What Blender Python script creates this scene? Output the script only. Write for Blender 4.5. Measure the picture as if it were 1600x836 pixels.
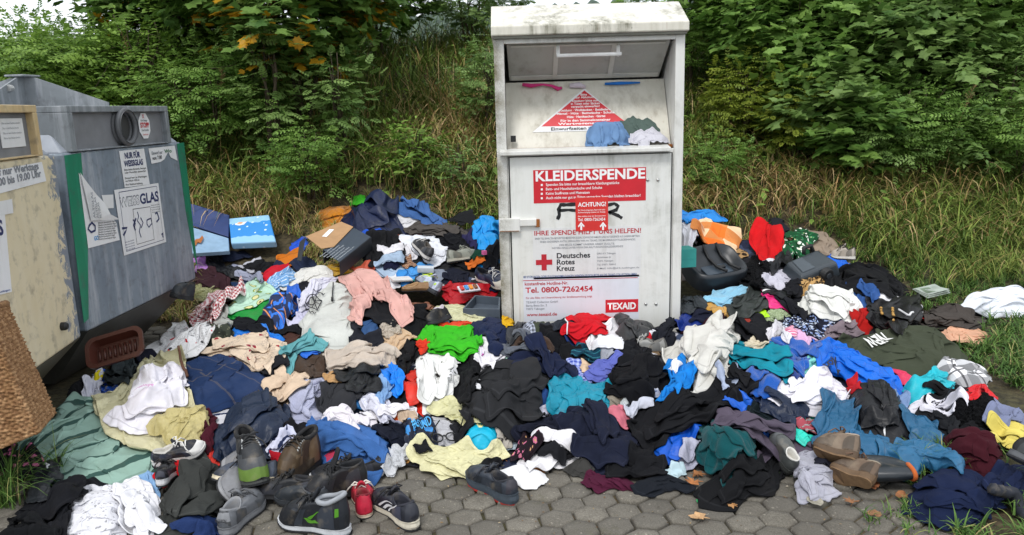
import bpy, bmesh, math, random
import numpy as np
from mathutils import Vector, Matrix, Euler

random.seed(7)
rng = np.random.default_rng(7)
for o in list(bpy.data.objects):
    bpy.data.objects.remove(o)
scene = bpy.context.scene
R = math.radians

# ---------------------------------------------------------------- camera, sky, sun, exposure
CAM_H, PITCH, ROLL, FOC = 1.5, R(11.7), R(-1.6), 1200.0        # FOC in pixels of the 1600-pixel-wide photograph
cam_data = bpy.data.cameras.new("camera")
cam = bpy.data.objects.new("camera", cam_data)
scene.collection.objects.link(cam)
cam.matrix_world = Matrix.Translation((0, 0, CAM_H)) @ Matrix.Rotation(R(90) - PITCH, 4, 'X') @ Matrix.Rotation(ROLL, 4, 'Z')
cam_data.sensor_width = 36.0
cam_data.lens = 36.0 * FOC / 1600.0
cam_data.clip_start, cam_data.clip_end = 0.05, 1000.0
scene.camera = cam

world = bpy.data.worlds.new("World")
scene.world = world
world.use_nodes = True
wn, wl = world.node_tree.nodes, world.node_tree.links
wn.clear()
SUN_EL, SUN_AZ = R(58), R(200)                                  # azimuth from north (+Y), clockwise: behind the camera, a little left
sky = wn.new('ShaderNodeTexSky'); sky.sky_type = 'NISHITA'; sky.sun_disc = False
sky.sun_elevation = SUN_EL; sky.sun_rotation = SUN_AZ
coord = wn.new('ShaderNodeTexCoord')
cl = wn.new('ShaderNodeTexNoise'); cl.inputs['Scale'].default_value = 2.2; cl.inputs['Detail'].default_value = 6
ramp = wn.new('ShaderNodeMapRange'); ramp.inputs['From Min'].default_value = .3; ramp.inputs['From Max'].default_value = .6
ramp.inputs['To Min'].default_value = .72; ramp.inputs['To Max'].default_value = .97
mixc = wn.new('ShaderNodeMix'); mixc.data_type = 'RGBA'
mixc.inputs['B'].default_value = (8.6, 8.9, 9.3, 1)             # bright even cloud over the blue
bg = wn.new('ShaderNodeBackground'); bg.inputs['Strength'].default_value = 0.105
out = wn.new('ShaderNodeOutputWorld')
wl.new(coord.outputs['Generated'], cl.inputs['Vector']); wl.new(cl.outputs['Fac'], ramp.inputs['Value'])
wl.new(ramp.outputs['Result'], mixc.inputs['Factor']); wl.new(sky.outputs['Color'], mixc.inputs['A'])
wl.new(mixc.outputs['Result'], bg.inputs['Color']); wl.new(bg.outputs['Background'], out.inputs['Surface'])

sun_data = bpy.data.lights.new("sun", 'SUN')
sun_data.energy, sun_data.angle, sun_data.color = 1.3, R(14), (1, .965, .92)
sun = bpy.data.objects.new("sun", sun_data)
scene.collection.objects.link(sun)
sdir = Vector((math.sin(SUN_AZ) * math.cos(SUN_EL), math.cos(SUN_AZ) * math.cos(SUN_EL), math.sin(SUN_EL)))
sun.rotation_euler = sdir.to_track_quat('Z', 'Y').to_euler()

vs = scene.view_settings
vs.view_transform, vs.look, vs.exposure, vs.gamma, vs.use_curve_mapping = 'Standard', 'None', 0.58, 1.0, False
scene.render.engine = 'CYCLES'
scene.cycles.max_bounces = 6
scene.cycles.transparent_max_bounces = 12

# ---------------------------------------------------------------- measuring: a photo pixel as a ray from the camera
_fw = np.array([0, math.cos(PITCH), -math.sin(PITCH)]); _rt = np.array([1., 0, 0]); _up = np.array([0, math.sin(PITCH), math.cos(PITCH)])
_X = _rt * math.cos(ROLL) + _up * math.sin(ROLL)
_Y = -_rt * math.sin(ROLL) + _up * math.cos(ROLL)
EYE = np.array([0, 0, CAM_H])
def ray(px, py):
    return _fw * FOC + _X * (px - 800.0) + _Y * (418.0 - py)
def at_y(px, py, y):
    d = ray(px, py); return EYE + d * (y / d[1])
def at_z(px, py, z):
    d = ray(px, py); return EYE + d * ((z - CAM_H) / d[2])
def at_plane(px, py, p0, n):
    d = ray(px, py); return EYE + d * (np.dot(np.array(p0) - EYE, n) / np.dot(d, n))

# ---------------------------------------------------------------- objects
col = scene.collection
def link(name, mesh, parent=None, mat=None, smooth=False):
    o = bpy.data.objects.new(name, mesh)
    col.objects.link(o)
    if parent is not None: o.parent = parent
    if mat is not None:
        for m in (mat if isinstance(mat, (list, tuple)) else [mat]): mesh.materials.append(m)
    if smooth:
        mesh.polygons.foreach_set('use_smooth', [True] * len(mesh.polygons))
    return o
def thing(name, label, cat, loc=(0, 0, 0), group=None):
    o = bpy.data.objects.new(name, None); col.objects.link(o); o.location = loc
    o.empty_display_size = .1
    return tag(o, label, cat, group)
def tag(o, label, cat, group=None):
    o['label'] = label; o['category'] = cat
    if group: o['group'] = group
    return o
def struct(o): o['kind'] = 'structure'; return o
def stuff(o, label, cat): o['kind'] = 'stuff'; o['label'] = label; o['category'] = cat; return o

def fast_mesh(name, verts, faces, tint=None, uv=None):
    """verts (V,3), faces (F,k) arrays of one size k."""
    verts = np.ascontiguousarray(verts, dtype=np.float32); faces = np.ascontiguousarray(faces, dtype=np.int32)
    me = bpy.data.meshes.new(name)
    me.vertices.add(len(verts)); me.vertices.foreach_set('co', verts.ravel())
    k = faces.shape[1]
    me.loops.add(faces.size); me.loops.foreach_set('vertex_index', faces.ravel())
    me.polygons.add(len(faces)); me.polygons.foreach_set('loop_start', np.arange(0, faces.size, k, dtype=np.int32))
    if tint is not None:
        a = me.attributes.new('tint', 'FLOAT', 'POINT'); a.data.foreach_set('value', np.ascontiguousarray(tint, dtype=np.float32))
    if uv is not None:
        u = me.uv_layers.new(name='UVMap'); u.data.foreach_set('uv', np.ascontiguousarray(uv[faces.ravel()], dtype=np.float32).ravel())
    me.update(calc_edges=True); me.validate()
    return me

class MB:
    """collects simple solids into one mesh"""
    def __init__(s): s.v, s.f = [], []
    def add(s, vs, fs):
        b = len(s.v); s.v += [tuple(map(float, v)) for v in vs]; s.f += [tuple(b + i for i in f) for f in fs]; return s
    def box(s, lo, hi):
        x0, y0, z0 = lo; x1, y1, z1 = hi
        return s.add([(x0, y0, z0), (x1, y0, z0), (x1, y1, z0), (x0, y1, z0), (x0, y0, z1), (x1, y0, z1), (x1, y1, z1), (x0, y1, z1)],
                     [(0, 3, 2, 1), (4, 5, 6, 7), (0, 1, 5, 4), (1, 2, 6, 5), (2, 3, 7, 6), (3, 0, 4, 7)])
    def hexa(s, bot, top):
        """solid between two polygons with the same number of corners"""
        n = len(bot)
        return s.add(list(bot) + list(top), [tuple(range(n))[::-1], tuple(range(n, 2 * n))] + [(i, (i + 1) % n, n + (i + 1) % n, n + i) for i in range(n)])
    def tube(s, pts, r, seg=8, closed=False):
        pts = [np.array(p, float) for p in pts]; n = len(pts); rs = r if hasattr(r, '__len__') else [r] * n
        rings, up = [], None
        for i in range(n):
            a = pts[(i - 1) % n] if (i > 0 or closed) else pts[i]; b = pts[(i + 1) % n] if (i < n - 1 or closed) else pts[i]
            t = (b - a) / (np.linalg.norm(b - a) + 1e-9)
            if up is None: up = np.array([0, 0, 1.]) if abs(t[2]) < .9 else np.array([1., 0, 0])
            u = up - t * np.dot(up, t); u /= np.linalg.norm(u) + 1e-9; w = np.cross(t, u); up = u
            rings.append([pts[i] + rs[i] * (math.cos(k * 2 * math.pi / seg) * u + math.sin(k * 2 * math.pi / seg) * w) for k in range(seg)])
        vs = [v for q in rings for v in q]; fs = []
        for i in range(n if closed else n - 1):
            j = (i + 1) % n
            for k in range(seg): fs.append((i * seg + k, i * seg + (k + 1) % seg, j * seg + (k + 1) % seg, j * seg + k))
        if not closed: fs += [tuple(range(seg))[::-1], tuple((n - 1) * seg + k for k in range(seg))]
        return s.add(vs, fs)
    def disc(s, c, n, r, h, seg=16):
        c = np.array(c, float); n = np.array(n, float); return s.tube([c, c + n * h], r, seg)
    def build(s, name, mat=None, parent=None, bevel=0, smooth=False, seg=2):
        me = bpy.data.meshes.new(name); me.from_pydata(s.v, [], s.f); me.validate(); me.update()
        bm = bmesh.new(); bm.from_mesh(me); bmesh.ops.recalc_face_normals(bm, faces=bm.faces); bm.to_mesh(me); bm.free()
        o = link(name, me, parent, mat, smooth)
        if bevel:
            m = o.modifiers.new('bevel', 'BEVEL'); m.width = bevel; m.segments = seg; m.limit_method = 'ANGLE'
        return o

def text_mesh(body, bold=0.0, spacing=1.0, align='LEFT'):
    cu = bpy.data.curves.new('lettering', 'FONT'); cu.body = body; cu.size = 1.0; cu.offset = bold; cu.space_character = spacing
    cu.align_x = align; cu.resolution_u = 3
    o = bpy.data.objects.new('lettering', cu)
    me = bpy.data.meshes.new_from_object(o)
    bpy.data.objects.remove(o); bpy.data.curves.remove(cu)
    return me
def put_text(body, origin, u, v, height, mat, parent, width=None, bold=0.0, name='lettering', lift=.0015, slant=0.0):
    """letters lying in the plane spanned by u (along the line) and v (up the letters), origin at the left end of the baseline"""
    me = text_mesh(body, bold)
    n = len(me.vertices)
    if n == 0: return None
    co = np.empty(n * 3, np.float32); me.vertices.foreach_get('co', co); co = co.reshape(-1, 3)
    u = np.array(u, float); u /= np.linalg.norm(u); v = np.array(v, float); v /= np.linalg.norm(v); w = np.cross(u, v); w /= np.linalg.norm(w)
    caph = .70
    sx = sy = height / caph
    x0, x1 = co[:, 0].min(), co[:, 0].max()
    if width: sx = width / (x1 - x0)
    p = np.array(origin, float) + ((co[:, :1] - x0) * sx + co[:, 1:2] * sy * slant) * u + co[:, 1:2] * sy * v + lift * w
    me.vertices.foreach_set('co', p.astype(np.float32).ravel()); me.update()
    return link(name, me, parent, mat)

# ---------------------------------------------------------------- materials
def lin(h):
    h = h.lstrip('#'); c = [int(h[i:i + 2], 16) / 255 for i in (0, 2, 4)]
    return tuple(((x + .055) / 1.055) ** 2.4 if x > .04045 else x / 12.92 for x in c)
class NT:
    def __init__(s, name):
        s.m = bpy.data.materials.new(name); s.m.use_nodes = True
        s.t = s.m.node_tree; s.n = s.t.nodes; s.l = s.t.links
        s.b = s.n['Principled BSDF']; s.out = s.n['Material Output']
    def node(s, typ, **kw):
        nd = s.n.new(typ)
        for k, v in kw.items():
            if k.startswith('i_'):
                key = k[2:].replace('_', ' ')
                nd.inputs[int(key) if key.isdigit() else key].default_value = v
            else: setattr(nd, k, v)
        return nd
    def link(s, a, b): s.l.new(a, b)
    def set(s, **kw):
        for k, v in kw.items(): s.b.inputs[k.replace('_', ' ')].default_value = v
    def mix(s, fac, a, b, mode='MIX'):
        m = s.n.new('ShaderNodeMix'); m.data_type = 'RGBA'; m.blend_type = mode
        for key, val in (('Factor', fac), ('A', a), ('B', b)):
            if hasattr(val, 'is_linked') or hasattr(val, 'links'): s.link(val, m.inputs[key])
            elif key == 'Factor': m.inputs[key].default_value = val
            else: m.inputs[key].default_value = (*val[:3], 1)
        return m.outputs['Result']
    def noise(s, scale, detail=4, vec=None, rough=.55, dist=0):
        nd = s.node('ShaderNodeTexNoise'); nd.inputs['Scale'].default_value = scale; nd.inputs['Detail'].default_value = detail
        nd.inputs['Roughness'].default_value = rough; nd.inputs['Distortion'].default_value = dist
        if vec is not None: s.link(vec, nd.inputs['Vector'])
        return nd.outputs['Fac']
    def ramp(s, val, a, b, lo=0., hi=1.):
        r = s.node('ShaderNodeMapRange'); r.inputs['From Min'].default_value = a; r.inputs['From Max'].default_value = b
        r.inputs['To Min'].default_value = lo; r.inputs['To Max'].default_value = hi; s.link(val, r.inputs['Value']); return r.outputs['Result']
    def math(s, op, a, b=None):
        m = s.node('ShaderNodeMath', operation=op)
        for i, val in enumerate((a, b)):
            if val is None: continue
            if hasattr(val, 'links'): s.link(val, m.inputs[i])
            else: m.inputs[i].default_value = val
        return m.outputs[0]
    def bump(s, h, strength=.3, dist=.01, prev=None):
        b = s.node('ShaderNodeBump'); b.inputs['Strength'].default_value = strength; b.inputs['Distance'].default_value = dist
        s.link(h, b.inputs['Height'])
        if prev is not None: s.link(prev, b.inputs['Normal'])
        s.link(b.outputs[0], s.b.inputs['Normal']); return b.outputs[0]
    def obj(s): return s.node('ShaderNodeTexCoord').outputs['Object']
    def uv(s): return s.node('ShaderNodeTexCoord').outputs['UV']
    def color(s, sock): s.link(sock, s.b.inputs['Base Color'])

_pm = {}
def plain(name, hexcol, rough=.6, metal=0, var=.12, scale=14, bump=0., spec=.5):
    if name in _pm: return _pm[name]
    t = NT(name); c = lin(hexcol); v = t.obj()
    n = t.noise(scale, 5, v)
    t.color(t.mix(t.ramp(n, .3, .7), [x * (1 - var) for x in c], [min(1, x * (1 + var)) for x in c]))
    t.set(Roughness=rough, Metallic=metal); t.b.inputs['Specular IOR Level'].default_value = spec
    if bump: t.bump(t.noise(scale * 8, 4, v), bump, .004)
    _pm[name] = t.m
    return t.m

# ================================================================ the ground
def smooth_noise(x, y, seed=0, scale=1.0):
    s = seed * 1.37
    return (np.sin(x * 1.7 * scale + s) * np.cos(y * 2.1 * scale - s * .7) + .5 * np.sin(x * 4.3 * scale - 1.3 * s + 1.1 * np.sin(y * 3.1 * scale)) * np.cos(y * 3.9 * scale + s)
            + .25 * np.sin(x * 9.1 * scale + 2 * s) * np.cos(y * 8.3 * scale - s)) / 1.75
_ty = [-50, 5.45, 6.0, 6.4, 6.8, 7.2, 7.6, 9.0, 11.0, 12.0, 13.0, 16, 30, 60]
_tz = [0, 0, .06, .16, .31, .50, .70, 1.30, 2.05, 2.33, 2.40, 2.3, 1.2, .6]
def terrain(x, y):
    x = np.asarray(x, float); y = np.asarray(y, float)
    w = np.clip((y - 5.6) / 1.5, 0, 1)
    return np.interp(y, _ty, _tz) + w * (.07 * smooth_noise(x, y, 1, .8) + .03 * smooth_noise(x, y, 2, 2.5))
def grid_mesh(name, xs, ys, zf):
    X, Y = np.meshgrid(xs, ys); Z = zf(X, Y); nx, ny = len(xs), len(ys)
    i = np.arange(nx * ny).reshape(ny, nx)
    f = np.stack([i[:-1, :-1], i[:-1, 1:], i[1:, 1:], i[1:, :-1]], -1).reshape(-1, 4)
    return fast_mesh(name, np.stack([X, Y, Z], -1).reshape(-1, 3), f)
xs = np.concatenate([[-400, -150, -60, -25, -14], np.arange(-9, 9.01, .1), [14, 25, 60, 150, 400]])
ys = np.concatenate([[-200, -60, -20, -6, -2], np.arange(0, 14.01, .1), [15, 17, 20, 25, 32, 45, 60, 100, 400]])
t = NT('soil'); v = t.obj()
n1 = t.noise(1.1, 6, v); n2 = t.noise(26, 6, v)
c = t.mix(t.ramp(n1, .4, .6), lin('#4d4a2e'), lin('#5a4c38')); c = t.mix(t.ramp(n2, .35, .7), c, lin('#262317'))
t.color(c); t.set(Roughness=.95); t.bump(n2, .6, .03)
struct(link('ground', grid_mesh('ground', xs, ys, lambda X, Y: terrain(X, Y) - .016), None, t.m, True))

# hexagonal paving: each stone bevelled and a little uneven
def paving():
    fl, rot, sx = .114, R(11), 1.15
    rad = fl / math.sqrt(3)
    V, F = [], []
    r2 = random.Random(3)
    for j in range(-8, 58):
        for i in range(-44, 42):
            lx = (i + .5 * (j % 2)) * fl; ly = 1.9 + j * rad * 1.5
            def tr(px, py): return (px * sx * math.cos(rot) - (py - 3) * math.sin(rot), px * sx * math.sin(rot) + (py - 3) * math.cos(rot) + 3)
            cx, cy = tr(lx, ly)
            edge = 1.47 + .10 * math.sin(cy * 3) + .18 * (cy - 2.8)
            if cx > edge + .12 or cx < -2.02 - .1 * math.sin(cy * 5) - .35 * max(0, cy - 3.2) or cy < 1.9 or cy > 5.4: continue
            sink = max(0, min(1, (cx - edge + .5) / .5)) * .010
            z = r2.uniform(-.004, .005) - sink; tx, ty = r2.uniform(-.045, .045), r2.uniform(-.045, .045); lx += r2.uniform(-.003, .003); ly += r2.uniform(-.003, .003)
            b = len(V); wob = [r2.uniform(.93, 1.0) if r2.random() < .3 else r2.uniform(.975, 1.0) for _ in range(6)]
            for ring, (k, dz) in enumerate(((.955, -.03), (.955, -.007), (.90, 0.), (.55, .0005))):
                for q in range(6):
                    a = q * math.pi / 3 + math.pi / 6
                    ox, oy = k * wob[q] * rad * math.cos(a), k * wob[q] * rad * math.sin(a)
                    X, Y = tr(lx + ox, ly + oy); V.append((X, Y, z + dz + ox * tx + oy * ty))
            for ring in range(3):
                for q in range(6):
                    F.append((b + ring * 6 + q, b + ring * 6 + (q + 1) % 6, b + ring * 6 + 6 + (q + 1) % 6, b + ring * 6 + 6 + q))
            F.append((b + 18, b + 19, b + 20, b + 21)); F.append((b + 18, b + 21, b + 22, b + 23))
    me = fast_mesh('paving', V, np.array(F))
    t = NT('paving stone'); v = t.obj()
    big = t.noise(1.6, 5, v); mid = t.noise(9, 5, v); fine = t.noise(190, 3, v, .7)
    c = t.mix(t.ramp(mid, .3, .7), lin('#6a665e'), lin('#8a867c'))
    c = t.mix(t.ramp(big, .42, .62), c, lin('#5a564e'))
    c = t.mix(t.ramp(fine, .35, .72), t.mix(.55, c, lin('#38332a')), t.mix(.18, c, lin('#b3aa9a')))
    isl = t.node('ShaderNodeNewGeometry').outputs['Random Per Island']
    c = t.mix(t.ramp(isl, 0, 1, 0, .55), c, lin('#4c4944'))
    mo = t.math('MULTIPLY', t.ramp(t.noise(2.3, 6, v, .7), .55, .68), t.ramp(t.noise(30, 4, v, .7), .45, .6)); c = t.mix(t.math('MULTIPLY', mo, .6), c, lin('#4b4a2c'))
    spots = t.ramp(t.noise(55, 2, v), .66, .72)
    c = t.mix(t.math('MULTIPLY', spots, .5), c, lin('#a9a294'))
    t.color(c); t.set(Roughness=.92); t.bump(fine, .5, .004, t.bump(mid, .3, .01))
    struct(link('paving', me, None, t.m))
paving()

# far wooded ridge under the sky
def ridge():
    rr = np.random.default_rng(4)
    V, F = [], []
    xs = np.linspace(-130, 130, 420)
    hs = 11.6 + 1.2 * np.sin(xs * .05 + 1) + .9 * np.abs(smooth_noise(xs, xs * 0 + 3, 5, .5)) + rr.uniform(0, .7, len(xs))
    prof = [(-14, 0), (-8, .55), (-3, .9), (0, 1), (6, .8), (16, 0)]
    for (dy, k) in prof:
        for x, h in zip(xs, hs): V.append((x, 95 + dy + rr.uniform(-.8, .8), -1 + (h + 1) * k + rr.uniform(-.35, .35) * k))
    n = len(xs)
    for j in range(len(prof) - 1):
        for i in range(n - 1): F.append((j * n + i, j * n + i + 1, (j + 1) * n + i + 1, (j + 1) * n + i))
    t = NT('hazed far wood'); v = t.obj(); a = t.noise(.9, 6, v)
    t.color(t.mix(t.ramp(a, .35, .65), lin('#3c4a42'), lin('#5a6a5c'))); t.set(Roughness=1); t.bump(a, 1, .6)  # distance haze is mixed into these grey-greens
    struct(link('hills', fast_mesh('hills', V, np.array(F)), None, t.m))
ridge()

# ================================================================ materials of the containers
def s_r(t, v):
    m = t.node('ShaderNodeMapping'); m.inputs['Scale'].default_value = (46, 46, 1.6); t.link(v, m.inputs['Vector']); return t.noise(1.0, 5, m.outputs[0], .6)
def dirty_white(name, base='#e3e5e4', grime='#5d5f48', amount=.5, post=False):
    t = NT(name); v = t.obj()
    a = t.noise(3.2, 8, v, .7, .4)
    st = t.node('ShaderNodeMapping'); st.inputs['Scale'].default_value = (22, 22, 2.2); t.link(v, st.inputs['Vector'])
    b = t.noise(1.0, 6, st.outputs[0], .65); f = t.noise(70, 4, v)
    g = t.math('MULTIPLY', t.ramp(a, .48, .78), t.ramp(b, .35, .75)); g = t.math('MULTIPLY', g, amount * 1.7)
    c = t.mix(t.math('MULTIPLY', t.ramp(b, .4, .7), amount * .28), lin(base), lin('#a8a48e'))
    c = t.mix(g, c, lin(grime))
    sp = t.math('MULTIPLY', t.ramp(t.noise(38, 5, v, .7), .66, .70), t.ramp(a, .5, .7))
    c = t.mix(t.math('MULTIPLY', sp, amount), c, lin('#3d4030'))
    ru = t.math('MULTIPLY', t.ramp(s_r(t, v), .60, .70), t.ramp(t.noise(2.4, 4, v), .50, .62)); c = t.mix(t.math('MULTIPLY', ru, .55 * amount), c, lin('#8a6238'))
    if post:      # algae and rust dirt down the left post and along the lower edges
        sx = t.node('ShaderNodeSeparateXYZ'); t.link(v, sx.inputs[0]); left = t.ramp(sx.outputs['X'], .03, -.06)
        k2 = t.math('MULTIPLY', left, t.ramp(t.noise(5.5, 7, v, .75), .38, .62)); c = t.mix(t.math('MULTIPLY', k2, .85), c, lin('#6a6040')); k3 = t.math('MULTIPLY', left, t.ramp(t.noise(40, 5, st.outputs[0], .75), .5, .6)); c = t.mix(t.math('MULTIPLY', k3, .7), c, lin('#3c3a22'))
    t.color(c); t.set(Roughness=.38); t.bump(f, .04, .004, t.bump(t.noise(2.2, 2, v), .12, .02)); return t.m
WHITE = dirty_white('white paint', '#dfe0dc', amount=.52)
WHITE_GRIMY = dirty_white('grimy white paint', '#d8d5c9', '#55533c', 1.25)
WHITE_MID = dirty_white('weathered white paint', '#dcdcd8', '#5b5a45', .55, True)
RUST = plain('rust', '#8a5426', .85, .2, .5, 20, .4)
BOLT = plain('bolt metal', '#b9bab8', .35, .8)
BLACK = plain('black rubber', '#1a1b1d', .6)
RED = plain('sign red', '#c81e2c', .45, 0, .06)
RED2 = plain('notice red', '#d02f2a', .45, 0, .06)
INK_W = plain('white ink', '#eeeeee', .5, 0, .03)
INK_R = plain('red ink', '#b5202e', .5, 0, .05)
INK_K = plain('black ink', '#1d1e24', .5, 0, .05)
INK_G = plain('grey ink', '#7d8188', .5, 0, .05)
INK_B = plain('blue ink', '#33508c', .5, 0, .05)
INK_N = plain('navy ink', '#1e2a5a', .5, 0, .05)
PAPER = dirty_white('paper sticker', '#dfe0e2', '#7d7d74', .25)
PAPER2 = dirty_white('faded paper', '#d8d9da', '#8a887c', .35)

# ================================================================ white clothing container
def donation_container():
    Y0 = 4.85; X0, X1 = -.075, 1.092
    root = thing('donation_container', 'white metal clothing donation container with red signs standing in the heap', 'donation container', (.5, 5.4, 0))
    off = np.array(root.location)
    def B(mb, name, mat, **kw):
        o = mb.build(name, mat, None, **kw); o.parent = root; o.matrix_parent_inverse = Matrix.Translation(-root.location); return o
    def P(o, parent=None):
        o.parent = parent or root; o.matrix_parent_inverse = Matrix.Translation(-root.location) if parent is None else Matrix.Identity(4); return o
    # body: a shell with the throw-in recess left open
    oz0, oz1, ox0, ox1 = 1.228, 1.885, -.012, 1.035
    m = MB()
    m.box((X0, Y0, 0), (ox0, Y0 + .03, 1.915)); m.box((ox1, Y0, 0), (X1, Y0 + .03, 1.915))
    m.box((ox0, Y0, oz1), (ox1, Y0 + .03, 1.915)); m.box((ox0, Y0 + .006, .0), (ox1, Y0 + .03, oz0))
    m.box((X0, Y0 + .03, 0), (X0 + .012, 5.95, 1.915)); m.box((X1 - .012, Y0 + .03, 0), (X1, 5.95, 1.915))
    m.box((X0 + .012, 5.938, 0), (X1 - .012, 5.95, 1.915)); m.box((X0 + .012, Y0 + .03, 1.90), (X1 - .012, 5.938, 1.915))
    body = B(m, 'body', WHITE_MID, bevel=.004)
    for xa, xb in ((ox0 - .014, ox0 - .002), (ox1 + .002, ox1 + .014)): m = MB(); m.box((xa, Y0 + .03, oz0 - .02), (xb, 5.3, oz1)); B(m, 'recess_wall', WHITE_MID)
    # roof hood
    m = MB(); a = X0 - .012; b = X1 + .014
    prof = [(4.80, 1.930), (4.80, 1.985), (5.10, 2.135), (5.97, 2.135), (5.97, 1.918), (4.88, 1.918)]
    m.hexa([(a, y, z) for y, z in prof], [(b, y, z) for y, z in prof]); B(m, 'roof', WHITE_GRIMY, bevel=.007)
    m = MB(); m.box((a + .01, 4.815, 1.912), (b - .01, 4.845, 1.929)); B(m, 'roof_seal', plain('grey seal', '#77776e', .7), bevel=.004)
    # sill
    m = MB(); m.hexa([(-.055, 4.795, 1.214), (1.005, 4.795, 1.214), (1.005, 4.852, 1.208), (-.055, 4.852, 1.208)],
                     [(-.055, 4.795, 1.238), (1.005, 4.795, 1.238), (1.005, 4.90, 1.252), (-.055, 4.90, 1.252)]); B(m, 'sill', WHITE_MID, bevel=.004)
    m = MB(); m.box((-.012, 4.90, 1.232), (1.035, 4.955, 1.250)); B(m, 'ledge', RUST)
    # lower chute plate and upper flap
    m = MB(); m.hexa([(-.010, 4.945, 1.242), (1.033, 4.945, 1.242), (1.033, 5.195, 1.665), (-.010, 5.195, 1.665)],
                     [(-.010, 4.955, 1.236), (1.033, 4.955, 1.236), (1.033, 5.205, 1.659), (-.010, 5.205, 1.659)])
    chute = B(m, 'chute_plate', dirty_white('stained chute', '#cfccc0', '#6b5a3c', .8))
    flap = MB(); flap.hexa([(.005, 4.93, 1.886), (1.018, 4.93, 1.886), (1.0, 5.205, 1.678), (.018, 5.205, 1.678)],
                           [(.005, 4.94, 1.9), (1.018, 4.94, 1.9), (1.0, 5.215, 1.692), (.018, 5.215, 1.692)])
    fo = B(flap, 'flap', dirty_white('grey white flap', '#a8a7a2', '#66645b', .6))
    e1 = np.array([1, 0, 0.]); e2 = np.array([0, .275, -.208]); nrm = np.array([0, -.603, -.798])
    fr = MB()
    for (u0, u1, t0, t1) in ((.03, .99, .86, .97), (.03, .99, .02, .06), (.30, .33, .06, .86), (.66, .69, .06, .86)):
        p = [np.array([u, 4.93, 1.886]) + e2 * tt - nrm * 0 for u, tt in ((u0, t0), (u1, t0), (u1, t1), (u0, t1))]
        fr.hexa([q + nrm * .001 for q in p], [q + nrm * .007 for q in p])
    P(fr.build('flap_rib', dirty_white('flap rib', '#c4c3bc', '#6c6a60', .4)), fo).matrix_parent_inverse = Matrix.Identity(4)
    hd = MB(); hd.tube([at_y(870, 87, 4.90), at_y(971, 84, 4.90)], .011, 8)
    for px in (872, 966): hd.tube([at_y(px, 86, 4.90), at_y(px, 72, 4.945)], .013, 6)
    P(hd.build('handle', plain('galvanised handle', '#e6e6e4', .4, 0)), fo)
    # door with its frame gap, lock, rivets
    m = MB(); m.box((.004, Y0 - .006, .07), (1.018, Y0 + .004, 1.198)); door = B(m, 'door', WHITE, bevel=.003)
    m = MB(); m.box((-.004, Y0 - .001, .06), (.003, Y0 + .002, 1.204)); m.box((1.019, Y0 - .001, .06), (1.026, Y0 + .002, 1.204)); m.box((.003, Y0 - .001, 1.199), (1.019, Y0 + .002, 1.204))
    B(m, 'door_gap', BLACK)
    def dp(o): o.parent = door; return o
    m = MB(); a0, a1 = at_y(780, 362, Y0), at_y(812, 340, Y0); m.box((a0[0], Y0 - .035, a0[2]), (a1[0], Y0, a1[2])); a0, a1 = at_y(811, 353, Y0), at_y(838, 341, Y0)
    m.box((a0[0], Y0 - .028, a0[2]), (a1[0], Y0 - .006, a1[2])); lock = dp(m.build('lock', WHITE_MID, bevel=.005))
    m = MB(); a0, a1 = at_y(837, 354, Y0), at_y(843, 342, Y0); m.box((a0[0], Y0 - .026, a0[2]), (a1[0], Y0 - .006, a1[2])); a0, a1 = at_y(781, 361, Y0), at_y(811, 359, Y0)
    m.box((a0[0], Y0 - .037, a0[2]), (a1[0], Y0 - .034, a1[2])); o = m.build('lock_rust', RUST, bevel=.003); o.parent = lock
    for px, py in ((1012, 281), (1028, 281), (1009, 475), (1025, 475)):
        c = at_y(px, py, Y0 - .006); m = MB(); m.tube([c, c + [0, -.004, 0], c + [0, -.008, 0]], [.011, .010, .004], 10); dp(m.build('rivet', BOLT, smooth=True))
    m = MB(); c0, c1 = at_y(798, 222, 4.93), at_y(806, 212, 4.93); m.box((c0[0], 4.925, c0[2]), (c1[0], 4.945, c1[2])); B(m, 'latch', BLACK)
    # signs on the door: measured on the door's own plane
    k = [Y0 - .006]
    def rect(px0, py0, px1, py1, name, mat, lift=.0015):
        p = [at_y(px0, py0, Y0 - .006), at_y(px1, py1, Y0 - .006)]
        x0, x1 = sorted((p[0][0], p[1][0])); z0, z1 = sorted((p[0][2], p[1][2])); y = Y0 - .006 - lift
        m = MB(); m.box((x0, y, z0), (x1, y + .001, z1)); o = m.build(name, mat); o.parent = door; return o, x0, x1, z0, z1, y
    def line(sig, body, px0, py0, px1, capx, mat, bold=0., fit=True):
        """a line of letters: baseline from (px0,py0) to px1, capital height capx photo pixels"""
        o, x0, x1, z0, z1, y = sig
        a = at_y(px0, py0, Y0 - .006); w = (px1 - px0) / 1200 * 4.95; h = capx / 1200 * 4.95
        return put_text(body, (a[0], y - .0002, a[2]), (1, 0, 0), (0, 0, 1), h, mat, o, w if fit else None, bold, lift=.0008)
    s1 = rect(833, 266, 1009, 313, 'red_sign', RED)
    line(s1, 'KLEIDERSPENDE', 837, 283, 1004, 15, INK_W, .028)
    for i, (tx, x1) in enumerate((('Spenden Sie bitte nur brauchbare Kleidungsstücke', 965), ('Bett- und Haushaltswäsche und Schuhe', 939), ('Keine Stoffreste und Matratzen', 920), ('Auch nicht nur gut in Tüten verpackte Spenden bleiben brauchbar!', 998))):
        y = 290.5 + i * 6.9
        line(s1, tx, 853, y, x1, 4.0, INK_W, .012)
        a, b = at_y(845, y, Y0), at_y(848, y - 3.2, Y0); m = MB(); yy = s1[5]
        m.box((a[0], yy - .0015, a[2]), (b[0], yy - .0004, b[2])); o = m.build('bullet', INK_W); o.parent = s1[0]
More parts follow.
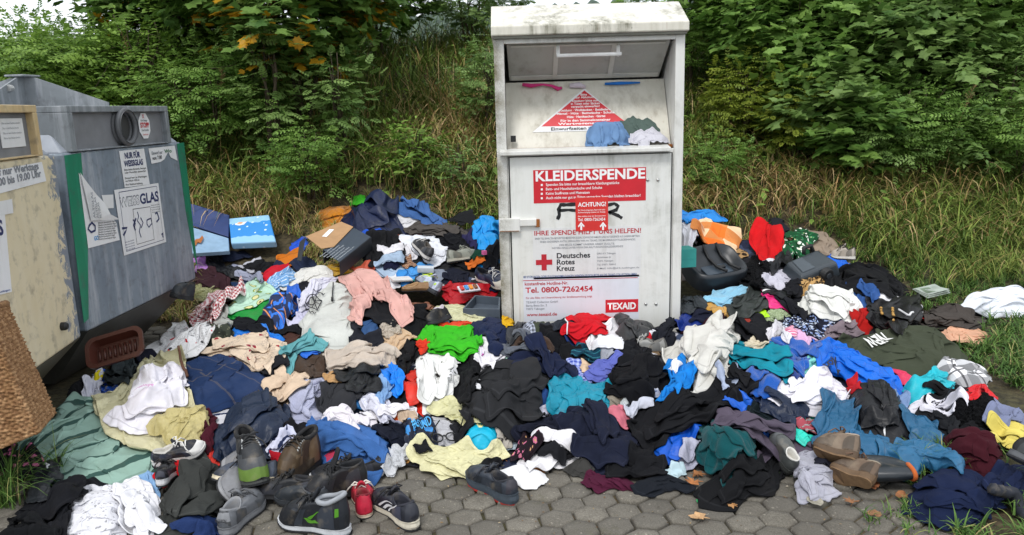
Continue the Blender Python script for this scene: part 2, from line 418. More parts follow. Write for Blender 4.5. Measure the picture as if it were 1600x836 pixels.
    # graffiti strokes: black paint on the white panel
    def stroke(pts, wd, name):
        q = [at_y(px, py, Y0 - .0078) for px, py in pts]; V, F = [], []
        q2 = []
        for i in range(len(q) - 1):
            for f_ in (0, .5): q2.append(q[i] * (1 - f_) + q[i + 1] * f_)
        q2.append(q[-1])
        for i, p in enumerate(q2):
            d = q2[min(i + 1, len(q2) - 1)] - q2[max(i - 1, 0)]; nn = np.array([-d[2], 0, d[0]]); nn /= np.linalg.norm(nn) + 1e-9
            w = wd * (1 + .18 * math.sin(i * 2.3)); V += [p + nn * w, p - nn * w]
        for i in range(len(q2) - 1): F.append((2 * i, 2 * i + 1, 2 * i + 3, 2 * i + 2))
        o = link(name, fast_mesh(name, V, np.array(F)), door, plain('black marker', '#17181a', .5))
        return o
    stroke([(900, 319), (885, 320), (876, 320), (873, 327), (874, 336), (871, 343)], .011, 'marker_stroke')
    stroke([(900, 329), (888, 328), (874, 329)], .009, 'marker_stroke')
    stroke([(948, 321), (960, 318), (966, 322), (963, 328), (950, 332), (956, 333), (966, 337), (972, 341)], .010, 'marker_stroke')
    s3 = rect(832, 357, 1001, 432, 'info_panel', dirty_white('info paper', '#dcdddd', '#77776c', .35), .0012)
    line(s3, 'IHRE SPENDE HILFT UNS HELFEN!', 835, 368, 1000, 7.2, INK_R, .016)
    for i, (tx, a, b) in enumerate((('EINEN TEIL ERHALTEN BEDÜRFTIGE MENSCHEN SOZIAL SCHWACHE FAMILIEN UND NOTLEIDENDE AUS UNSEREN MITTELN', 836, 998), ('EINEN GRÖSSEREN ANTEIL VERKAUFEN WIR AN TEXAID, DIE IM GEBRAUCHTKLEIDERHANDEL', 844, 992), ('DER ERLÖS KOMMT UNSERER ARBEIT ZUGUTE.', 874, 960), ('WEITERE INFOS UNTER WWW.DRK-REUTLINGEN.DE/KLEIDERSPENDE', 862, 973))):
        line(s3, tx, a, 374.5 + i * 4.9, b, 3.0, INK_G, .006)
    for i, tx in enumerate(('Deutsches', 'Rotes', 'Kreuz')): line(s3, tx, 870, 403.5 + i * 9.9, (922, 898, 898)[i], 8.2, INK_K, .022)
    for i, (tx, b) in enumerate((('DRK-KV Tübingen', 962), ('Steinlachwasen 26', 954), ('72072 Tübingen', 958), ('Tel. 07071 7000-0', 962), ('E-Mail: info@drk-tuebingen.de', 999))): line(s3, tx, 933, 397.5 + i * 5.8, b, 2.7, INK_G, .004)
    c = at_y(850, 409.5, Y0); w, h = .0165, .0525; m = MB(); yy = s3[5]
    m.box((c[0] - w, yy - .0016, c[2] - h), (c[0] + w, yy - .0005, c[2] + h)); m.box((c[0] - h, yy - .0016, c[2] - w), (c[0] - w, yy - .0005, c[2] + w)); m.box((c[0] + w, yy - .0016, c[2] - w), (c[0] + h, yy - .0005, c[2] + w))
    o = m.build('red_cross', INK_R); o.parent = s3[0]
    s2 = rect(899, 309, 950, 360, 'red_notice', RED2, .0035)
    line(s2, 'ACHTUNG!', 903, 323, 946, 6.6, INK_W, .022)
    for i, (tx, b) in enumerate((('Bei Verunreinigungen, Sperrmüll oder', 945), ('Sachbeschädigung erstatten wir Anzeige', 945), ('Bitte melden unter der Servicenummer', 946))): line(s2, tx, 903, (329.5, 333, 339)[i], b, 2.2, INK_W, .006)
    line(s2, 'Tel. 0800-7262454', 903, 345.5, 945, 4.6, INK_W, .014)
    for px in (908, 942):
        a = at_y(px, 360, Y0); m = MB(); yy = s2[5]; z = a[2] + .004
        m.add([(a[0] - .006, yy - .0008, z), (a[0] + .006, yy - .0008, z), (a[0] + .006, yy - .0008, z + .032), (a[0] - .006, yy - .0008, z + .032)], [(0, 1, 2, 3)])
        for sg in (-1, 1): m.add([(a[0], yy - .001, z + .052), (a[0] + sg * .021, yy - .001, z + .026), (a[0] + sg * .017, yy - .001, z + .017), (a[0], yy - .001, z + .036)], [(0, 1, 2, 3)])
        o = m.build('arrow', INK_W); o.parent = s2[0]
    s4 = rect(817, 434, 998, 498, 'phone_panel', dirty_white('phone paper', '#d9dde6', '#8a8a80', .2), .0012)
    line(s4, 'BEI STÖRUNGEN ODER FÜLLSTANDSMELDUNGEN WENDEN SIE SICH BITTE AN DIE TEXAID COLLECTION GMBH', 818, 434.5, 995, 3.4, INK_B, .012)
    a, b = at_y(817, 438, Y0), at_y(996, 432, Y0); yy = s4[5]; m = MB(); m.box((a[0], yy - .0012, a[2] - .003), (b[0], yy - .0004, a[2] + .001)); o = m.build('rule', INK_R); o.parent = s4[0]
    line(s4, 'kostenfreie Hotline-Nr.', 820, 446, 888, 5.0, INK_R, .018)
    line(s4, 'Tel. 0800-7262454', 821, 457.5, 927, 8.4, INK_R, .024)
    line(s4, 'Für alle Fälle, wo Unterstützung der Straßensammlung zeigt', 822, 467, 926, 3.0, INK_R, .005)
    for i, (tx, b) in enumerate((('TEXAID Collection GmbH', 872), ('Berta-Benz-Str. 2', 855), ('72072 Tübingen', 851))): line(s4, tx, 822, 474 + i * 5.2, b, 3.4, INK_G, .005)
    line(s4, 'www.texaid.de', 823, 494, 871, 5.0, INK_R, .018)
    s5 = rect(946, 468.5, 997, 487, 'red_logo', RED, .0028)
    line(s5, 'TEXAID', 949, 483.5, 994, 10.5, INK_W, .034)
    # triangle sign on the sloping chute plate
    p0 = np.array([0, 4.945, 1.242]); v = np.array([0, .25, .423]); v /= np.linalg.norm(v); n = np.cross([1, 0, 0], v); 
    def on(px, py): return at_plane(px, py, p0 + n * .0, n) + n * .002
    tri = [on(832, 207), on(990, 203), on(913, 138)]; inner = [on(846, 198), on(984, 196), on(913, 142)]
    m = MB(); m.hexa(tri, [q + n * .001 for q in tri]); ts = m.build('triangle_sign', PAPER); ts.parent = chute
    m = MB(); m.hexa([q + n * .0014 for q in inner], [q + n * .002 for q in inner]); o = m.build('red_field', RED); o.parent = ts
    def tl(body, px0, py, px1, cap, mat, bold):
        a = on(px0, py) + n * .0012; w = (px1 - px0) / 1200 * 5.1; put_text(body, a, (1, 0, 0), v, cap / 1200 * 5.1 * 1.05, mat, ts, w, bold, lift=.0016)
    for body, a, y, b in (('Bitte', 907, 150, 917), ('zur Abholung', 899, 154.5, 928), ('Kleidung bitte nur', 894, 160, 934), ('in Tüten oder Säcken', 892, 164.5, 936), ('verpackt einwerfen!', 892, 169, 936), ('Kleidung · Wolldecken · Bettfedern', 874, 175, 952), ('Mäntel · Hüte · Bettwäsche · Schuhe', 870, 180, 958), ('Hüte · Handtaschen · Gürtel', 886, 185, 944), ('Für in den Sammelcontainer', 876, 191, 952), ('Wertgegenstände', 872, 196, 952)):
        tl(body, a, y, b, 3.6, INK_W, .02)
    tl('Einwurfzeiten von 7 bis 19 Uhr', 861, 204.5, 985, 5.0, INK_K, .02)
    return root
donation_container()

# ================================================================ glass bins
def worldpart(root, M, o, parent=None):
    """o was built in world coordinates: hang it under root (or under a part of root) without moving it"""
    o.parent = parent or root
    if parent is None: o.matrix_parent_inverse = M.inverted()
    return o
ZINC = None
def zinc_mat(name, base, blotch, scratch='#b9bcc2', peel=None):
    t = NT(name); v = t.obj()
    a = t.noise(2.6, 8, v, .7, .5); b = t.noise(14, 6, v, .65)
    st = t.node('ShaderNodeMapping'); st.inputs['Scale'].default_value = (14, 14, 1.3); t.link(v, st.inputs['Vector']); s = t.noise(1, 7, st.outputs[0], .7)
    c = t.mix(t.ramp(a, .35, .65), lin(base), lin(blotch))
    c = t.mix(t.math('MULTIPLY', t.ramp(s, .48, .72), .6), c, lin(scratch))
    c = t.mix(t.math('MULTIPLY', t.ramp(b, .52, .7), .45), c, lin('#47484a'))
    if peel:
        sep = t.node('ShaderNodeSeparateXYZ'); t.link(v, sep.inputs[0])
        edge = t.ramp(sep.outputs['Y'], 1.02, 1.33, 0, .40)
        pz = t.math('ADD', t.noise(9, 8, v, .75, 1.2), edge)
        mk = t.math('MULTIPLY', t.ramp(pz, .80, .83), t.ramp(sep.outputs['Y'], 1.1, 1.16))
        c = t.mix(mk, c, lin(peel)); t.bump(mk, -.4, .004)
    t.color(c); t.set(Roughness=.5); return t.m

def glass_bin(label, name, A, direction, body_mat, top_mat, under_mat, inlets):
    yaw = math.atan2(-direction[0], direction[1])
    M = Matrix.Translation((A[0], A[1], 0)) @ Matrix.Rotation(yaw, 4, 'Z')
    root = thing(name, label, 'glass bin', (A[0], A[1], 0)); root.rotation_euler = (0, 0, yaw)
    W, L = 1.35, 1.33
    m = MB(); m.hexa([(0, 0, .375), (0, L, .375), (-W, L, .375), (-W, 0, .375)], [(0, 0, 1.335), (0, L, 1.335), (-W, L, 1.335), (-W, 0, 1.335)])
    body = m.build('body', body_mat, root, bevel=.012)
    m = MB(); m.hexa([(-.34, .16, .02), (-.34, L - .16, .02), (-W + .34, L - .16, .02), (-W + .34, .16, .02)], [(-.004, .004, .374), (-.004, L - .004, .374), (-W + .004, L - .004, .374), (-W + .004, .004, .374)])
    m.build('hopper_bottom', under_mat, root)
    m = MB(); m.hexa([(-.012, .012, 1.334), (-.012, L - .012, 1.334), (-W + .012, L - .012, 1.334), (-W + .012, .012, 1.334)], [(-.22, .17, 1.573), (-.22, L - .17, 1.573), (-W + .22, L - .17, 1.573), (-W + .22, .17, 1.573)])
    m.build('shoulder', plain('pale zinc ' + name, '#8f959e' if inlets else '#cdbd92', .5, 0, .2, 5), root, bevel=.01)
    # inlet box: frame around a set-back panel
    y0, y1, z0, z1, xf, xb = .075, L - .155, 1.338, 1.578, .012, -.30
    m = MB()
    m.box((xb, y0, z1 - .035), (xf, y1, z1)); m.box((xb, y0, z0), (xf, y0 + .045, z1 - .035)); m.box((xb, y1 - .045, z0), (xf, y1, z1 - .035))
    m.box((xb, y0 + .045, z0), (xf, y1 - .045, z0 + .008))
    box = m.build('inlet_box', top_mat, root, bevel=.006)
    m = MB(); m.box((xb + .02, y0 + .045, z0 + .008), (xf - .035, y1 - .045, z1 - .035)); pan = m.build('inlet_panel', plain('panel grey ' + name, '#76787c' if inlets else '#858d97', .55, 0, .2, 6), root)
    if inlets:
        cy, cz = .64, (z0 + z1) / 2 - .002
        ring = [(xf - .03 + 0, cy + .098 * math.cos(a), cz + .098 * math.sin(a)) for a in np.linspace(0, 2 * math.pi, 28, endpoint=False)]
        m = MB(); m.tube(ring, .014, 8, closed=True); m.tube([(x + .028, y, z) for x, y, z in ring], .016, 8, closed=True)
        n = len(ring); vs = [(xf - .03, p[1], p[2]) for p in ring] + [(xf + .02, p[1], p[2]) for p in ring]
        m.add(vs, [(i, (i + 1) % n, n + (i + 1) % n, n + i) for i in range(n)])
        o = m.build('inlet_ring', plain('inlet rubber', '#5a5c5f', .55), root, smooth=True)
        m = MB(); m.disc((xf - .034, cy, cz), (1, 0, 0), .095, .004, 28); h = m.build('inlet_hole', plain('inlet dark', '#3a3b3a', .9), root); 
        m = MB(); oc = [(xf - .032, .905 + .072 * math.cos(a) , cz + .085 * math.sin(a)) for a in np.arange(8) * math.pi / 4 + math.pi / 8]
        m.hexa(oc, [(x + .002, y, z) for x, y, z in oc]); s = m.build('stop_sign', PAPER, root)
        put_text('STOPP', (xf - .029, .852, cz - .01), (0, 1, 0), (0, 0, 1), .03, INK_R, s, .106, .03)
        put_text('Kein Steingut', (xf - .029, .862, cz + .028), (0, 1, 0), (0, 0, 1), .012, INK_K, s, .08, .01)
        put_text('Kein Porzellan', (xf - .029, .862, cz - .032), (0, 1, 0), (0, 0, 1), .012, INK_K, s, .085, .01)
        put_text('X', (xf - .029, .885, cz + .047), (0, 1, 0), (0, 0, 1), .024, INK_R, s, .024, .02)
        put_text('Keine Keramik', (xf - .029, .870, cz - .058), (0, 1, 0), (0, 0, 1), .010, INK_R, s, .068, .01)
    else:
        m = MB(); m.box((xf - .033, .86, z0 + .05), (xf - .030, 1.08, z1 - .06)); s = m.build('notice', PAPER2, root)
        for i in range(4): put_text('Bitte nur leere Flaschen einwerfen', (xf - .029, .88, z1 - .085 - .022 * i), (0, 1, 0), (0, 0, 1), .009, INK_G, s, .17 - .02 * (i % 2), 0)
    # lifting frame: four gusset plates meeting under a cap
    hub = np.array([-.62, .70, 1.574])
    for (dx, dy, nm) in ((-.05, .48, 0), (.05, -.48, 0), (-.52, -.1, 0), (.44, .12, 0)):
        e = hub + np.array([dx, dy, 0]); d = np.array([dx, dy, 0]) / math.hypot(dx, dy); n = np.array([-d[1], d[0], 0]) * .006
        q = [hub, e, e + [0, 0, .03], hub + d * .07 + [0, 0, .185], hub + [0, 0, .19]]
        m = MB(); m.hexa([p + n for p in q], [p - n for p in q]); g = m.build('lifting_plate', top_mat, root)
    m = MB(); m.box(tuple(hub + [-.06, -.08, .19]), tuple(hub + [.06, .08, .202])); m.build('lifting_cap', top_mat, root, bevel=.005)
    m = MB(); m.disc(hub + np.array([.03, -.16, .12]), (.05, -1, 0), .02, .03, 12); m.build('lifting_bolt', BOLT, root)
    return root, M, body

grey_root, GM, grey_body = glass_bin('grey galvanised glass bin with green corner stripes and torn paper notices', 'glass_bin', (-2.315, 4.03), (.047, 1),
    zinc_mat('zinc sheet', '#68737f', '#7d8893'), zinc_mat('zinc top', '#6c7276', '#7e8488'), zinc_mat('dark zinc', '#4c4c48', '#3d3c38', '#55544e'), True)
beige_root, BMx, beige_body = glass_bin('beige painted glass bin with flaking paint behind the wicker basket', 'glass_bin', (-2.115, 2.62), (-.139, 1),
    zinc_mat('beige paint', '#d2c7aa', '#cabd9c', '#d6cdb6', '#777f8a'), zinc_mat('beige trim', '#b79f74', '#c4ae84', '#d0c09a'), zinc_mat('beige under', '#5a5548', '#6b6350', '#70695a'), False)

GN = np.array([math.cos(math.atan2(-.047, 1)), math.sin(math.atan2(-.047, 1)), 0]); GP = np.array([-2.315, 4.03, 0.])
def gp(px, py, lift=.0): return at_plane(px, py, GP, GN) + GN * lift
BN = np.array([math.cos(math.atan2(.139, 1)), math.sin(math.atan2(.139, 1)), 0]); BP = np.array([-2.115, 2.62, 0.])
def bp(px, py, lift=0.): return at_plane(px, py, BP, BN) + BN * lift
def sheet(pts, fn, name, mat, body, lift=.003, curl=None):
    q = [fn(x, y, lift) for x, y in pts]
    if curl:
        for i, c in curl.items(): q[i] = q[i] + (GN if fn is gp else BN) * c
    m = MB(); n = (GN if fn is gp else BN) * .0012
    m.hexa(q, [p + n for p in q]); o = m.build(name, mat); o.parent = body; o.matrix_parent_inverse = (GM if fn is gp else BMx).inverted(); return o, q
def write(sg, fn, body, px0, py0, px1, py1, cap, mat, bold=.015, lift=.0055, slant=0):
    """baseline from one pixel to another on the bin's face"""
    a, b = fn(px0, py0, lift), fn(px1, py1, lift); u = b - a; w = np.linalg.norm(u); v = np.array([0, 0, 1.]) 
    n = GN if fn is gp else BN; v = np.cross(n, u); v /= np.linalg.norm(v)
    h = cap / 1200 * np.linalg.norm(a - EYE)
    return put_text(body, a, u, v, h, mat, sg[0], w, bold, lift=.0003, slant=slant)
GREEN = zinc_mat('green paint', '#0c7a58', '#0a6c50', '#2b8a6c')
sheet([(100, 243), (126, 239), (136.5, 370), (138, 498), (130.5, 505), (116, 380)], gp, 'green_stripe', GREEN, grey_body, .001)
sheet([(276, 224.5), (287, 222.5), (300, 340), (308.5, 420), (303, 400), (290, 330)], gp, 'green_stripe', GREEN, grey_body, .001)
# notices
s = sheet([(185, 236), (224, 232), (233, 288), (194, 293)], gp, 'notice', PAPER, grey_body)
write(s, gp, 'NUR FÜR', 194, 248, 218, 245.5, 8, INK_N, .03); write(s, gp, 'WEISSGLAS', 193, 260.5, 222.5, 257, 8, INK_N, .03)
for i, (tx, w) in enumerate((('Bitte keine Keramik, Steingut', 34), ('oder Porzellan einwerfen', 33), ('Einwurf nur an Werktagen', 34), ('von 7.00 bis 19.00 Uhr', 22), ('Ihre Stadtverwaltung', 26))):
    y = (267, 271.5, 280, 284.5, 290)[i]; x = 193 + i * .6; write(s, gp, tx, x, y, x + w, y - w * .1, 2.6, INK_K, .008)
s = sheet([(231, 232), (272, 227.5), (276.5, 251), (266, 246), (262, 237), (256, 249), (250, 253), (236, 256)], gp, 'torn_notice', PAPER, grey_body)
write(s, gp, 'Einwurf nur', 236, 242, 253, 240, 4.6, INK_G, .02); write(s, gp, 'Wo', 256, 239.5, 267, 238, 5, plain('green ink', '#3c6b48'), .03); write(s, gp, 'von 7.00', 237, 250, 252, 248, 5, INK_K, .02)
s = sheet([(177, 297), (246, 286), (258.5, 378), (192.5, 399.5)], gp, 'glass_notice', PAPER, grey_body, .0045)
write(s, gp, 'GLAS', 218, 319, 247, 313.5, 14, INK_N, .03, .006)
# outlined WEISS: dark letters with pale letters laid on them
write(s, gp, 'WEISS', 186, 324, 217, 318.5, 13, INK_G, .05, .006); write(s, gp, 'WEISS', 187, 323.3, 216.3, 318.3, 11.5, PAPER, .012, .0066)
def gline(sg, pts, wd, mat, name='drawing'):
    q = [gp(x, y, .0068) for x, y in pts]; V, F = [], []
    for i, p in enumerate(q):
        d = q[min(i + 1, len(q) - 1)] - q[max(i - 1, 0)]; nn = np.cross(GN, d); nn /= np.linalg.norm(nn) + 1e-9; V += [p + nn * wd, p - nn * wd]
    for i in range(len(q) - 1): F.append((2 * i, 2 * i + 1, 2 * i + 3, 2 * i + 2))
    o = link(name, fast_mesh(name, V, np.array(F)), None, mat); o.parent = sg[0]
    return o
gline(s, [(184, 300.5), (243, 291), (254.5, 374.5), (196, 393), (184, 300.5)], .002, INK_N, 'border')
gline(s, [(206, 327), (233, 323), (239.5, 374), (212.5, 382), (206, 327)], .002, INK_K, 'picture_frame')
for pts in ([(213, 331), (215, 338), (213, 345), (218, 352), (216, 362), (219, 371)], [(218, 340), (222, 348), (219, 356)], [(228, 344), (234, 341), (236, 349), (231, 355), (228, 350), (228, 344)], [(206, 343), (210, 349), (208, 357)]): gline(s, pts, .0045, INK_N)
for pts in ([(241, 334), (244, 332), (247, 342), (243, 347)], [(189, 357), (197, 356), (194, 363), (191, 368)], [(211, 341), (207, 352), (210, 360)], [(251, 367), (253, 364), (253, 371)]): gline(s, pts, .007, INK_N)
for i in range(4): write(s, gp, 'Flaschen und Gläser', 234.5 + i * .5, 322 + i * 3.6, 248 + i * .5, 320 + i * 3.6, 2, INK_K, .005)
for i in range(4): write(s, gp, 'bitte ohne Deckel', 194 + i * .6, 380 + i * 4, 208 + i * .6, 376 + i * 4, 2.2, INK_N, .01)
s = sheet([(122, 270), (131, 283), (148, 305), (157, 313), (176, 342), (181, 349), (186, 375), (137, 388)], gp, 'torn_poster', PAPER, grey_body, .003)
for i in range(8): write(s, gp, 'Öffentliche Sammelstelle für Altglas', 152, 350 + i * 3.6, 178 + (i % 3) * 1.5, 346.5 + i * 3.6, 2.2, INK_K, .008)
write(s, gp, 'GO', 146, 376, 153, 374, 5.5, plain('cyan ink', '#3389c4'), .03)
gline(s, [(138, 352), (136, 358), (141, 363), (147, 360), (147, 353), (142, 348), (138, 352)], .006, INK_N, 'emblem')
f = sheet([(122, 270), (131, 283), (148, 305), (158, 318), (164, 335), (179, 343), (139, 345), (133, 318)], gp, 'folded_corner', PAPER2, grey_body, .012, {4: .02, 5: .02, 3: .01})
for i in range(3): write(f, gp, 'ALTGLAS', 141 + i * 5, 341, 137 + i * 5 - 1, 300 + i * 8, 4.5, INK_G, .02, .03)
s = sheet([(158, 305), (176, 304), (177, 325), (164, 326)], gp, 'blank_sticker', PAPER2, grey_body, .002)
# beige bin
s = sheet([(-60, 276), (64, 253), (71, 283), (-60, 318)], bp, 'hours_notice', PAPER, beige_body)
write(s, bp, 'Einwurf nur Werktags', -36, 280, 59, 264, 10, INK_G, .03); write(s, bp, 'von 7.00 bis 19.00 Uhr', -32, 297, 63, 275.5, 10, INK_G, .03)
s = sheet([(-70, 348), (6, 335), (17, 456), (-70, 478)], bp, 'lid_notice', PAPER, beige_body, .003)
write(s, bp, 'GLAS', -42, 375, 4, 366, 20, INK_N, .03); write(s, bp, 'Stadt Reutlingen', -20, 462, 14, 454, 2.6, INK_B, .01)
s = sheet([(-40, 322), (17, 311), (19, 333), (-40, 344)], bp, 'blank_sticker', PAPER2, beige_body, .004)
m = MB(); c = bp(96, 434 + 76, .0)
m.tube([c, c + BN * .02, c + BN * .03], [.021, .021, .014], 16); o = m.build('rubber_stop', BLACK); o.parent = beige_body; o.matrix_parent_inverse = BMx.inverted()

# ================================================================ wicker basket
def wicker_basket():
    root = thing('wicker_basket', 'woven seagrass laundry basket tipped over in front of the beige glass bin', 'basket', tuple(at_z(8, 690, .0)))
    W, D, H, n, rows = .44, .40, .52, 84, 130
    V, F, T = [], [], []
    tot = 2 * (W + D)
    def per(s_):
        s_ = s_ % tot; r = .03
        if s_ < W: p, nn = (s_ - W / 2, -D / 2), (0, -1)
        elif s_ < W + D: p, nn = (W / 2, s_ - W - D / 2), (1, 0)
        elif s_ < 2 * W + D: p, nn = (W / 2 - (s_ - W - D), D / 2), (0, 1)
        else: p, nn = (-W / 2, D / 2 - (s_ - 2 * W - D)), (-1, 0)
        k = lambda a, h: math.copysign(max(0, abs(a) - (h - r)) ** 2, a) if abs(a) > h - r else 0
        return np.array([p[0] - k(p[0], W / 2) / r * .3, p[1] - k(p[1], D / 2) / r * .3]), np.array(nn, float)
    ns = 4 * n
    for j in range(rows + 1):
        z = H * j / rows
        for i in range(ns):
            p, nn = per(tot * i / ns)
            row = int(z / .0165); fz = (z / .0165) % 1
            ph_ = 1.3 * math.sin(row * 2.7 + i * .11) + .9 * math.sin(i * .37 + row); amp_ = .6 + .4 * math.sin(i * .23 + row * 1.9); tw = .0075 * abs(math.sin(math.pi * (fz + .10 * math.sin(i * .31 + row)))) ** .6 * (.7 + .3 * amp_) + .0050 * amp_ * math.sin(2 * math.pi * (i / 5.0 + fz * 1.1 + row * .37) + ph_) + .003 * math.sin(i * 1.7 + row * 2.3)
            taper = 1 + .06 * (z / H)
            V.append((p[0] * taper + nn[0] * tw, p[1] * taper + nn[1] * tw, z)); T.append(.5 + .5 * math.sin(row * 12.9 + i // 7 * 4.1))
    for j in range(rows):
        for i in range(ns): F.append((j * ns + i, j * ns + (i + 1) % ns, (j + 1) * ns + (i + 1) % ns, (j + 1) * ns + i))
    t = NT('seagrass'); a = t.node('ShaderNodeAttribute', attribute_name='tint').outputs['Fac']; v = t.obj(); nz = t.noise(60, 4, v)
    c = t.mix(a, lin('#946f48'), lin('#b9936a')); c = t.mix(t.ramp(nz, .35, .65), c, lin('#74502f')); t.color(c); t.set(Roughness=.8); t.bump(nz, .3, .003)
    w = link('woven_wall', fast_mesh('woven_wall', V, np.array(F), T), root, t.m, True)
    sm = w.modifiers.new('thick', 'SOLIDIFY'); sm.thickness = .012
    m = MB(); pts = [(per(tot * i / 80)[0] * 1.06) for i in range(80)]
    m.tube([(p[0], p[1], H) for p in pts], [.014 + .003 * math.sin(i * 1.9) for i in range(80)], 8, closed=True); m.build('rim', t.m, root, smooth=True)
    m = MB(); m.box((-W / 2 + .01, -D / 2 + .01, .002), (W / 2 - .01, D / 2 - .01, .012)); m.build('bottom', t.m, root)
    m = MB(); m.box((-W / 2 + .02, -D / 2 + .02, .1), (W / 2 - .02, D / 2 - .02, .40)); m.build('lining', plain('basket lining', '#b3a894', .9), root, bevel=.05)
    return root
bk = wicker_basket()
bk.location = (-2.135, 2.92, .215); bk.rotation_euler = (R(-9), R(-15.5), R(25))
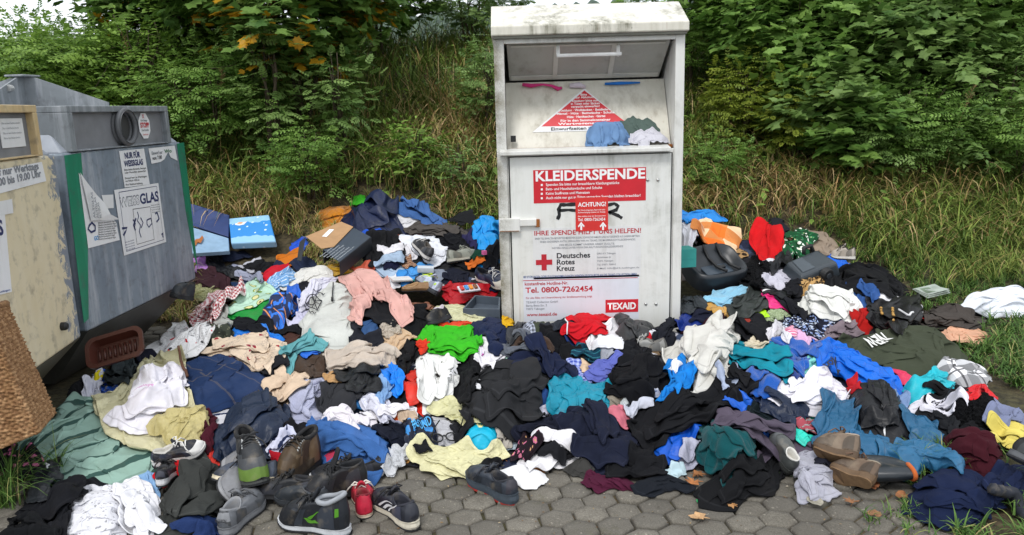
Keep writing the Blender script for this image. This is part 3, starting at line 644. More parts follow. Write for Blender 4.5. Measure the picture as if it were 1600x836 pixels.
# name | colour | fabric | label | outline | options      (outlines are traced in photo pixels, draped in world metres below)
ITEMS = r'''
cloth_scrap|3fae2a|cotton|bright lime green scrap poking up behind the puffy navy jacket|550,316 556,305 567,304 570,314|
cardigan|d8860f|knit|mustard orange cardigan lying on the dry grass beside the cardboard flap|495,332 515,320 545,319 548,332 530,345 508,350 500,340|
jacket|37598c|denim|blue denim jacket stretched along the back edge of the heap|598,318 620,313 655,317 682,331 695,341 690,352 655,350 620,340|
shirt|d9d9dc|cotton|small white shirt folded under the blue denim jacket|620,336 640,331 657,337 655,348 630,350|
duvet_jacket|1c2749|nylon|puffy dark navy quilted jacket on top of the back left heap|524,348 538,325 560,311 590,304 598,301 602,318 618,326 637,350 600,362 560,364 540,352|loft=.16
cloth_scrap|1c1d20|cotton|black scrap lying alone on the grass left of the blue plastic sack|703,338 735,325 740,341 722,347|
trousers|55504c|cotton|grey brown trousers curving behind the white shirts|632,350 665,341 702,345 730,360 716,369 690,356 660,364 638,360|e=1.3
plastic_sack|1494e0|nylon|bright blue crinkled plastic sack leaning on the left side of the white container|731,352 745,334 765,326 780,328 782,386 766,394 752,402 740,378|loft=.22 e=1.3
jersey|2e2c55|cotton|dark violet blue jersey squeezed behind the blue plastic sack|714,368 732,358 742,382 730,390 718,378|
cloth_scrap|2450b0|cotton|royal blue scrap next to the black printed box|563,362 585,356 600,362 587,374 570,370|
sweater|17181d|fleece|black fleece heap between white shirts and blue sack|672,364 700,350 718,360 722,376 748,394 742,408 720,408 695,398 678,378|loft=.06
trousers|16171c|cotton|black trousers lying diagonally above the white socks|596,362 625,355 652,385 640,396 610,382|
jacket|15161a|cotton|black jacket crumpled right behind the printed box|573,362 600,360 596,390 590,408 572,412 568,390|loft=.05
towel|8a4636|cotton|rust brown towel peeking out among white shirts|623,364 655,362 658,376 630,376|
shirt|e3e6ee|cotton|white shirt with pale blue sheen draped over the back heap|626,368 660,364 680,357 680,370 694,388 692,398 676,408 655,394 640,382|e=1.3 loft=.05
trousers|93a6bd|denim|light blue jeans bunched under white leggings at the back|586,402 605,394 632,402 636,422 612,430 588,420|
leggings|dfdde2|cotton|white leggings looped across the back heap near the canvas shoe|588,386 600,377 625,380 648,393 632,401 600,398 592,392|e=1.3
beanie|1d2140|knit|dark navy beanie on the light blue jeans|596,402 614,395 627,401 617,412 602,413|loft=.05
swim_shorts|1e51c4|nylon|royal blue swim shorts behind the open end of the printed box|453,394 458,379 478,370 474,386 465,398|
cloth_scrap|c06c1e|cotton|orange brown cloth left of the open printed box|435,402 450,393 467,394 470,410 450,409|
scarf|232d46|cotton|navy scarf stretched flat on the ground below the orange cloth|422,408 440,402 492,410 494,418 466,421 430,417|
scarf|c79a14|knit|mustard yellow knotted scarf above the pink baby jacket|494,420 515,407 535,409 550,406 548,417 520,425 505,423|e=1.4
carton_scrap|b04a30|paper|flat red and orange carton beside the yellow scarf|548,411 578,404 583,416 560,421|e=1.02
ski_jacket|2a2d31|cotton|dark grey jacket with neon yellow tab by the green bin edge|304,386 325,376 346,389 350,400 318,400|
blanket|1a2238|cotton|flat navy blanket under the blue cloud mattress|325,392 380,388 392,396 352,404|e=1.05
blouse|b27fca|cotton|lilac blouse against the corner of the grey glass bin|305,402 325,397 335,410 332,424 310,424|
leather_jacket|15171d|nylon|black leather jacket sprawling near the glass bin corner|322,397 345,397 363,420 388,432 384,446 360,449 345,434 330,417|e=1.25
sweater|8f93a6|cotton|pale grey sweater behind the avocado bag|357,417 365,407 400,419 412,430 388,436 370,430|
shirt|b3b4bd|cotton|pale grey shirt sleeve behind the black sock|376,412 405,400 410,412 390,420|
sock|14151a|cotton|black sock ball near the dry grass edge|383,413 405,404 424,405 422,417 410,429 400,420|loft=.03
sweater|3a2128|cotton|maroon brown sweater at the foot of the grey glass bin|296,444 310,418 335,416 352,430 358,447 330,444|loft=.04
scarf|a560b4|cotton|thin violet scarf over the maroon brown sweater|312,444 335,431 342,437 320,447|
trousers|1d3558|denim|dark blue cuff under the pale grey sweater|364,440 385,432 402,436 397,446 375,449|
cap|b81528|cotton|deep red knit cap behind the avocado bag|409,428 422,414 440,411 449,419 432,428 418,438|loft=.05
shirt|6f9cc9|cotton|light blue striped shirt rolled beside the red knit cap|415,442 432,424 455,417 462,426 442,442 428,451|pat=stripes c2=cfdcea sc=.03
towel|e6e4de|terry|white towel stretched behind the grey hoodie|440,444 462,426 470,416 495,413 522,427 507,436 480,438 463,447|e=1.25
shirt|24252d|cotton|black shirt under the white towel|452,452 470,439 502,434 492,454|
plush_rug|bfc089|fluffy|fluffy pale lime plush rug under the bin edge|291,454 308,443 340,440 350,450 326,466 310,460|loft=.05
shirt|a31a2c|cotton|red and white gingham shirt beside the fluffy lime rug|297,484 328,455 345,446 373,443 384,449 367,462 352,468 352,492 336,506 304,498|pat=gingham c2=ece6e4 sc=.042 loft=.06
sock|171a28|cotton|dark navy sock between gingham shirt and avocado bag|348,478 355,465 378,451 384,458 364,484|loft=.02
gift_bag|148a34|nylon|shiny green gift bag under the avocado bag|355,482 398,465 436,452 418,477 402,497 370,490|e=1.08 loft=.05
gift_bag|bfe3cc|nylon|mint green bag printed with avocado halves|357,480 385,445 402,431 412,435 436,451 400,470|pat=avocado e=1.06 loft=.06
shorts|1f5cc0|nylon|bright blue shorts behind the laced backpack|450,446 465,447 473,460 472,478 456,486 455,466|
backpack|182a55|nylon|dark blue backpack with bright blue panels and orange cord|403,494 423,465 445,446 457,448 458,466 450,482 432,504 410,501|pat=lacing c2=2f74d8 c3=d28a55 e=1.06 loft=.13
pillowcase|cdcbe2|cotton|lavender white pillowcase left of the grey hoodie|452,492 475,477 482,490 477,506 458,503|
shirt|d9d8e6|cotton|lavender white shirt under the hood of the grey hoodie|467,473 480,449 500,434 524,429 514,452 490,467 474,477|e=1.25
trousers|17181d|cotton|black trousers bottom under the pink baby jacket|551,492 575,460 592,456 612,476 628,490 634,512 600,518 555,524|loft=.04
shirt|101116|cotton|black shirt showing under the hem of the grey hoodie|427,518 455,501 478,505 464,520 440,526|
hoodie|d3d5cf|fleece|light grey hoodie with black geometric print and hanging cord|466,526 474,490 490,461 508,447 524,431 545,437 552,455 555,485 558,522 550,534 520,536 486,528|e=1.08 loft=.10 pat=hoodie big
scarf|c9c9c1|fluffy|grey white scrunched scarf beside the pink sleeve|598,466 615,469 628,490 612,494 602,484|
sweatpants|22242d|cotton|dark navy sweatpants right of the grey hoodie|552,502 597,495 596,524 552,540|loft=.03
sweater|15161a|fleece|big black sweater in the middle above the green shirt|640,477 650,470 672,484 680,500 664,512 635,514 628,494|loft=.06
babygro|3f8fd6|cotton|sky blue babygro left of the small white plastic box|622,424 640,415 652,428 630,440|
shirt|4d96d8|cotton|sky blue shirt beside the canvas shoe|638,417 655,406 672,412 667,424 645,424|
ribbon|1aa58a|cotton|teal ribbon under the small white plastic box|648,434 665,430 684,431 667,438|
jacket|191d2e|cotton|navy jacket crumpled behind the red jacket|686,424 707,414 727,419 728,434 700,439|
jacket|a50f1c|nylon|dark red jacket with black zip left of the white container|692,442 705,434 725,436 750,443 775,446 770,457 735,460 717,466 705,465 695,454|loft=.06 e=1.2
polo_shirt|17264d|cotton|dark blue polo shirt squeezed against the container left foot|748,424 772,408 782,412 782,446 765,446|
trousers|15171f|cotton|black trousers between blue sack and container foot|742,402 762,396 782,388 782,414 760,416|
plastic_bag|e0dfb4|plastic|crumpled yellowish plastic bag in front of the grey tray|669,478 685,472 717,471 756,492 749,500 720,496 690,488|e=1.35
babygro|8fb4da|cotton|pale blue babygro below the yellowish bag near the tray|675,490 692,485 698,497 682,503|
vest|d9411f|nylon|orange red vest sticking out above the green shirt|686,501 700,497 742,498 726,508 695,507|
sweatshirt|1b2748|fleece|navy fleece bundle at the left foot of the white container|727,507 755,490 780,489 797,501 803,518 782,530 765,534 745,528|loft=.10
towel|9fc4b4|terry|mint green towel between navy bundle and grey jumper|740,528 765,526 800,545 796,554 770,544|
shirt|e7e5ea|cotton|white shirt under the mint green towel|728,532 757,531 782,540 788,550 770,560 748,576 740,562|
leggings|6f2a8c|nylon|purple galaxy print leggings beside the white shirt|724,543 737,535 751,540 749,562 739,568|pat=floral c2=d05ab8 c3=e9e2f0 sc=.05
t_shirt|0f1014|cotton|black t-shirt with small white letters beside the white sheet|704,548 730,545 748,570 734,590 742,606 727,626 698,617|e=1.12
ski_jacket|c92a1b|nylon|bright red jacket with black zip under the white sheet|624,604 640,572 660,568 675,590 673,608 662,634 640,624|loft=.08 pat=zip c2=17181c
t_shirt|e8e8e5|cotton|large plain white t-shirt draped between red jacket and black t-shirt|648,542 667,535 711,546 712,582 702,608 686,627 660,634 668,600 656,572|e=1.05 loft=.07 big
leggings|121317|cotton|black leggings leg crossing beside the bright blue sleeve|618,562 635,527 652,524 658,540 637,566 625,592|
t_shirt|35a81e|cotton|vivid green t-shirt lying in the middle of the heap|646,522 672,501 705,504 740,510 750,525 734,545 710,550 672,540 664,528|e=1.28 loft=.06
cap|15161b|cotton|black cap with a visor left of the red jacket|597,624 615,606 640,601 664,610 647,624 620,629|loft=.05
scarf|d6b48c|knit|beige tan scarf twisted below the black sweater|584,536 590,514 600,509 622,509 646,514 647,523 634,524 624,542 606,570 600,556 612,540|e=1.25 loft=.05
fur_collar|d9cbb9|fluffy|pale fluffy fur collar on top of the beige scarf|593,513 603,499 616,500 624,510 608,517|loft=.05
jacket|1b1d20|nylon|black jacket spread in the centre left under the cream jumper|503,580 550,563 575,556 597,551 601,580 585,616 560,604 548,585 517,584|loft=.05
jumper|cfc0b0|knit|cream beige jumper rolled across the black jacket|490,543 507,534 540,536 572,539 595,534 618,540 613,560 575,558 547,568 525,570 512,563 503,572|e=1.28 loft=.06
t_shirt|1280e8|nylon|bright azure t-shirt sleeve left of the white sheet|596,575 612,559 627,577 625,602 619,614 606,606|e=1.15 loft=.03
jeans|6d8fb8|denim|single light blue jeans leg beside the azure sleeve|578,616 595,584 611,600 600,626 584,625|
beanie|4a78ac|knit|small steel blue beanie lying on the black jacket|547,584 562,578 572,590 560,603|loft=.04
jumper|a8abc4|knit|lavender grey jumper heaped next to the tan cloth|445,624 460,598 472,584 497,579 517,581 509,606 500,622 507,644 480,654 450,646|e=1.35 loft=.06
swimsuit|2a6ea8|nylon|narrow blue swimsuit edge below the dark grey shorts|515,640 540,624 565,621 574,628 545,636 522,644|
shirt|d3d4e2|cotton|pale grey white shirt strips right of the dark grey shorts|550,609 572,609 612,626 598,640 570,632|e=1.25
cargo_shorts|303135|cotton|dark grey cargo shorts in the left centre|497,614 508,590 535,578 560,595 558,618 536,636 510,640|loft=.07
t_shirt|e4dfe4|cotton|white t-shirt heaped above the blue denim shirt|492,666 500,649 520,633 540,630 575,642 582,662 540,658 515,660|e=1.35
t_shirt|e8e6ea|cotton|white t-shirt with an orange hem in the centre|565,634 600,629 632,626 648,630 648,640 600,648 578,648|e=1.3
vest|e35a14|cotton|orange and green vest strip under the white orange hemmed t-shirt|594,640 612,634 636,642 628,648 604,646|
jumper|d5bda4|cotton|plain tan jumper spreading below the teal cloth|388,609 420,580 440,571 462,561 486,578 470,592 454,608 447,632 417,619|e=1.1 loft=.03 big
skirt|4b3a2e|cord|brown corduroy skirt left of the cream jumper|456,556 475,545 494,544 504,568 484,579 462,566|e=1.08
bikini|1c62c8|nylon|blue strip of swimwear under the teal cloth collar|463,546 497,536 494,546 475,551|
polo_shirt|5d9a9f|cotton|dusty teal polo shirt hanging over the tan jumper|430,535 455,521 485,519 508,530 500,539 472,543 462,555 452,577 434,576 437,555|e=1.12
sweatpants|14161d|cotton|long black rolled sweatpants left of the laced backpack|346,500 370,489 395,493 420,499 424,509 387,513 358,511|loft=.04
jersey|1b77d8|nylon|bright blue jersey under the cream floral blouse|337,527 353,513 382,508 412,506 440,524 432,533 412,524 367,522 345,534|loft=.03
beanie|3d4238|cotton|olive grey camouflage hat beside the bright blue jersey|316,520 328,504 347,502 360,513 344,529 324,530|pat=camo c2=22251f loft=.07
blouse|1e1f25|cotton|black panel of a blouse beside the dusty teal polo shirt|402,560 437,546 449,564 432,575|
blouse|d9c5ae|cotton|cream blouse with dark red and blue floral print|305,537 332,533 355,528 367,514 390,514 415,516 440,532 442,550 422,559 402,566 382,569 360,568 347,554|pat=print c2=8e2230 c3=1d2d50 sc=.06 e=1.25 loft=.06
pyjamas|dfdfe0|cotton|white pyjama sheet with red and black drawings|177,565 205,537 240,511 265,496 287,494 330,503 330,515 308,537 272,555 240,556 203,572|pat=print c2=b3242c c3=23232a sc=.085 e=1.15 loft=.08 big
cloth_scrap|14151d|cotton|small black scrap at the edge of the brown plastic tub|151,566 172,551 188,555 184,570|
cloth_scrap|d5d3e6|cotton|tiny white scrap beside the black scrap by the tub|153,568 167,561 180,567 168,575|
sock|171a2c|cotton|navy sock on the white pyjama sheet corner|203,564 220,546 234,551 236,567|loft=.03
jacket|30383b|cotton|dark slate jacket behind the blue football shirt|93,582 115,561 140,560 162,566 187,564 220,567 216,584 187,593 150,590 110,594|e=1.25 loft=.04
leather_bag|4d3018|leather|brown leather bag lying behind the wicker basket|62,584 82,573 108,584 116,602 110,632 84,644 72,606|e=1.04 loft=.10
trousers|0d0e13|cotton|black trousers in the gap behind the green striped blanket|98,604 125,603 140,614 122,624 104,622|
football_shirt|1559c8|nylon|blue football shirt with yellow trim behind the green blanket|116,595 138,585 160,580 196,589 197,604 186,615 162,612 148,604|pat=trim c2=e2d22a
sock|dfe0ec|cotton|white sock with a yellow heel on the blue football shirt|103,597 132,591 153,602 150,614 136,616 128,607|pat=patch c2=e0d020 loft=.02
shirt|c9c9cf|cotton|grey white striped shirt below the blue jeans shorts|320,631 360,628 355,656 348,668 328,664|pat=stripes c2=1f2a48 sc=.09
leather_bag|5a2a1c|leather|shiny red brown leather bag half under the jeans shorts|270,622 290,604 308,620 314,634 290,632|e=1.03 loft=.04
jeans_shorts|152c52|denim|dark blue jeans shorts with pockets and brown belt patch|276,572 300,551 318,542 347,546 382,565 424,569 426,582 397,608 372,616 350,621 318,638 305,626 292,600|e=1.06 loft=.09 pat=seams big
sweatshirt|451020|cotton|maroon sweatshirt between tan bag and coral cloth|284,680 308,662 322,636 332,645 332,667 340,684 312,707 290,699|
hat|c0332a|cotton|coral red hat above the grey textile sneaker|304,709 322,688 326,666 340,664 341,714 325,722|loft=.03
blanket|88a69a|cotton|sage green blanket with dark stripes spread at the left front|14,688 42,655 88,642 95,628 140,609 178,608 190,625 182,662 210,680 244,688 258,702 246,722 228,739 182,756 112,753 95,760 80,751 86,724 82,712 48,706|pat=stripes c2=35524c sc=.16 e=1.18 loft=.06 big
plastic_bag|e8e2b8|plastic|large yellowish translucent plastic bag around the white t-shirt|150,634 158,611 185,606 222,576 238,555 262,549 284,554 292,600 302,640 295,676 291,697 265,705 225,693 176,666|e=1.2 loft=.05 big
t_shirt|ece9f1|cotton|bright white t-shirt with small pink writing on the yellowish bag|162,642 200,617 224,598 232,567 252,559 279,564 292,590 272,614 254,634 242,648 232,656 192,661|e=1.08 loft=.08 big
plastic_bag|c6b97e|plastic|dirty tan plastic bag with dark stains beside the white t-shirt|230,650 250,631 280,624 314,631 322,640 311,668 296,681 272,678 243,664|e=1.3 loft=.09
rain_jacket|1e2b42|nylon|dark navy rain jacket behind the hiking boots|333,694 342,650 370,613 397,606 418,616 447,629 454,640 449,664 424,692 400,694 375,694 350,697|e=1.12 loft=.12 big
cloth_scrap|14151a|cotton|black scrap between navy rain jacket and blue denim shirt|444,664 458,645 477,654 494,667 468,679 446,672|
shirt|d4d6ea|cotton|lavender white shirt with thin dark lines behind the brown hiking boot|418,694 435,668 455,665 460,677 452,687 452,705 425,704|pat=stripes c2=26304f sc=.06
cloth_scrap|a31422|cotton|small red cloth behind the hiking boots|424,702 447,707 445,720 430,716|
denim_shirt|31588f|denim|bright blue denim shirt with a red label behind the black shoes|456,676 495,658 520,650 552,656 582,661 612,674 620,688 606,714 582,732 525,730 500,732 497,690 478,678|e=1.14 loft=.12 pat=label c2=c0222c big
cap|121728|cotton|dark navy cap with grey piping behind the white film|583,658 605,640 624,649 639,666 639,684 622,686 602,670|loft=.08
plastic_film|dcdce2|clear|thin white plastic film beside the blue lettered cap|667,660 676,642 697,649 714,660 708,668 722,674 712,687 680,684 672,672|e=1.3
cap|1b3152|nylon|blue black patterned cap with LOND lettering in front of the centre|633,659 648,645 670,653 681,667 675,681 650,683 635,675|pat=floral c2=3b86c8 c3=10182c sc=.05 loft=.09
shirt|1b1c21|cotton|black shirt between white film and turquoise bag|706,663 725,646 750,648 749,662 734,669 724,681 713,678|
plastic_bag|c9dbe9|clear|clear pale blue plastic bag right of the turquoise bag|788,658 815,660 812,671 836,671 818,685 788,694|e=1.25
cloth_bag|14aacb|nylon|turquoise shiny bag with yellow flowers on the paving edge|705,682 725,675 735,663 750,648 765,642 786,644 796,655 786,665 783,684 760,695 735,690 712,690|pat=flowers c2=e9e3a0 loft=.10 e=1.2
scarf|aaa49b|cotton|grey and white zigzag patterned scarf tucked in the turquoise bag|777,662 792,655 802,672 798,685 780,685|pat=leopard c2=3a3634 sc=.05 loft=.03
plastic_bag|e6e8ec|clear|small white crumpled plastic bag on the paving by the blue denim shirt|598,722 610,706 612,686 640,685 644,698 625,714 616,728|e=1.4 loft=.03
plastic_bag|ece7b6|plastic|long pale yellow plastic bag spread on the paving edge|636,684 655,677 679,684 687,698 715,688 740,690 777,684 795,702 772,710 757,726 740,738 705,735 690,740 670,726 648,712 638,702|e=1.35 loft=.03 big
plastic_bag|e6e3b0|plastic|pale yellow plastic bag under the big black coat|668,632 690,615 712,612 718,626 732,620 762,645 749,654 715,654 693,641|e=1.3 loft=.03
jumper|5d626c|knit|grey jumper arching behind the brown trousers|770,533 795,517 827,515 857,521 880,540 874,549 855,537 815,531 800,545|loft=.08
trousers|4a382d|cord|brown trousers folded under the grey jumper arch|798,542 808,526 840,524 860,535 868,548 840,542 818,540|loft=.06
shirt|c9b2b0|cotton|pinkish floral shirt edge right of the grey jumper arch|858,529 875,536 893,547 888,558 870,547|pat=floral c2=8a5a60 c3=e8dcd8 sc=.03
cap|424a3b|cotton|olive green cap at the foot of the container door|826,509 847,498 853,510 842,523 828,521|loft=.06
shirt|aeb4c4|cotton|grey checked shirt at the foot of the container door|811,507 830,503 833,519 812,522|pat=gingham c2=4a4d55 sc=.03
shoe_bag|34363a|nylon|dark grey bag at the left foot of the container door|795,511 815,501 815,522 798,524|loft=.04
trousers|2c3039|cotton|slate grey trousers lying against the container door|846,507 862,499 885,484 893,492 874,504 900,510 890,518 862,516|loft=.03
hoodie|15161b|fleece|black hoodie with a white cord by the red cloth|844,513 867,508 888,521 892,538 870,540 848,526|loft=.07
jersey|1b3164|cotton|dark blue jersey below the red cloth at the container|876,512 900,518 930,521 937,534 902,537 888,531|
sweater|bf1420|cotton|bright red sweater against the container door bottom|868,502 890,491 922,486 964,484 966,497 932,508 926,521 906,527 892,514|e=1.2 loft=.10
blouse|123d52|cotton|dark teal blouse with fine stripes below the white shirt|890,536 912,529 935,536 957,546 938,557 903,550|pat=stripes c2=2a6a78 sc=.03
cloth_scrap|0f1014|cotton|black cloth under the dark teal blouse|880,538 905,539 910,562 892,565 880,556|
polo_shirt|e6e6ea|cotton|bright white polo shirt right of the red sweater|920,524 926,506 947,503 967,488 974,507 970,522 992,532 980,551 957,549 933,540|e=1.25 loft=.08
leather_jacket|2a2b2d|leather|black leather jacket against the container lower right door|964,486 990,493 1020,505 1016,519 996,531 980,526 970,519|loft=.08 e=1.2
baby_clothes|dcdce4|cotton|white and blue baby clothes with a red dot right of the door|1003,528 1027,516 1040,542 1018,545|pat=patch c2=c0242c
coat|181b26|cotton|navy coat sleeve left of the big white knit|1022,524 1033,504 1060,495 1052,510 1053,524 1037,541|loft=.06
trousers|101218|cotton|black trousers rising below the leather jacket|955,548 988,526 1014,524 1018,542 1012,560 970,564|loft=.06
shirt|3b4da0|cotton|blue checked shirt next to the turquoise bundle|888,562 910,563 922,588 908,595 898,580|pat=gingham c2=a9b4e2 sc=.03
carton_scrap|cbb092|paper|tan cardboard piece beside the periwinkle top|911,560 940,561 930,578 912,575|e=1.01
tank_top|5a63ac|cotton|periwinkle blue tank top twisted above the black fleece|914,578 940,559 961,545 978,555 963,564 950,586 924,586|e=1.3 loft=.03
fleece_jacket|101116|fleece|thick black fleece jacket right of the turquoise bundle|942,590 960,566 985,559 1015,560 1041,574 1039,598 1018,611 995,619 968,614 948,604|loft=.12
jacket|17203c|cotton|navy jacket arched over the big black coat|786,556 798,541 820,534 852,538 877,551 899,565 912,590 892,580 865,578 830,562|loft=.10
coat|2a2b2e|cotton|big black coat crumpled in the centre front|722,624 738,595 745,574 765,557 795,549 835,551 870,570 870,590 858,610 840,614 842,632 860,640 850,655 842,665 825,662 800,657 768,645 742,637|e=1.22 loft=.14 big
jeans|1f3f74|denim|small piece of blue jeans in the armpit of the black coat|831,614 854,609 858,625 838,634|
shirt|bcbac8|cotton|grey white shirt strip below the black coat|838,635 855,624 874,623 862,636|
sports_bag|11839c|nylon|turquoise shiny bundle lying in the centre|856,605 859,585 875,569 890,569 904,580 909,592 922,583 945,582 958,607 959,625 927,630 890,627 858,622|e=1.22 loft=.10
jumper|8d8577|knit|taupe jumper piece right of the turquoise bundle|955,606 972,604 982,622 966,634 955,628|
scarf|4a3b2b|knit|brown knitted scarf above the white flowered shirt|846,660 872,650 896,659 872,669 850,669|
t_shirt|e5e3e6|cotton|white shirt with a pink flower on the paving edge|810,713 818,696 838,693 848,674 852,662 887,659 921,679 914,700 897,716 877,720 825,720|pat=flowerspot c2=cf4f92 e=1.08
sweatshirt|14182a|cotton|dark navy sweatshirt left of the navy trousers|800,665 838,652 872,635 870,655 855,668 826,676 807,674|
t_shirt|1c1d22|cotton|crumpled black t-shirt on the white flowered shirt|833,695 850,671 876,670 901,677 898,703 873,711 858,704 836,701|e=1.35 loft=.03
leggings|33202a|cotton|black leggings with tiny pink flowers at the paving edge|800,708 804,689 825,673 847,668 850,682 834,694 816,705|pat=floral c2=c06a88 c3=1a1218 sc=.025
sweatpants|101116|cotton|flat black sweatpants on the paving in the centre|936,728 965,710 985,676 1002,673 1034,686 1060,714 1053,725 1002,735 950,732|e=1.12
trousers|171d33|cotton|wide dark navy trousers lying in the front centre|866,641 890,626 935,623 962,637 977,652 1002,672 986,682 981,712 957,722 920,722 897,711 915,684 900,667|e=1.1 loft=.10 big
shirt|b7bac6|cotton|heather grey t-shirt left of the long black trousers|966,632 990,611 1027,607 1034,613 1010,626 1005,642 984,650|loft=.03
plastic_bag|dbe2e4|clear|small torn white plastic piece beside the heather grey t-shirt|957,631 975,614 988,614 976,630|e=1.2
hoodie|c06a78|cotton|dusty pink cloth between navy trousers and grey t-shirt|955,640 968,632 982,645 978,660 962,652|
jacket|0e50b4|nylon|royal blue shiny swim jacket left of the teal sweatshirt|1024,690 1040,672 1040,646 1067,635 1097,643 1084,659 1066,684 1071,710 1052,715 1034,706|e=1.2 loft=.07
trousers|101116|cotton|long black trousers sweeping across the right centre|993,640 1000,628 1020,613 1050,608 1080,588 1115,585 1157,590 1188,600 1220,620 1197,642 1180,636 1172,626 1142,618 1120,628 1098,634 1087,643 1052,648 1050,664 1043,680 1008,676 985,655|e=1.1 loft=.10 big
shirt|1658bc|nylon|crinkled royal blue shirt under the long black trousers|1116,627 1140,612 1167,612 1184,622 1178,635 1157,650 1133,637|e=1.4 loft=.05
jacket|0d1c22|cotton|dark green black jacket right of the grey mauve trousers|1152,648 1170,630 1200,630 1222,643 1246,654 1250,680 1215,674 1183,662|loft=.05
rain_jacket|16233c|nylon|dark navy shiny jacket below the white lettered t-shirt|1177,608 1210,600 1237,618 1274,629 1271,640 1235,650 1217,650 1195,637|e=1.25 loft=.05
cloth_scrap|101115|cotton|black cloth beneath the teal sweatshirt|1095,708 1130,712 1136,736 1115,732 1092,720|
sweatpants|0f1014|cotton|black sweatpants reaching down onto the paving right of centre|1086,760 1108,738 1133,726 1168,708 1178,678 1214,685 1224,732 1203,757 1162,767 1149,781 1122,781 1100,776|e=1.15 loft=.06 big
sweatshirt|a3a4b5|cotton|pale grey sweatshirt strip left of the teal sweatshirt|1055,696 1067,672 1098,645 1102,665 1094,678 1096,702 1090,717 1070,718|e=1.2 loft=.03
sweatshirt|0f5358|fleece|dark teal fleece sweatshirt knotted at the right front|1085,676 1097,644 1120,635 1142,645 1149,660 1169,674 1180,698 1171,714 1159,710 1153,730 1129,733 1126,714 1107,706 1090,697|e=1.22 loft=.13 big
trousers|5a5160|cotton|grey mauve trousers twisted diagonally at the right front|1090,644 1108,625 1135,627 1160,645 1180,658 1212,663 1245,671 1270,681 1292,706 1287,718 1258,701 1240,700 1210,694 1190,706 1182,693 1200,680 1172,677 1138,656 1118,641|e=1.2 loft=.07
vest|30cdb0|cotton|aqua green vest strip beside the navy shiny jacket|1246,647 1275,630 1286,633 1284,644 1258,653|
bikini|28c9b4|nylon|aqua swim top left of the blue rain trousers|1228,657 1247,655 1264,668 1280,678 1258,686 1242,676|
scarf|9a4650|cotton|striped red and grey scarf between two aqua tops|1232,653 1258,650 1282,645 1281,668 1262,668|pat=stripes c2=8d8f8e sc=.05
leggings|1c1d2a|cotton|dark navy leggings under the brown boots|1272,690 1300,682 1318,700 1330,726 1300,728 1278,710|
jumper|a7a7b4|knit|light grey jumper with torn holes lying on the paving|1237,704 1250,691 1263,690 1289,711 1300,740 1310,752 1297,764 1277,762 1267,769 1250,765 1242,744 1252,736 1243,714|e=1.3 loft=.07
t_shirt|eae8f0|cotton|white t-shirt heap with black letters at the right|1193,603 1205,588 1245,586 1258,573 1277,573 1309,580 1334,600 1336,611 1290,612 1294,628 1280,637 1255,628 1225,621|e=1.3 loft=.09 big
trousers|15337c|fleece|blue fleece lining under the turquoise leggings|1208,560 1230,552 1250,566 1244,582 1212,584|
ski_trousers|0b50a6|fleece|blue fleece trousers with a dark grey knee patch|1190,545 1200,524 1222,518 1260,525 1286,530 1288,560 1262,570 1242,575 1220,566 1210,550|e=1.12 loft=.12 pat=kneepatch c2=2b2d36
sweater|0b50a6|fleece|blue fleece sweater bulging below the turquoise leggings|1164,572 1190,556 1212,553 1216,573 1214,600 1192,604 1173,592|loft=.08
jacket|14151a|cotton|black jacket behind the blue fleece sweater|1132,574 1165,570 1182,595 1150,598|
cap|9c5a1e|leather|rust brown leather cap behind the blue fleece sweater|1156,554 1177,548 1190,555 1168,566|loft=.03
denim_shirt|8c96ab|denim|grey blue denim shirt right of the big white knit|1105,563 1125,558 1148,580 1149,598 1122,594|
jeans|7a8296|denim|faded grey jeans piece under the turquoise leggings|1130,550 1157,543 1164,568 1138,574|
leggings|0e7d90|cotton|turquoise leggings winding across the blue fleece trousers|1122,549 1132,532 1147,512 1159,530 1187,534 1216,545 1230,566 1249,577 1266,568 1257,589 1225,590 1205,564 1183,550 1157,546 1152,558|e=1.12 loft=.04
shawl|7ac9c0|cotton|pale aqua shawl end beside the dark shoe sole|1254,580 1272,558 1284,556 1282,568 1262,584|
sweater|3a0f1c|knit|maroon knit top behind the big white knit|1067,507 1100,496 1134,489 1134,499 1117,515 1100,507|loft=.05
knit_sweater|e4e2da|knit|big cream white knitted sweater heaped right of the container|1040,537 1052,519 1066,510 1077,507 1110,505 1122,508 1141,490 1155,501 1154,513 1138,532 1129,542 1145,557 1134,565 1112,564 1129,588 1115,594 1083,590 1077,570 1058,564 1046,548|e=1.28 loft=.15 big
t_shirt|1277c8|cotton|azure t-shirt with white patch left of the long black trousers|1036,570 1045,554 1067,558 1086,578 1074,583 1074,595 1057,611 1028,616 1037,597 1051,591 1047,578|pat=patch c2=e4e6ec e=1.2 loft=.04
tracksuit|122c78|nylon|royal blue tracksuit at the right foot of the container|1058,494 1075,481 1100,470 1114,481 1097,498 1067,504|loft=.05
jeans|171b30|cotton|dark navy trousers with white tag right of the container foot|1080,499 1110,479 1144,488 1120,498|
t_shirt|2e3338|nylon|dark slate bag flap at the right corner of the container|1060,472 1075,459 1097,460 1109,476 1082,484|
baby_jacket|cf9a34|knit|mustard yellow knit right of the slate flap|1096,466 1120,460 1140,469 1143,489 1118,486|e=1.25 loft=.04
blanket|4f554a|cotton|olive grey fabric patch left of the flowered dress|1188,474 1212,473 1236,481 1225,489 1200,487|
lace_blouse|b5c79a|fluffy|pale green lace top below the neon yellow shirt|1178,492 1200,483 1238,488 1240,501 1198,500|
sports_shirt|aee81a|nylon|neon yellow green shirt in the right heap|1157,485 1175,474 1194,478 1200,488 1180,494|loft=.03
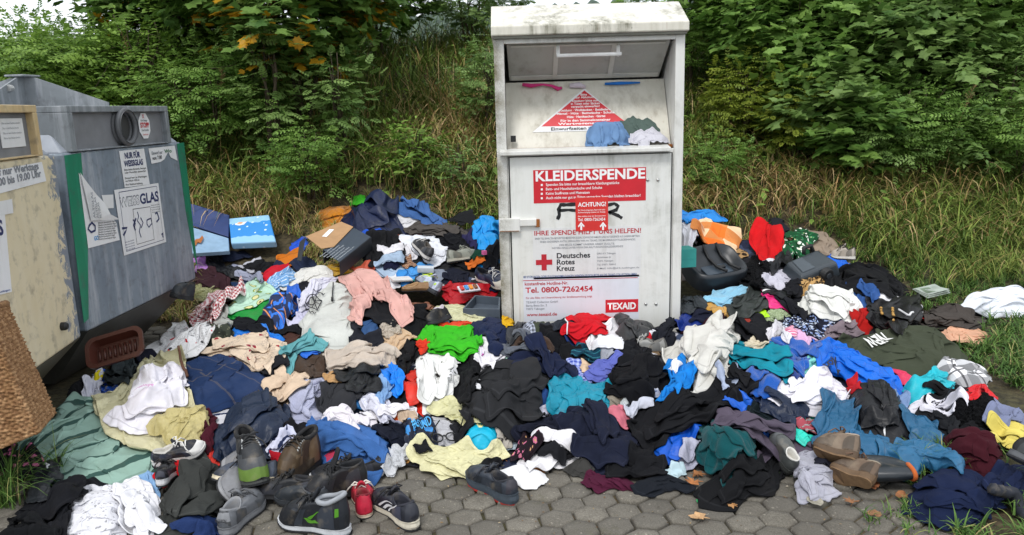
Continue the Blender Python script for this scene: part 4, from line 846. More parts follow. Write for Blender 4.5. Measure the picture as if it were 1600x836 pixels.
jacket|17181e|cotton|black jacket with red and gold trim below the neon shirt|1147,490 1170,486 1200,497 1215,503 1207,518 1170,520 1152,508|pat=patch c2=8a2f24 loft=.04
shirt|1b1c22|cotton|black shirt piece right of the gold trimmed jacket|1205,500 1222,498 1228,516 1208,520|
blouse|d8d6dc|cotton|white blouse behind the pink plush cloth|1200,517 1218,500 1236,508 1244,524 1226,526|
baby_blanket|e6b8dc|terry|pale pink plush cloth above the blue fleece trousers|1234,514 1248,504 1268,512 1276,526 1258,532 1238,524|loft=.04
blouse|d9cdb4|cotton|cream blouse piece above the blue fleece trousers|1166,526 1180,518 1212,524 1216,530 1182,536|
towel|8cc6e2|terry|pale sky blue towel lying across the black seat shell|1097,464 1117,449 1150,443 1180,434 1186,441 1162,460 1125,468|loft=.04
bag|353a38|nylon|grey green open bag right of the sky blue towel|1134,470 1160,460 1180,440 1201,449 1210,469 1177,481 1146,484|loft=.05
bikini|e02f7c|nylon|hot pink strap of cloth crossing the right heap|1192,448 1206,458 1225,468 1246,480 1222,479 1203,472|
shirt|1a1b22|cotton|black top behind the hot pink strap|1213,460 1240,453 1254,470 1277,471 1273,483 1240,481 1223,473|
track_jacket|16171d|nylon|black track jacket with white piping in the right heap|1188,440 1217,449 1252,433 1244,454 1222,463 1198,452|pat=piping c2=dcdcdc
dress|8a9fd0|cotton|blue dress with dense multicolour flower print|1230,491 1248,480 1280,470 1309,480 1323,495 1319,514 1297,522 1258,511 1236,504|pat=floral c2=c9d4e8 c3=111425 sc=.028 loft=.06 e=1.2
leopard_scarf|b8935e|cotton|leopard print scarf left of the big black sweater|1246,450 1248,433 1272,428 1301,423 1299,443 1279,446 1257,456|pat=leopard c2=1d140e sc=.06
jacket|232227|cotton|charcoal jacket right of the pale pink cushion|1146,404 1175,399 1184,407 1167,421 1155,415|
jacket|131418|fluffy|black fuzzy jacket between child seat and grey trolley case|1160,434 1180,396 1199,400 1204,412 1193,426 1187,440|loft=.05
blouse|c2c0cc|cotton|grey white blouse left of the trolley case|1186,428 1200,414 1227,416 1231,438 1212,442|loft=.03
jacket|15161b|nylon|black jacket under the red cap and green floral cloth|1195,417 1206,402 1208,384 1225,381 1247,391 1254,404 1227,411|loft=.05
jacket|26272e|cotton|charcoal jacket standing up behind the red cap|1203,344 1210,338 1227,350 1236,363 1217,370|loft=.06
trousers|8f8071|cotton|taupe trousers behind the trolley case|1263,356 1282,358 1300,376 1307,392 1287,399 1273,388 1263,382|loft=.07
summer_dress|2a7a4a|cotton|green tropical flower print dress with white lining|1212,372 1233,357 1250,347 1267,354 1276,368 1263,383 1241,391 1219,391|pat=floral c2=e2e6dc c3=184a2c sc=.06 loft=.10 e=1.25
swim_shorts|1b66d8|nylon|crumpled bright blue shorts right of the trolley case|1286,404 1305,393 1325,406 1325,418 1305,421|e=1.35 loft=.04
quilted_jacket|1c1f22|nylon|dark quilted jacket right of the white bedding|1078,388 1094,361 1112,368 1139,387 1110,397|loft=.06
leopard_blouse|a08056|cotton|leopard print blouse under the orange patchwork cushion|1128,389 1150,384 1166,391 1156,403|pat=leopard c2=1d140e sc=.06
bag|4a2e1c|leather|brown leather bag in front of the white bedding|1068,426 1078,386 1100,384 1115,404 1097,413 1082,425|loft=.08 e=1.08
cushion|e0b9b8|cotton|pale pink smooth cushion behind the child seat|1104,397 1120,392 1147,395 1159,410 1152,420 1125,411 1110,409|loft=.09 e=1.02
bedding|dfe0e8|cotton|white bulging bedding against the right side of the container|1062,332 1075,340 1088,361 1083,387 1062,394|loft=.20 e=1.08
plastic_sheet|1f86d8|nylon|bright blue sheet folded behind the orange patchwork cushion|1063,322 1082,333 1090,326 1107,325 1135,342 1107,340 1085,356 1073,344|e=1.3
patchwork_cushion|d98a4c|cotton|orange and peach patchwork cushion on the grass right of the container|1083,357 1095,333 1117,334 1127,343 1155,345 1148,389 1130,386 1108,370|pat=patchwork c2=e9712a c3=e8c7a0 loft=.12 e=1.03
baseball_cap|c01218|cotton|bright red cap on the grass at the back right|1176,368 1180,344 1200,342 1215,349 1219,368 1213,394 1188,390|loft=.14 e=1.06
sweater|121317|cotton|large black sweater on the grass edge at the right|1291,443 1303,419 1330,408 1362,403 1384,412 1400,430 1422,443 1414,456 1385,452 1360,451 1313,451|e=1.15 loft=.10 big
jeans|1f3c6c|denim|dark blue jeans below the flowered dress edge|1313,496 1330,470 1341,474 1346,505 1320,508|
jeans|23467c|denim|blue jeans bundle between the two white cloths|1326,446 1340,432 1357,432 1369,447 1377,457 1377,472 1360,480 1337,480 1332,460|loft=.08
jeans|e4e4dd|denim|off white jeans heap in the right middle|1250,470 1264,449 1285,438 1304,445 1314,453 1332,440 1337,460 1344,471 1330,491 1300,485 1272,475|e=1.2 loft=.11 big
cushion|e6e6ea|cotton|smooth white cushion right of the blue jeans bundle|1360,446 1390,442 1414,456 1429,467 1446,478 1438,487 1422,490 1395,477 1372,461|loft=.10 e=1.03
trousers|4a4440|cotton|grey brown trousers stretched out on the grass at right|1419,492 1450,478 1467,484 1482,478 1534,484 1536,505 1500,510 1475,507 1448,500|e=1.15 loft=.05
shirt|15161a|cotton|black shirt lying on the end of the grey brown trousers|1473,482 1505,476 1536,482 1512,490|
underwear|d4a386|cotton|peach coloured underwear lying in the grass|1475,511 1495,505 1510,511 1530,508 1543,517 1532,530 1507,529 1485,524|e=1.15
ski_jacket|1c1b1e|nylon|black and red jacket below the smooth white cushion|1356,462 1372,458 1392,465 1420,484 1454,492 1425,501 1405,507 1370,510 1358,494|pat=zip c2=b02018 loft=.06
boot_liner|9c120f|cotton|dark red rounded cap beside the studded black jacket|1332,481 1349,473 1362,485 1357,508 1340,506|loft=.07
sweater|776a70|cotton|mauve grey sweater above the army green jacket|1277,520 1302,504 1330,499 1350,511 1317,522 1297,525|loft=.05
army_jacket|434939|cotton|army green jacket with white NEW lettering on its sleeve|1312,521 1322,513 1375,511 1407,500 1440,495 1464,503 1485,522 1504,537 1516,557 1497,560 1478,548 1475,570 1450,580 1410,577 1373,572 1376,552 1352,556 1330,543|e=1.14 loft=.13 big
plaid_bag|b9babd|nylon|grey black and white plaid bag at the grass edge|1468,573 1475,553 1497,552 1532,559 1545,570 1541,589 1524,600 1500,602 1480,588|pat=plaid c2=27262a c3=ecebee sc=.16 e=1.05 loft=.10
plastic_strip|d8365c|nylon|pinkish red strip between the blue shiny jacket and cyan bag|1392,573 1415,578 1434,592 1420,600 1405,586|
shiny_jacket|0862c8|nylon|royal blue shiny jacket crossing the right heap|1272,526 1295,519 1324,520 1336,541 1357,550 1377,560 1405,578 1425,600 1418,612 1392,612 1372,596 1338,588 1315,571 1280,566 1284,540|e=1.2 loft=.10 big
trousers|111216|cotton|black trousers strip below the cyan bag|1400,622 1448,604 1462,599 1500,596 1519,601 1513,613 1462,619 1424,629|
plastic_bag|1aa9b8|nylon|cyan plastic bag beside the plaid bag|1418,600 1438,581 1462,564 1475,571 1484,582 1491,599 1457,604 1450,615 1424,618|e=1.15 loft=.07
jacket|c4121c|nylon|bright red jacket tip behind the black knit hat|1506,614 1525,594 1538,595 1557,612 1553,621 1532,613 1516,618|loft=.04
t_shirt|e5e3ec|cotton|white shirt with black lettering under the black trousers strip|1418,633 1445,616 1462,613 1495,611 1513,612 1502,624 1498,640 1475,645 1438,640|e=1.12 loft=.03
sweater|202226|cotton|dark charcoal sweater right of the black zip jacket|1427,642 1445,628 1467,640 1498,641 1501,664 1489,675 1467,671 1456,649|
t_shirt|757c98|cotton|blue grey t-shirt at the right edge of the heap|1538,618 1562,620 1606,640 1606,661 1575,662 1545,655|e=1.15
shirt|dccb68|cotton|pale yellow shirt at the right edge of the heap|1520,660 1548,650 1570,655 1606,658 1606,694 1590,695 1568,680 1548,670|e=1.12
knit_hat|101115|fluffy|black woolly hat on the right of the lettered white shirt|1488,632 1503,614 1530,609 1548,620 1556,633 1549,654 1525,660 1503,656|loft=.15
trousers|141519|cotton|black trousers between charcoal sweater and black shoe|1495,668 1522,658 1549,665 1560,684 1553,696 1524,681|
sweatshirt|40101c|cotton|dark maroon sweatshirt at the right front|1458,674 1492,667 1524,667 1543,680 1559,700 1572,722 1561,729 1512,722 1496,711 1483,688|e=1.12 loft=.09 big
jacket|1d1e22|nylon|black jacket with long white zip on the blue rain trousers|1330,628 1333,594 1352,583 1377,595 1395,614 1416,632 1426,655 1430,672 1390,676 1376,664 1340,661 1331,645|e=1.08 loft=.12 pat=zip2 c2=e0e0e0 big
coat|142040|cotton|dark navy coat lying on the paving at the lower right|1411,780 1427,758 1450,755 1478,728 1500,718 1527,723 1554,737 1549,754 1565,772 1544,782 1529,795 1482,806 1460,802 1437,787|e=1.12 loft=.09 big
sweatpants|15203f|cotton|dark navy sweatpants at the lower right frame edge|1545,748 1555,726 1582,716 1606,718 1606,762 1580,765 1572,754 1560,776|loft=.06
pillow|e2e6ee|cotton|big white pillow lying on the grass at the right edge|1486,474 1505,463 1525,450 1555,444 1612,440 1612,477 1560,477 1512,474|loft=.15 e=1.02
dress|17131c|cotton|black dress with small pink flowers in the left grass|-8,696 20,688 55,704 70,717 52,730 25,737 -8,737|pat=floral c2=c46a94 c3=101018 sc=.05
cardigan|0f1118|cotton|black cardigan under the white lace at the lower left|27,814 36,782 68,750 125,742 166,745 124,760 112,775 118,802 104,830 75,822|e=1.12 loft=.06
track_jacket|24282d|nylon|dark grey sports jacket with silver bird mark left of the green blanket|37,766 50,732 75,703 90,709 84,740 75,762 55,772|loft=.06
jumper|14161a|knit|black jumper at the very lower left corner|-8,842 -4,820 30,810 62,809 85,818 96,842|loft=.06
shirt|8ab2dc|cotton|light blue shirt between white lace and red cloth|212,746 230,733 245,739 246,766 224,756|
sweater|b8141c|cotton|red sweater edge below the black canvas shoe|242,738 260,723 302,719 307,731 274,739 255,749|
jeans|1a2f5c|denim|dark blue jeans at the bottom edge left of the grey sneaker|246,842 272,818 300,812 330,806 332,844|
lace_curtain|dcdce2|lace|white lace curtain piece at the lower left|92,844 100,817 108,800 103,772 123,753 160,748 190,755 193,790 190,822 162,838|e=1.3 loft=.07 big
blouse|e9e9ee|cotton|bright white blouse right of the white lace|180,748 207,738 224,748 246,770 255,807 245,827 275,822 240,842 214,842 222,816 212,819 187,806 178,767|e=1.22 loft=.05 big
trousers|393b39|cotton|charcoal grey trousers under the white canvas shoe at the lower left|240,800 262,767 256,757 267,734 295,722 337,714 344,740 330,750 345,775 334,804 322,812 282,822 246,830|e=1.15 loft=.06 big
sock|3b3a38|cotton|brown grey sock lying on the paving edge|882,723 900,710 916,713 926,726 914,737 893,731|loft=.02
sock|4c1630|cotton|wine red sock lying on the paving|910,742 922,730 945,733 963,728 997,750 987,758 962,752 936,759|e=1.2
sock|161b24|cotton|dark navy sock lying flat on the paving|989,750 1020,730 1037,726 1049,739 1082,745 1082,755 1042,757 1025,764 996,761|e=1.15
glove|101115|cotton|black glove at the edge of the pale yellow bag|748,728 757,712 778,706 782,714 764,730|
paper_sheet|e8e8ea|paper|white paper behind the lone slate sneaker on the paving|775,735 785,722 815,718 842,727 854,738 836,752 812,750|e=1.02
pouch|8a5a3c|cord|small striped brown pouch by the checked canvas shoe|628,401 640,397 648,408 636,413|pat=stripes c2=d2b08c sc=.02 loft=.02
cloth_scrap|e2e2e6|cotton|tiny white scrap between pink jacket and sky blue babygro|606,432 617,429 622,441 611,444|
scarf|7d8492|cotton|grey scarf end right of the small white plastic box|668,421 690,417 695,429 674,434|
ribbon|d8702c|cotton|orange ribbon under the bright blue plastic sack|730,405 752,402 755,409 734,412|
cloth_scrap|123f30|cotton|dark green scrap below the bright blue plastic sack|738,396 754,394 755,404 741,406|
purse|7a4a34|leather|flat brown purse above the yellowish bag by the tray|645,472 668,469 673,478 650,481|
plastic_wrap|c2c4be|clear|grey translucent wrap beside the gingham shirt tip|337,488 352,482 360,500 343,508|
cloth_scrap|4a2f28|cotton|dark brown lump of cloth under the grey hoodie hem|446,517 460,512 466,522 450,526|loft=.02
cloth_scrap|c8341f|cotton|red cloth corner between green shirt and white sheet|652,528 664,525 669,537 657,541|
jeans|29466e|denim|small patch of dark jeans on the sweatpants right of the hoodie|568,502 582,499 586,514 572,518|
cloth_scrap|b08a5e|cotton|light brown scrap above the dark grey cargo shorts|508,578 526,575 531,586 515,590|
strap|d8a818|cotton|yellow strap at the left foot of the white container|787,498 796,495 800,502 791,506|
cloth_scrap|9a9da6|cotton|grey scrap between teal blouse and white polo shirt|936,540 950,536 956,546 942,550|
cloth_scrap|dcdce0|cotton|white scrap on the edge of the big black coat|729,588 741,584 747,600 736,604|
blouse|d77f9c|cotton|pink striped blouse corner below the flowered dress|1221,514 1236,510 1242,522 1226,526|pat=stripes c2=e8dfe4 sc=.03
shirt|a81820|cotton|dark red shirt corner behind the black zip jacket|1326,586 1339,582 1344,602 1332,606|
jeans|6d84a8|denim|faded blue jeans corner under the cyan bag|1392,608 1412,603 1418,616 1398,620|
cloth_scrap|12131a|cotton|black scrap between white jeans heap and charcoal jacket|1228,440 1246,436 1250,450 1232,454|
cloth_scrap|d7d7de|cotton|white sock shaped scrap below the black fuzzy jacket|1190,408 1206,402 1212,411 1196,417|
cloth_scrap|5f6570|cotton|grey cloth corner beside the azure t-shirt with white patch|1005,558 1022,552 1030,566 1012,571|
t_shirt|c9ccd8|cotton|pale t-shirt corner between blue nylon swim jacket and black trousers|1062,636 1078,630 1084,642 1068,648|
cloth_scrap|2a5fb8|cotton|blue scrap at the lower edge of the dark green jacket|1190,660 1206,655 1212,668 1196,673|
tights|b9a48e|cotton|skin coloured tights beside the navy cap with piping|626,640 646,636 652,646 634,651|e=1.3
vest|14151b|cotton|black vest corner under the white film by the lettered cap|648,690 664,684 672,696 656,700|
cloth_scrap|e0dade|cotton|white scrap in front of the navy rain jacket|452,684 468,680 474,692 458,698|
cloth_scrap|23335c|cotton|navy scrap behind the slate running shoe|392,722 410,716 416,730 398,735|
tissue|b9d2da|paper|pale blue tissue lying on the paving|1041,724 1052,716 1066,716 1070,727 1055,731|e=1.1
'''

# ================================================================ the heap: its base form, in metres
GX0, GX1, GY0, GY1, GR = -3.4, 4.6, 2.1, 7.9, .014
gx = np.arange(GX0, GX1, GR); gy = np.arange(GY0, GY1, GR)
GXX, GYY = np.meshgrid(gx, gy)
_my = [0, 2.9, 3.25, 3.5, 4.2, 4.8, 5.15, 5.5, 5.8, 6.1, 6.4, 6.65, 6.75, 7.1]
_mz = [0, 0, .04, .075, .105, .16, .20, .26, .335, .42, .55, .70, .74, .74]
def mound(x, y):
    base = terrain(x, y)
    m = np.interp(y, _my, _mz) - .05 * np.clip((x - .2) / 1.0, 0, 1) * np.clip((y - 3) / 1.5, 0, 1)
    xr = np.interp(y, [2.5, 3.5, 4.2, 4.8, 5.4, 6.0, 6.7], [2.4, 2.75, 2.8, 2.75, 2.6, 2.35, 2.2]); xl = np.interp(y, [2.5, 4, 5, 5.8, 6.2, 6.7], [-2.3, -2.25, -2.15, -2.0, -1.6, -1.35])
    ss = lambda a: np.clip(a, 0, 1) ** 2 * (3 - 2 * np.clip(a, 0, 1))
    mk = ss((xr - x) / .35 + .2) * ss((x - xl) / .25 + .2) * ss((6.95 - y) / .3)
    return base + mk * np.clip(m + .02 * smooth_noise(x, y, 3, 2.2) * np.clip((y - 3) / 1., 0, 1) - base, 0, 9)
H = mound(GXX, GYY); H_BASE = H.copy()
# the container stands in the heap: cloth leans on it, never enters it
_inside = (GXX > -.085) & (GXX < 1.10) & (GYY > 4.845) & (GYY < 5.97)
def sample(Hm, x, y):
    fx = np.clip((x - GX0) / GR, 0, Hm.shape[1] - 1.001); fy = np.clip((y - GY0) / GR, 0, Hm.shape[0] - 1.001)
    ix = fx.astype(int); iy = fy.astype(int); a = fx - ix; b = fy - iy
    return (Hm[iy, ix] * (1 - a) + Hm[iy, ix + 1] * a) * (1 - b) + (Hm[iy + 1, ix] * (1 - a) + Hm[iy + 1, ix + 1] * a) * b
def box_blur(A, k):
    for ax in (0, 1):
        c = np.cumsum(np.concatenate([np.repeat(A.take([0], ax), k + 1, ax), A, np.repeat(A.take([-1], ax), k, ax)], ax), ax)
        n = A.shape[ax]; A = (c.take(range(2 * k + 1, 2 * k + 1 + n), ax) - c.take(range(0, n), ax)) / (2 * k + 1)
    return A
def hit(px, py, Hm, off=0.0):
    d = ray(px, py); s = np.arange(2.3, 7.8, .004); p = EYE + s[:, None] * (d / d[1])[None, :]
    z = sample(Hm, p[:, 0], p[:, 1]) + off
    k = np.argmax(p[:, 2] <= z)
    if p[k, 2] > z[k]: k = len(s) - 1
    return p[k]

# ---------------------------------------------------------------- cloth: outline -> sheet -> folds
def resample(P, n):
    d = np.r_[0, np.cumsum(np.linalg.norm(np.diff(P, axis=0), axis=1))]; s = np.linspace(0, d[-1], n)
    return np.stack([np.interp(s, d, P[:, k]) for k in range(P.shape[1])], 1)
def quad_corners(P):
    n = len(P); best, bi = -1, None
    if n == 4: return (0, 1, 2, 3)
    import itertools
    for c in itertools.combinations(range(n), 4):
        q = P[list(c)]; a = abs(sum(q[i][0] * q[(i + 1) % 4][1] - q[(i + 1) % 4][0] * q[i][1] for i in range(4))) / 2
        s = [np.linalg.norm(q[i] - q[(i + 1) % 4]) for i in range(4)]
        a *= .5 + .5 * min(1, 2.5 * min(s) / (max(s) + 1e-9))
        if a > best: best, bi = a, c
    return bi
def sheet_from_outline(P, N, rg):
    P = np.array(P); c = quad_corners(P); n = len(P); sides = []
    for k in range(4):
        i, j = c[k], c[(k + 1) % 4]; idx = [i]
        while idx[-1] != j: idx.append((idx[-1] + 1) % n)
        S_ = resample(P[idx], N); L = np.linalg.norm(S_[-1] - S_[0]); tng = (S_[-1] - S_[0]) / (L + 1e-9); nn = np.array([-tng[1], tng[0]])
        s = np.linspace(0, 1, N); w = np.sin(math.pi * s) * .018 * (np.sin(s * rg.uniform(6, 14) + rg.uniform(0, 6)) + .5 * np.sin(s * rg.uniform(18, 30) + rg.uniform(0, 6))) * min(1, L / .3)
        sides.append(S_ + w[:, None] * nn)
    loop = np.concatenate([q[:-1] for q in sides])
    for _ in range(max(2, N // 9)): loop = .5 * loop + .25 * (np.roll(loop, 1, 0) + np.roll(loop, -1, 0))
    M1 = N - 1; sides = [np.concatenate([loop[k * M1:(k + 1) * M1], loop[[((k + 1) * M1) % len(loop)]]]) for k in range(4)]
    a, b, cc, d = sides[0], sides[1], sides[2][::-1], sides[3][::-1]     # a: bottom, cc: top, d: left, b: right
    u = np.linspace(0, 1, N)[None, :, None]; v = np.linspace(0, 1, N)[:, None, None]
    X = (1 - v) * a[None] + v * cc[None] + (1 - u) * d[:, None] + u * b[:, None] - ((1 - u) * (1 - v) * a[0] + u * (1 - v) * a[-1] + (1 - u) * v * cc[0] + u * v * cc[-1])
    for _ in range(25): X[1:-1, 1:-1] = .5 * X[1:-1, 1:-1] + .125 * (X[:-2, 1:-1] + X[2:, 1:-1] + X[1:-1, :-2] + X[1:-1, 2:])
    return X                                                              # (N,N,2)
def drape(batch, H, N):
    """batch: list of dicts with 'xy' (N,N,2), 'e' (eu,ev), 'loft', 'seed'. Position-based sheet settling on the heap H; returns (B,N,N,3)."""
    B = len(batch)
    XY = np.stack([b['xy'] for b in batch]).astype(np.float32)
    ii = np.linspace(0, 1, N); dome = (np.minimum(1, 3.2 * np.minimum.outer(np.minimum(ii, 1 - ii), np.ones(N))) * np.minimum(1, 3.2 * np.minimum.outer(np.ones(N), np.minimum(ii, 1 - ii))))
    dome = np.sin(dome * math.pi / 2)
    ground0 = sample(H, XY[..., 0], XY[..., 1])
    loft = np.zeros((B, N, N), np.float32); seedz = np.zeros((B, N, N), np.float32); eu = np.zeros((B, N, N), np.float32); ev = np.zeros((B, N, N), np.float32)
    for k, b in enumerate(batch):
        r = np.random.default_rng(b['seed']); x, y = b['xy'][..., 0], b['xy'][..., 1]
        lump = .75 + .35 * smooth_noise(x, y, b['seed'] % 97, 3.2)
        loft[k] = b['loft'] * dome * lump
        th = r.uniform(0, 2 * math.pi); z = 0
        for q in range(6):
            a = th + r.normal(0, .5 + .1 * q); lam = (.26, .19, .15, .115, .09, .07)[q] * r.uniform(.8, 1.2); z = z + np.sin((x * math.cos(a) + y * math.sin(a)) * 2 * math.pi / lam + r.uniform(0, 6.3) + 1.5 * np.sin(x * 9 + y * 7 + q) + 1.0 * np.cos(x * 13 - y * 11 + 2 * q)) * lam * .2
        seedz[k] = z * b.get('wr', 1)
        g = .5 + .5 * smooth_noise(x, y, 31 + b['seed'] % 53, 2.6); g = np.clip(g, 0, 1)
        em = np.minimum(np.minimum.outer(ii, np.ones(N)), np.minimum.outer(1 - ii, np.ones(N))); em = np.minimum(em, em.T); em = np.clip(em / .14, .22, 1)
        eu[k] = 1 + (b['e'][0] - 1) * (.35 + 1.2 * g) * em; ev[k] = 1 + (b['e'][1] - 1) * (.35 + 1.2 * (1 - g)) * em
    bend = np.array([b.get('bend', .10) for b in batch], np.float32)[:, None, None, None]
    Xp = np.concatenate([XY, (ground0 + loft + .03 + seedz)[..., None]], -1).astype(np.float32)
    flat = np.concatenate([XY, (ground0 + loft)[..., None]], -1)
    # rest lengths come from a smoothed version of the support so the sheet is not glued into every dip
    cap_ = np.array([b.get('cap', 1.25) for b in batch], np.float32)[:, None, None]
    def dist(A, Bq): return np.linalg.norm(A - Bq, axis=-1).astype(np.float32)
    Lu = dist(flat[:, :, 1:], flat[:, :, :-1]); Lu = np.minimum(Lu, cap_ * dist(XY[:, :, 1:], XY[:, :, :-1])) * .5 * (eu[:, :, 1:] + eu[:, :, :-1])
    Lv = dist(flat[:, 1:], flat[:, :-1]); Lv = np.minimum(Lv, cap_ * dist(XY[:, 1:], XY[:, :-1])) * .5 * (ev[:, 1:] + ev[:, :-1])
    Ld1 = np.sqrt(Lu[:, :-1] ** 2 + Lv[:, :, :-1] ** 2)
    edge = np.zeros((N, N), np.float32); edge[0] = edge[-1] = 1; edge[:, 0] = edge[:, -1] = 1; edge = edge[None, ..., None] * .45
    V = np.zeros_like(Xp)
    def con(i0, i1, L, st):
        d = Xp[i1] - Xp[i0]; l = np.sqrt((d * d).sum(-1)) + 1e-7
        c = (st * .5 * (l - L) / l)[..., None] * d
        Xp[i0] += c; Xp[i1] -= c
    S_ = slice
    a_ = S_(None)
    for step in range(50):
        old = Xp.copy()
        Xp += V * .90; Xp[..., 2] -= .0007
        for it in range(3):
            for p in (0, 1):
                e0, e1 = S_(p, N - 1, 2), S_(p + 1, N, 2)
                con((a_, a_, e0), (a_, a_, e1), Lu[:, :, p::2], .9)
                con((a_, e0, a_), (a_, e1, a_), Lv[:, p::2], .9)
                con((a_, e0, S_(0, N - 1)), (a_, e1, S_(1, N)), Ld1[:, p::2], .25)
                con((a_, e0, S_(1, N)), (a_, e1, S_(0, N - 1)), Ld1[:, p::2], .25)
            if it == 0:   # bending: neighbours two apart want to lie straight
                for (s0, s1, s2) in (((a_, a_, S_(0, N - 2)), (a_, a_, S_(1, N - 1)), (a_, a_, S_(2, N))), ((a_, S_(0, N - 2), a_), (a_, S_(1, N - 1), a_), (a_, S_(2, N), a_))):
                    m = (Xp[s0] + Xp[s2]) * .5 - Xp[s1]; k_ = bend
                    Xp[s1] += m * k_; Xp[s0] -= m * (k_ * .25); Xp[s2] -= m * (k_ * .25)
            Xp[..., :2] += (XY - Xp[..., :2]) * edge
        g = sample(H, Xp[..., 0], Xp[..., 1]) + loft * (1 if step < 999 else 0) + .006
        low = Xp[..., 2] < g
        Xp[..., 2] = np.where(low, g, Xp[..., 2])
        V = Xp - old
        V[..., :2] *= np.where(low, .35, 1.)[..., None]
        V = np.clip(V, -.02, .02)
    # do not let folds stand unnaturally high, then relax the grain
    top = sample(H, Xp[..., 0], Xp[..., 1]) + loft + .11
    Xp[..., 2] = np.where(Xp[..., 2] > top, top + .35 * (Xp[..., 2] - top), Xp[..., 2])
    for _ in range(1):
        Xp[:, 1:-1, 1:-1] = .6 * Xp[:, 1:-1, 1:-1] + .1 * (Xp[:, :-2, 1:-1] + Xp[:, 2:, 1:-1] + Xp[:, 1:-1, :-2] + Xp[:, 1:-1, 2:])
    # sharp creases where the sheet is pinched
    for k, b in enumerate(batch):
        amp = b.get('crease', .0065)
        if amp <= 0: continue
        r = np.random.default_rng(b['seed'] + 3); x, y = Xp[k, ..., 0], Xp[k, ..., 1]; th = r.uniform(0, 6.3); dz = 0
        for q, lam in enumerate((.15, .10, .075)):
            a = th + r.normal(0, .7); w = (x * math.cos(a) + y * math.sin(a)) * math.pi / lam + 1.6 * np.sin(x * 8 + y * 5 + q * 2 + th) + 1.1 * np.cos(y * 12 - x * 7 + q); m_ = np.clip(.15 + .9 * smooth_noise(x + q, y, b['seed'] % 41 + q, 2.0), 0, 1)
            dz = dz + (1 - np.abs(np.sin(w))) ** 1.4 * m_ * amp * (1.4, 1.0, .75)[q] * 1.5
        Xp[k, ..., 2] += dz
    return Xp, Lu, Lv
def raise_heap(X):
    """the settled sheet becomes part of what the next one lies on"""
    N = X.shape[0]; f = np.linspace(0, N - 1.001, N * 3); i = f.astype(int); a = (f - i)
    A = X[i] * (1 - a)[:, None, None] + X[i + 1] * a[:, None, None]
    A = A[:, i] * (1 - a)[None, :, None] + A[:, i + 1] * a[None, :, None]
    ix = np.clip(((A[..., 0] - GX0) / GR + .5).astype(int), 0, H.shape[1] - 1); iy = np.clip(((A[..., 1] - GY0) / GR + .5).astype(int), 0, H.shape[0] - 1)
    np.maximum.at(H, (iy.ravel(), ix.ravel()), A[..., 2].ravel())

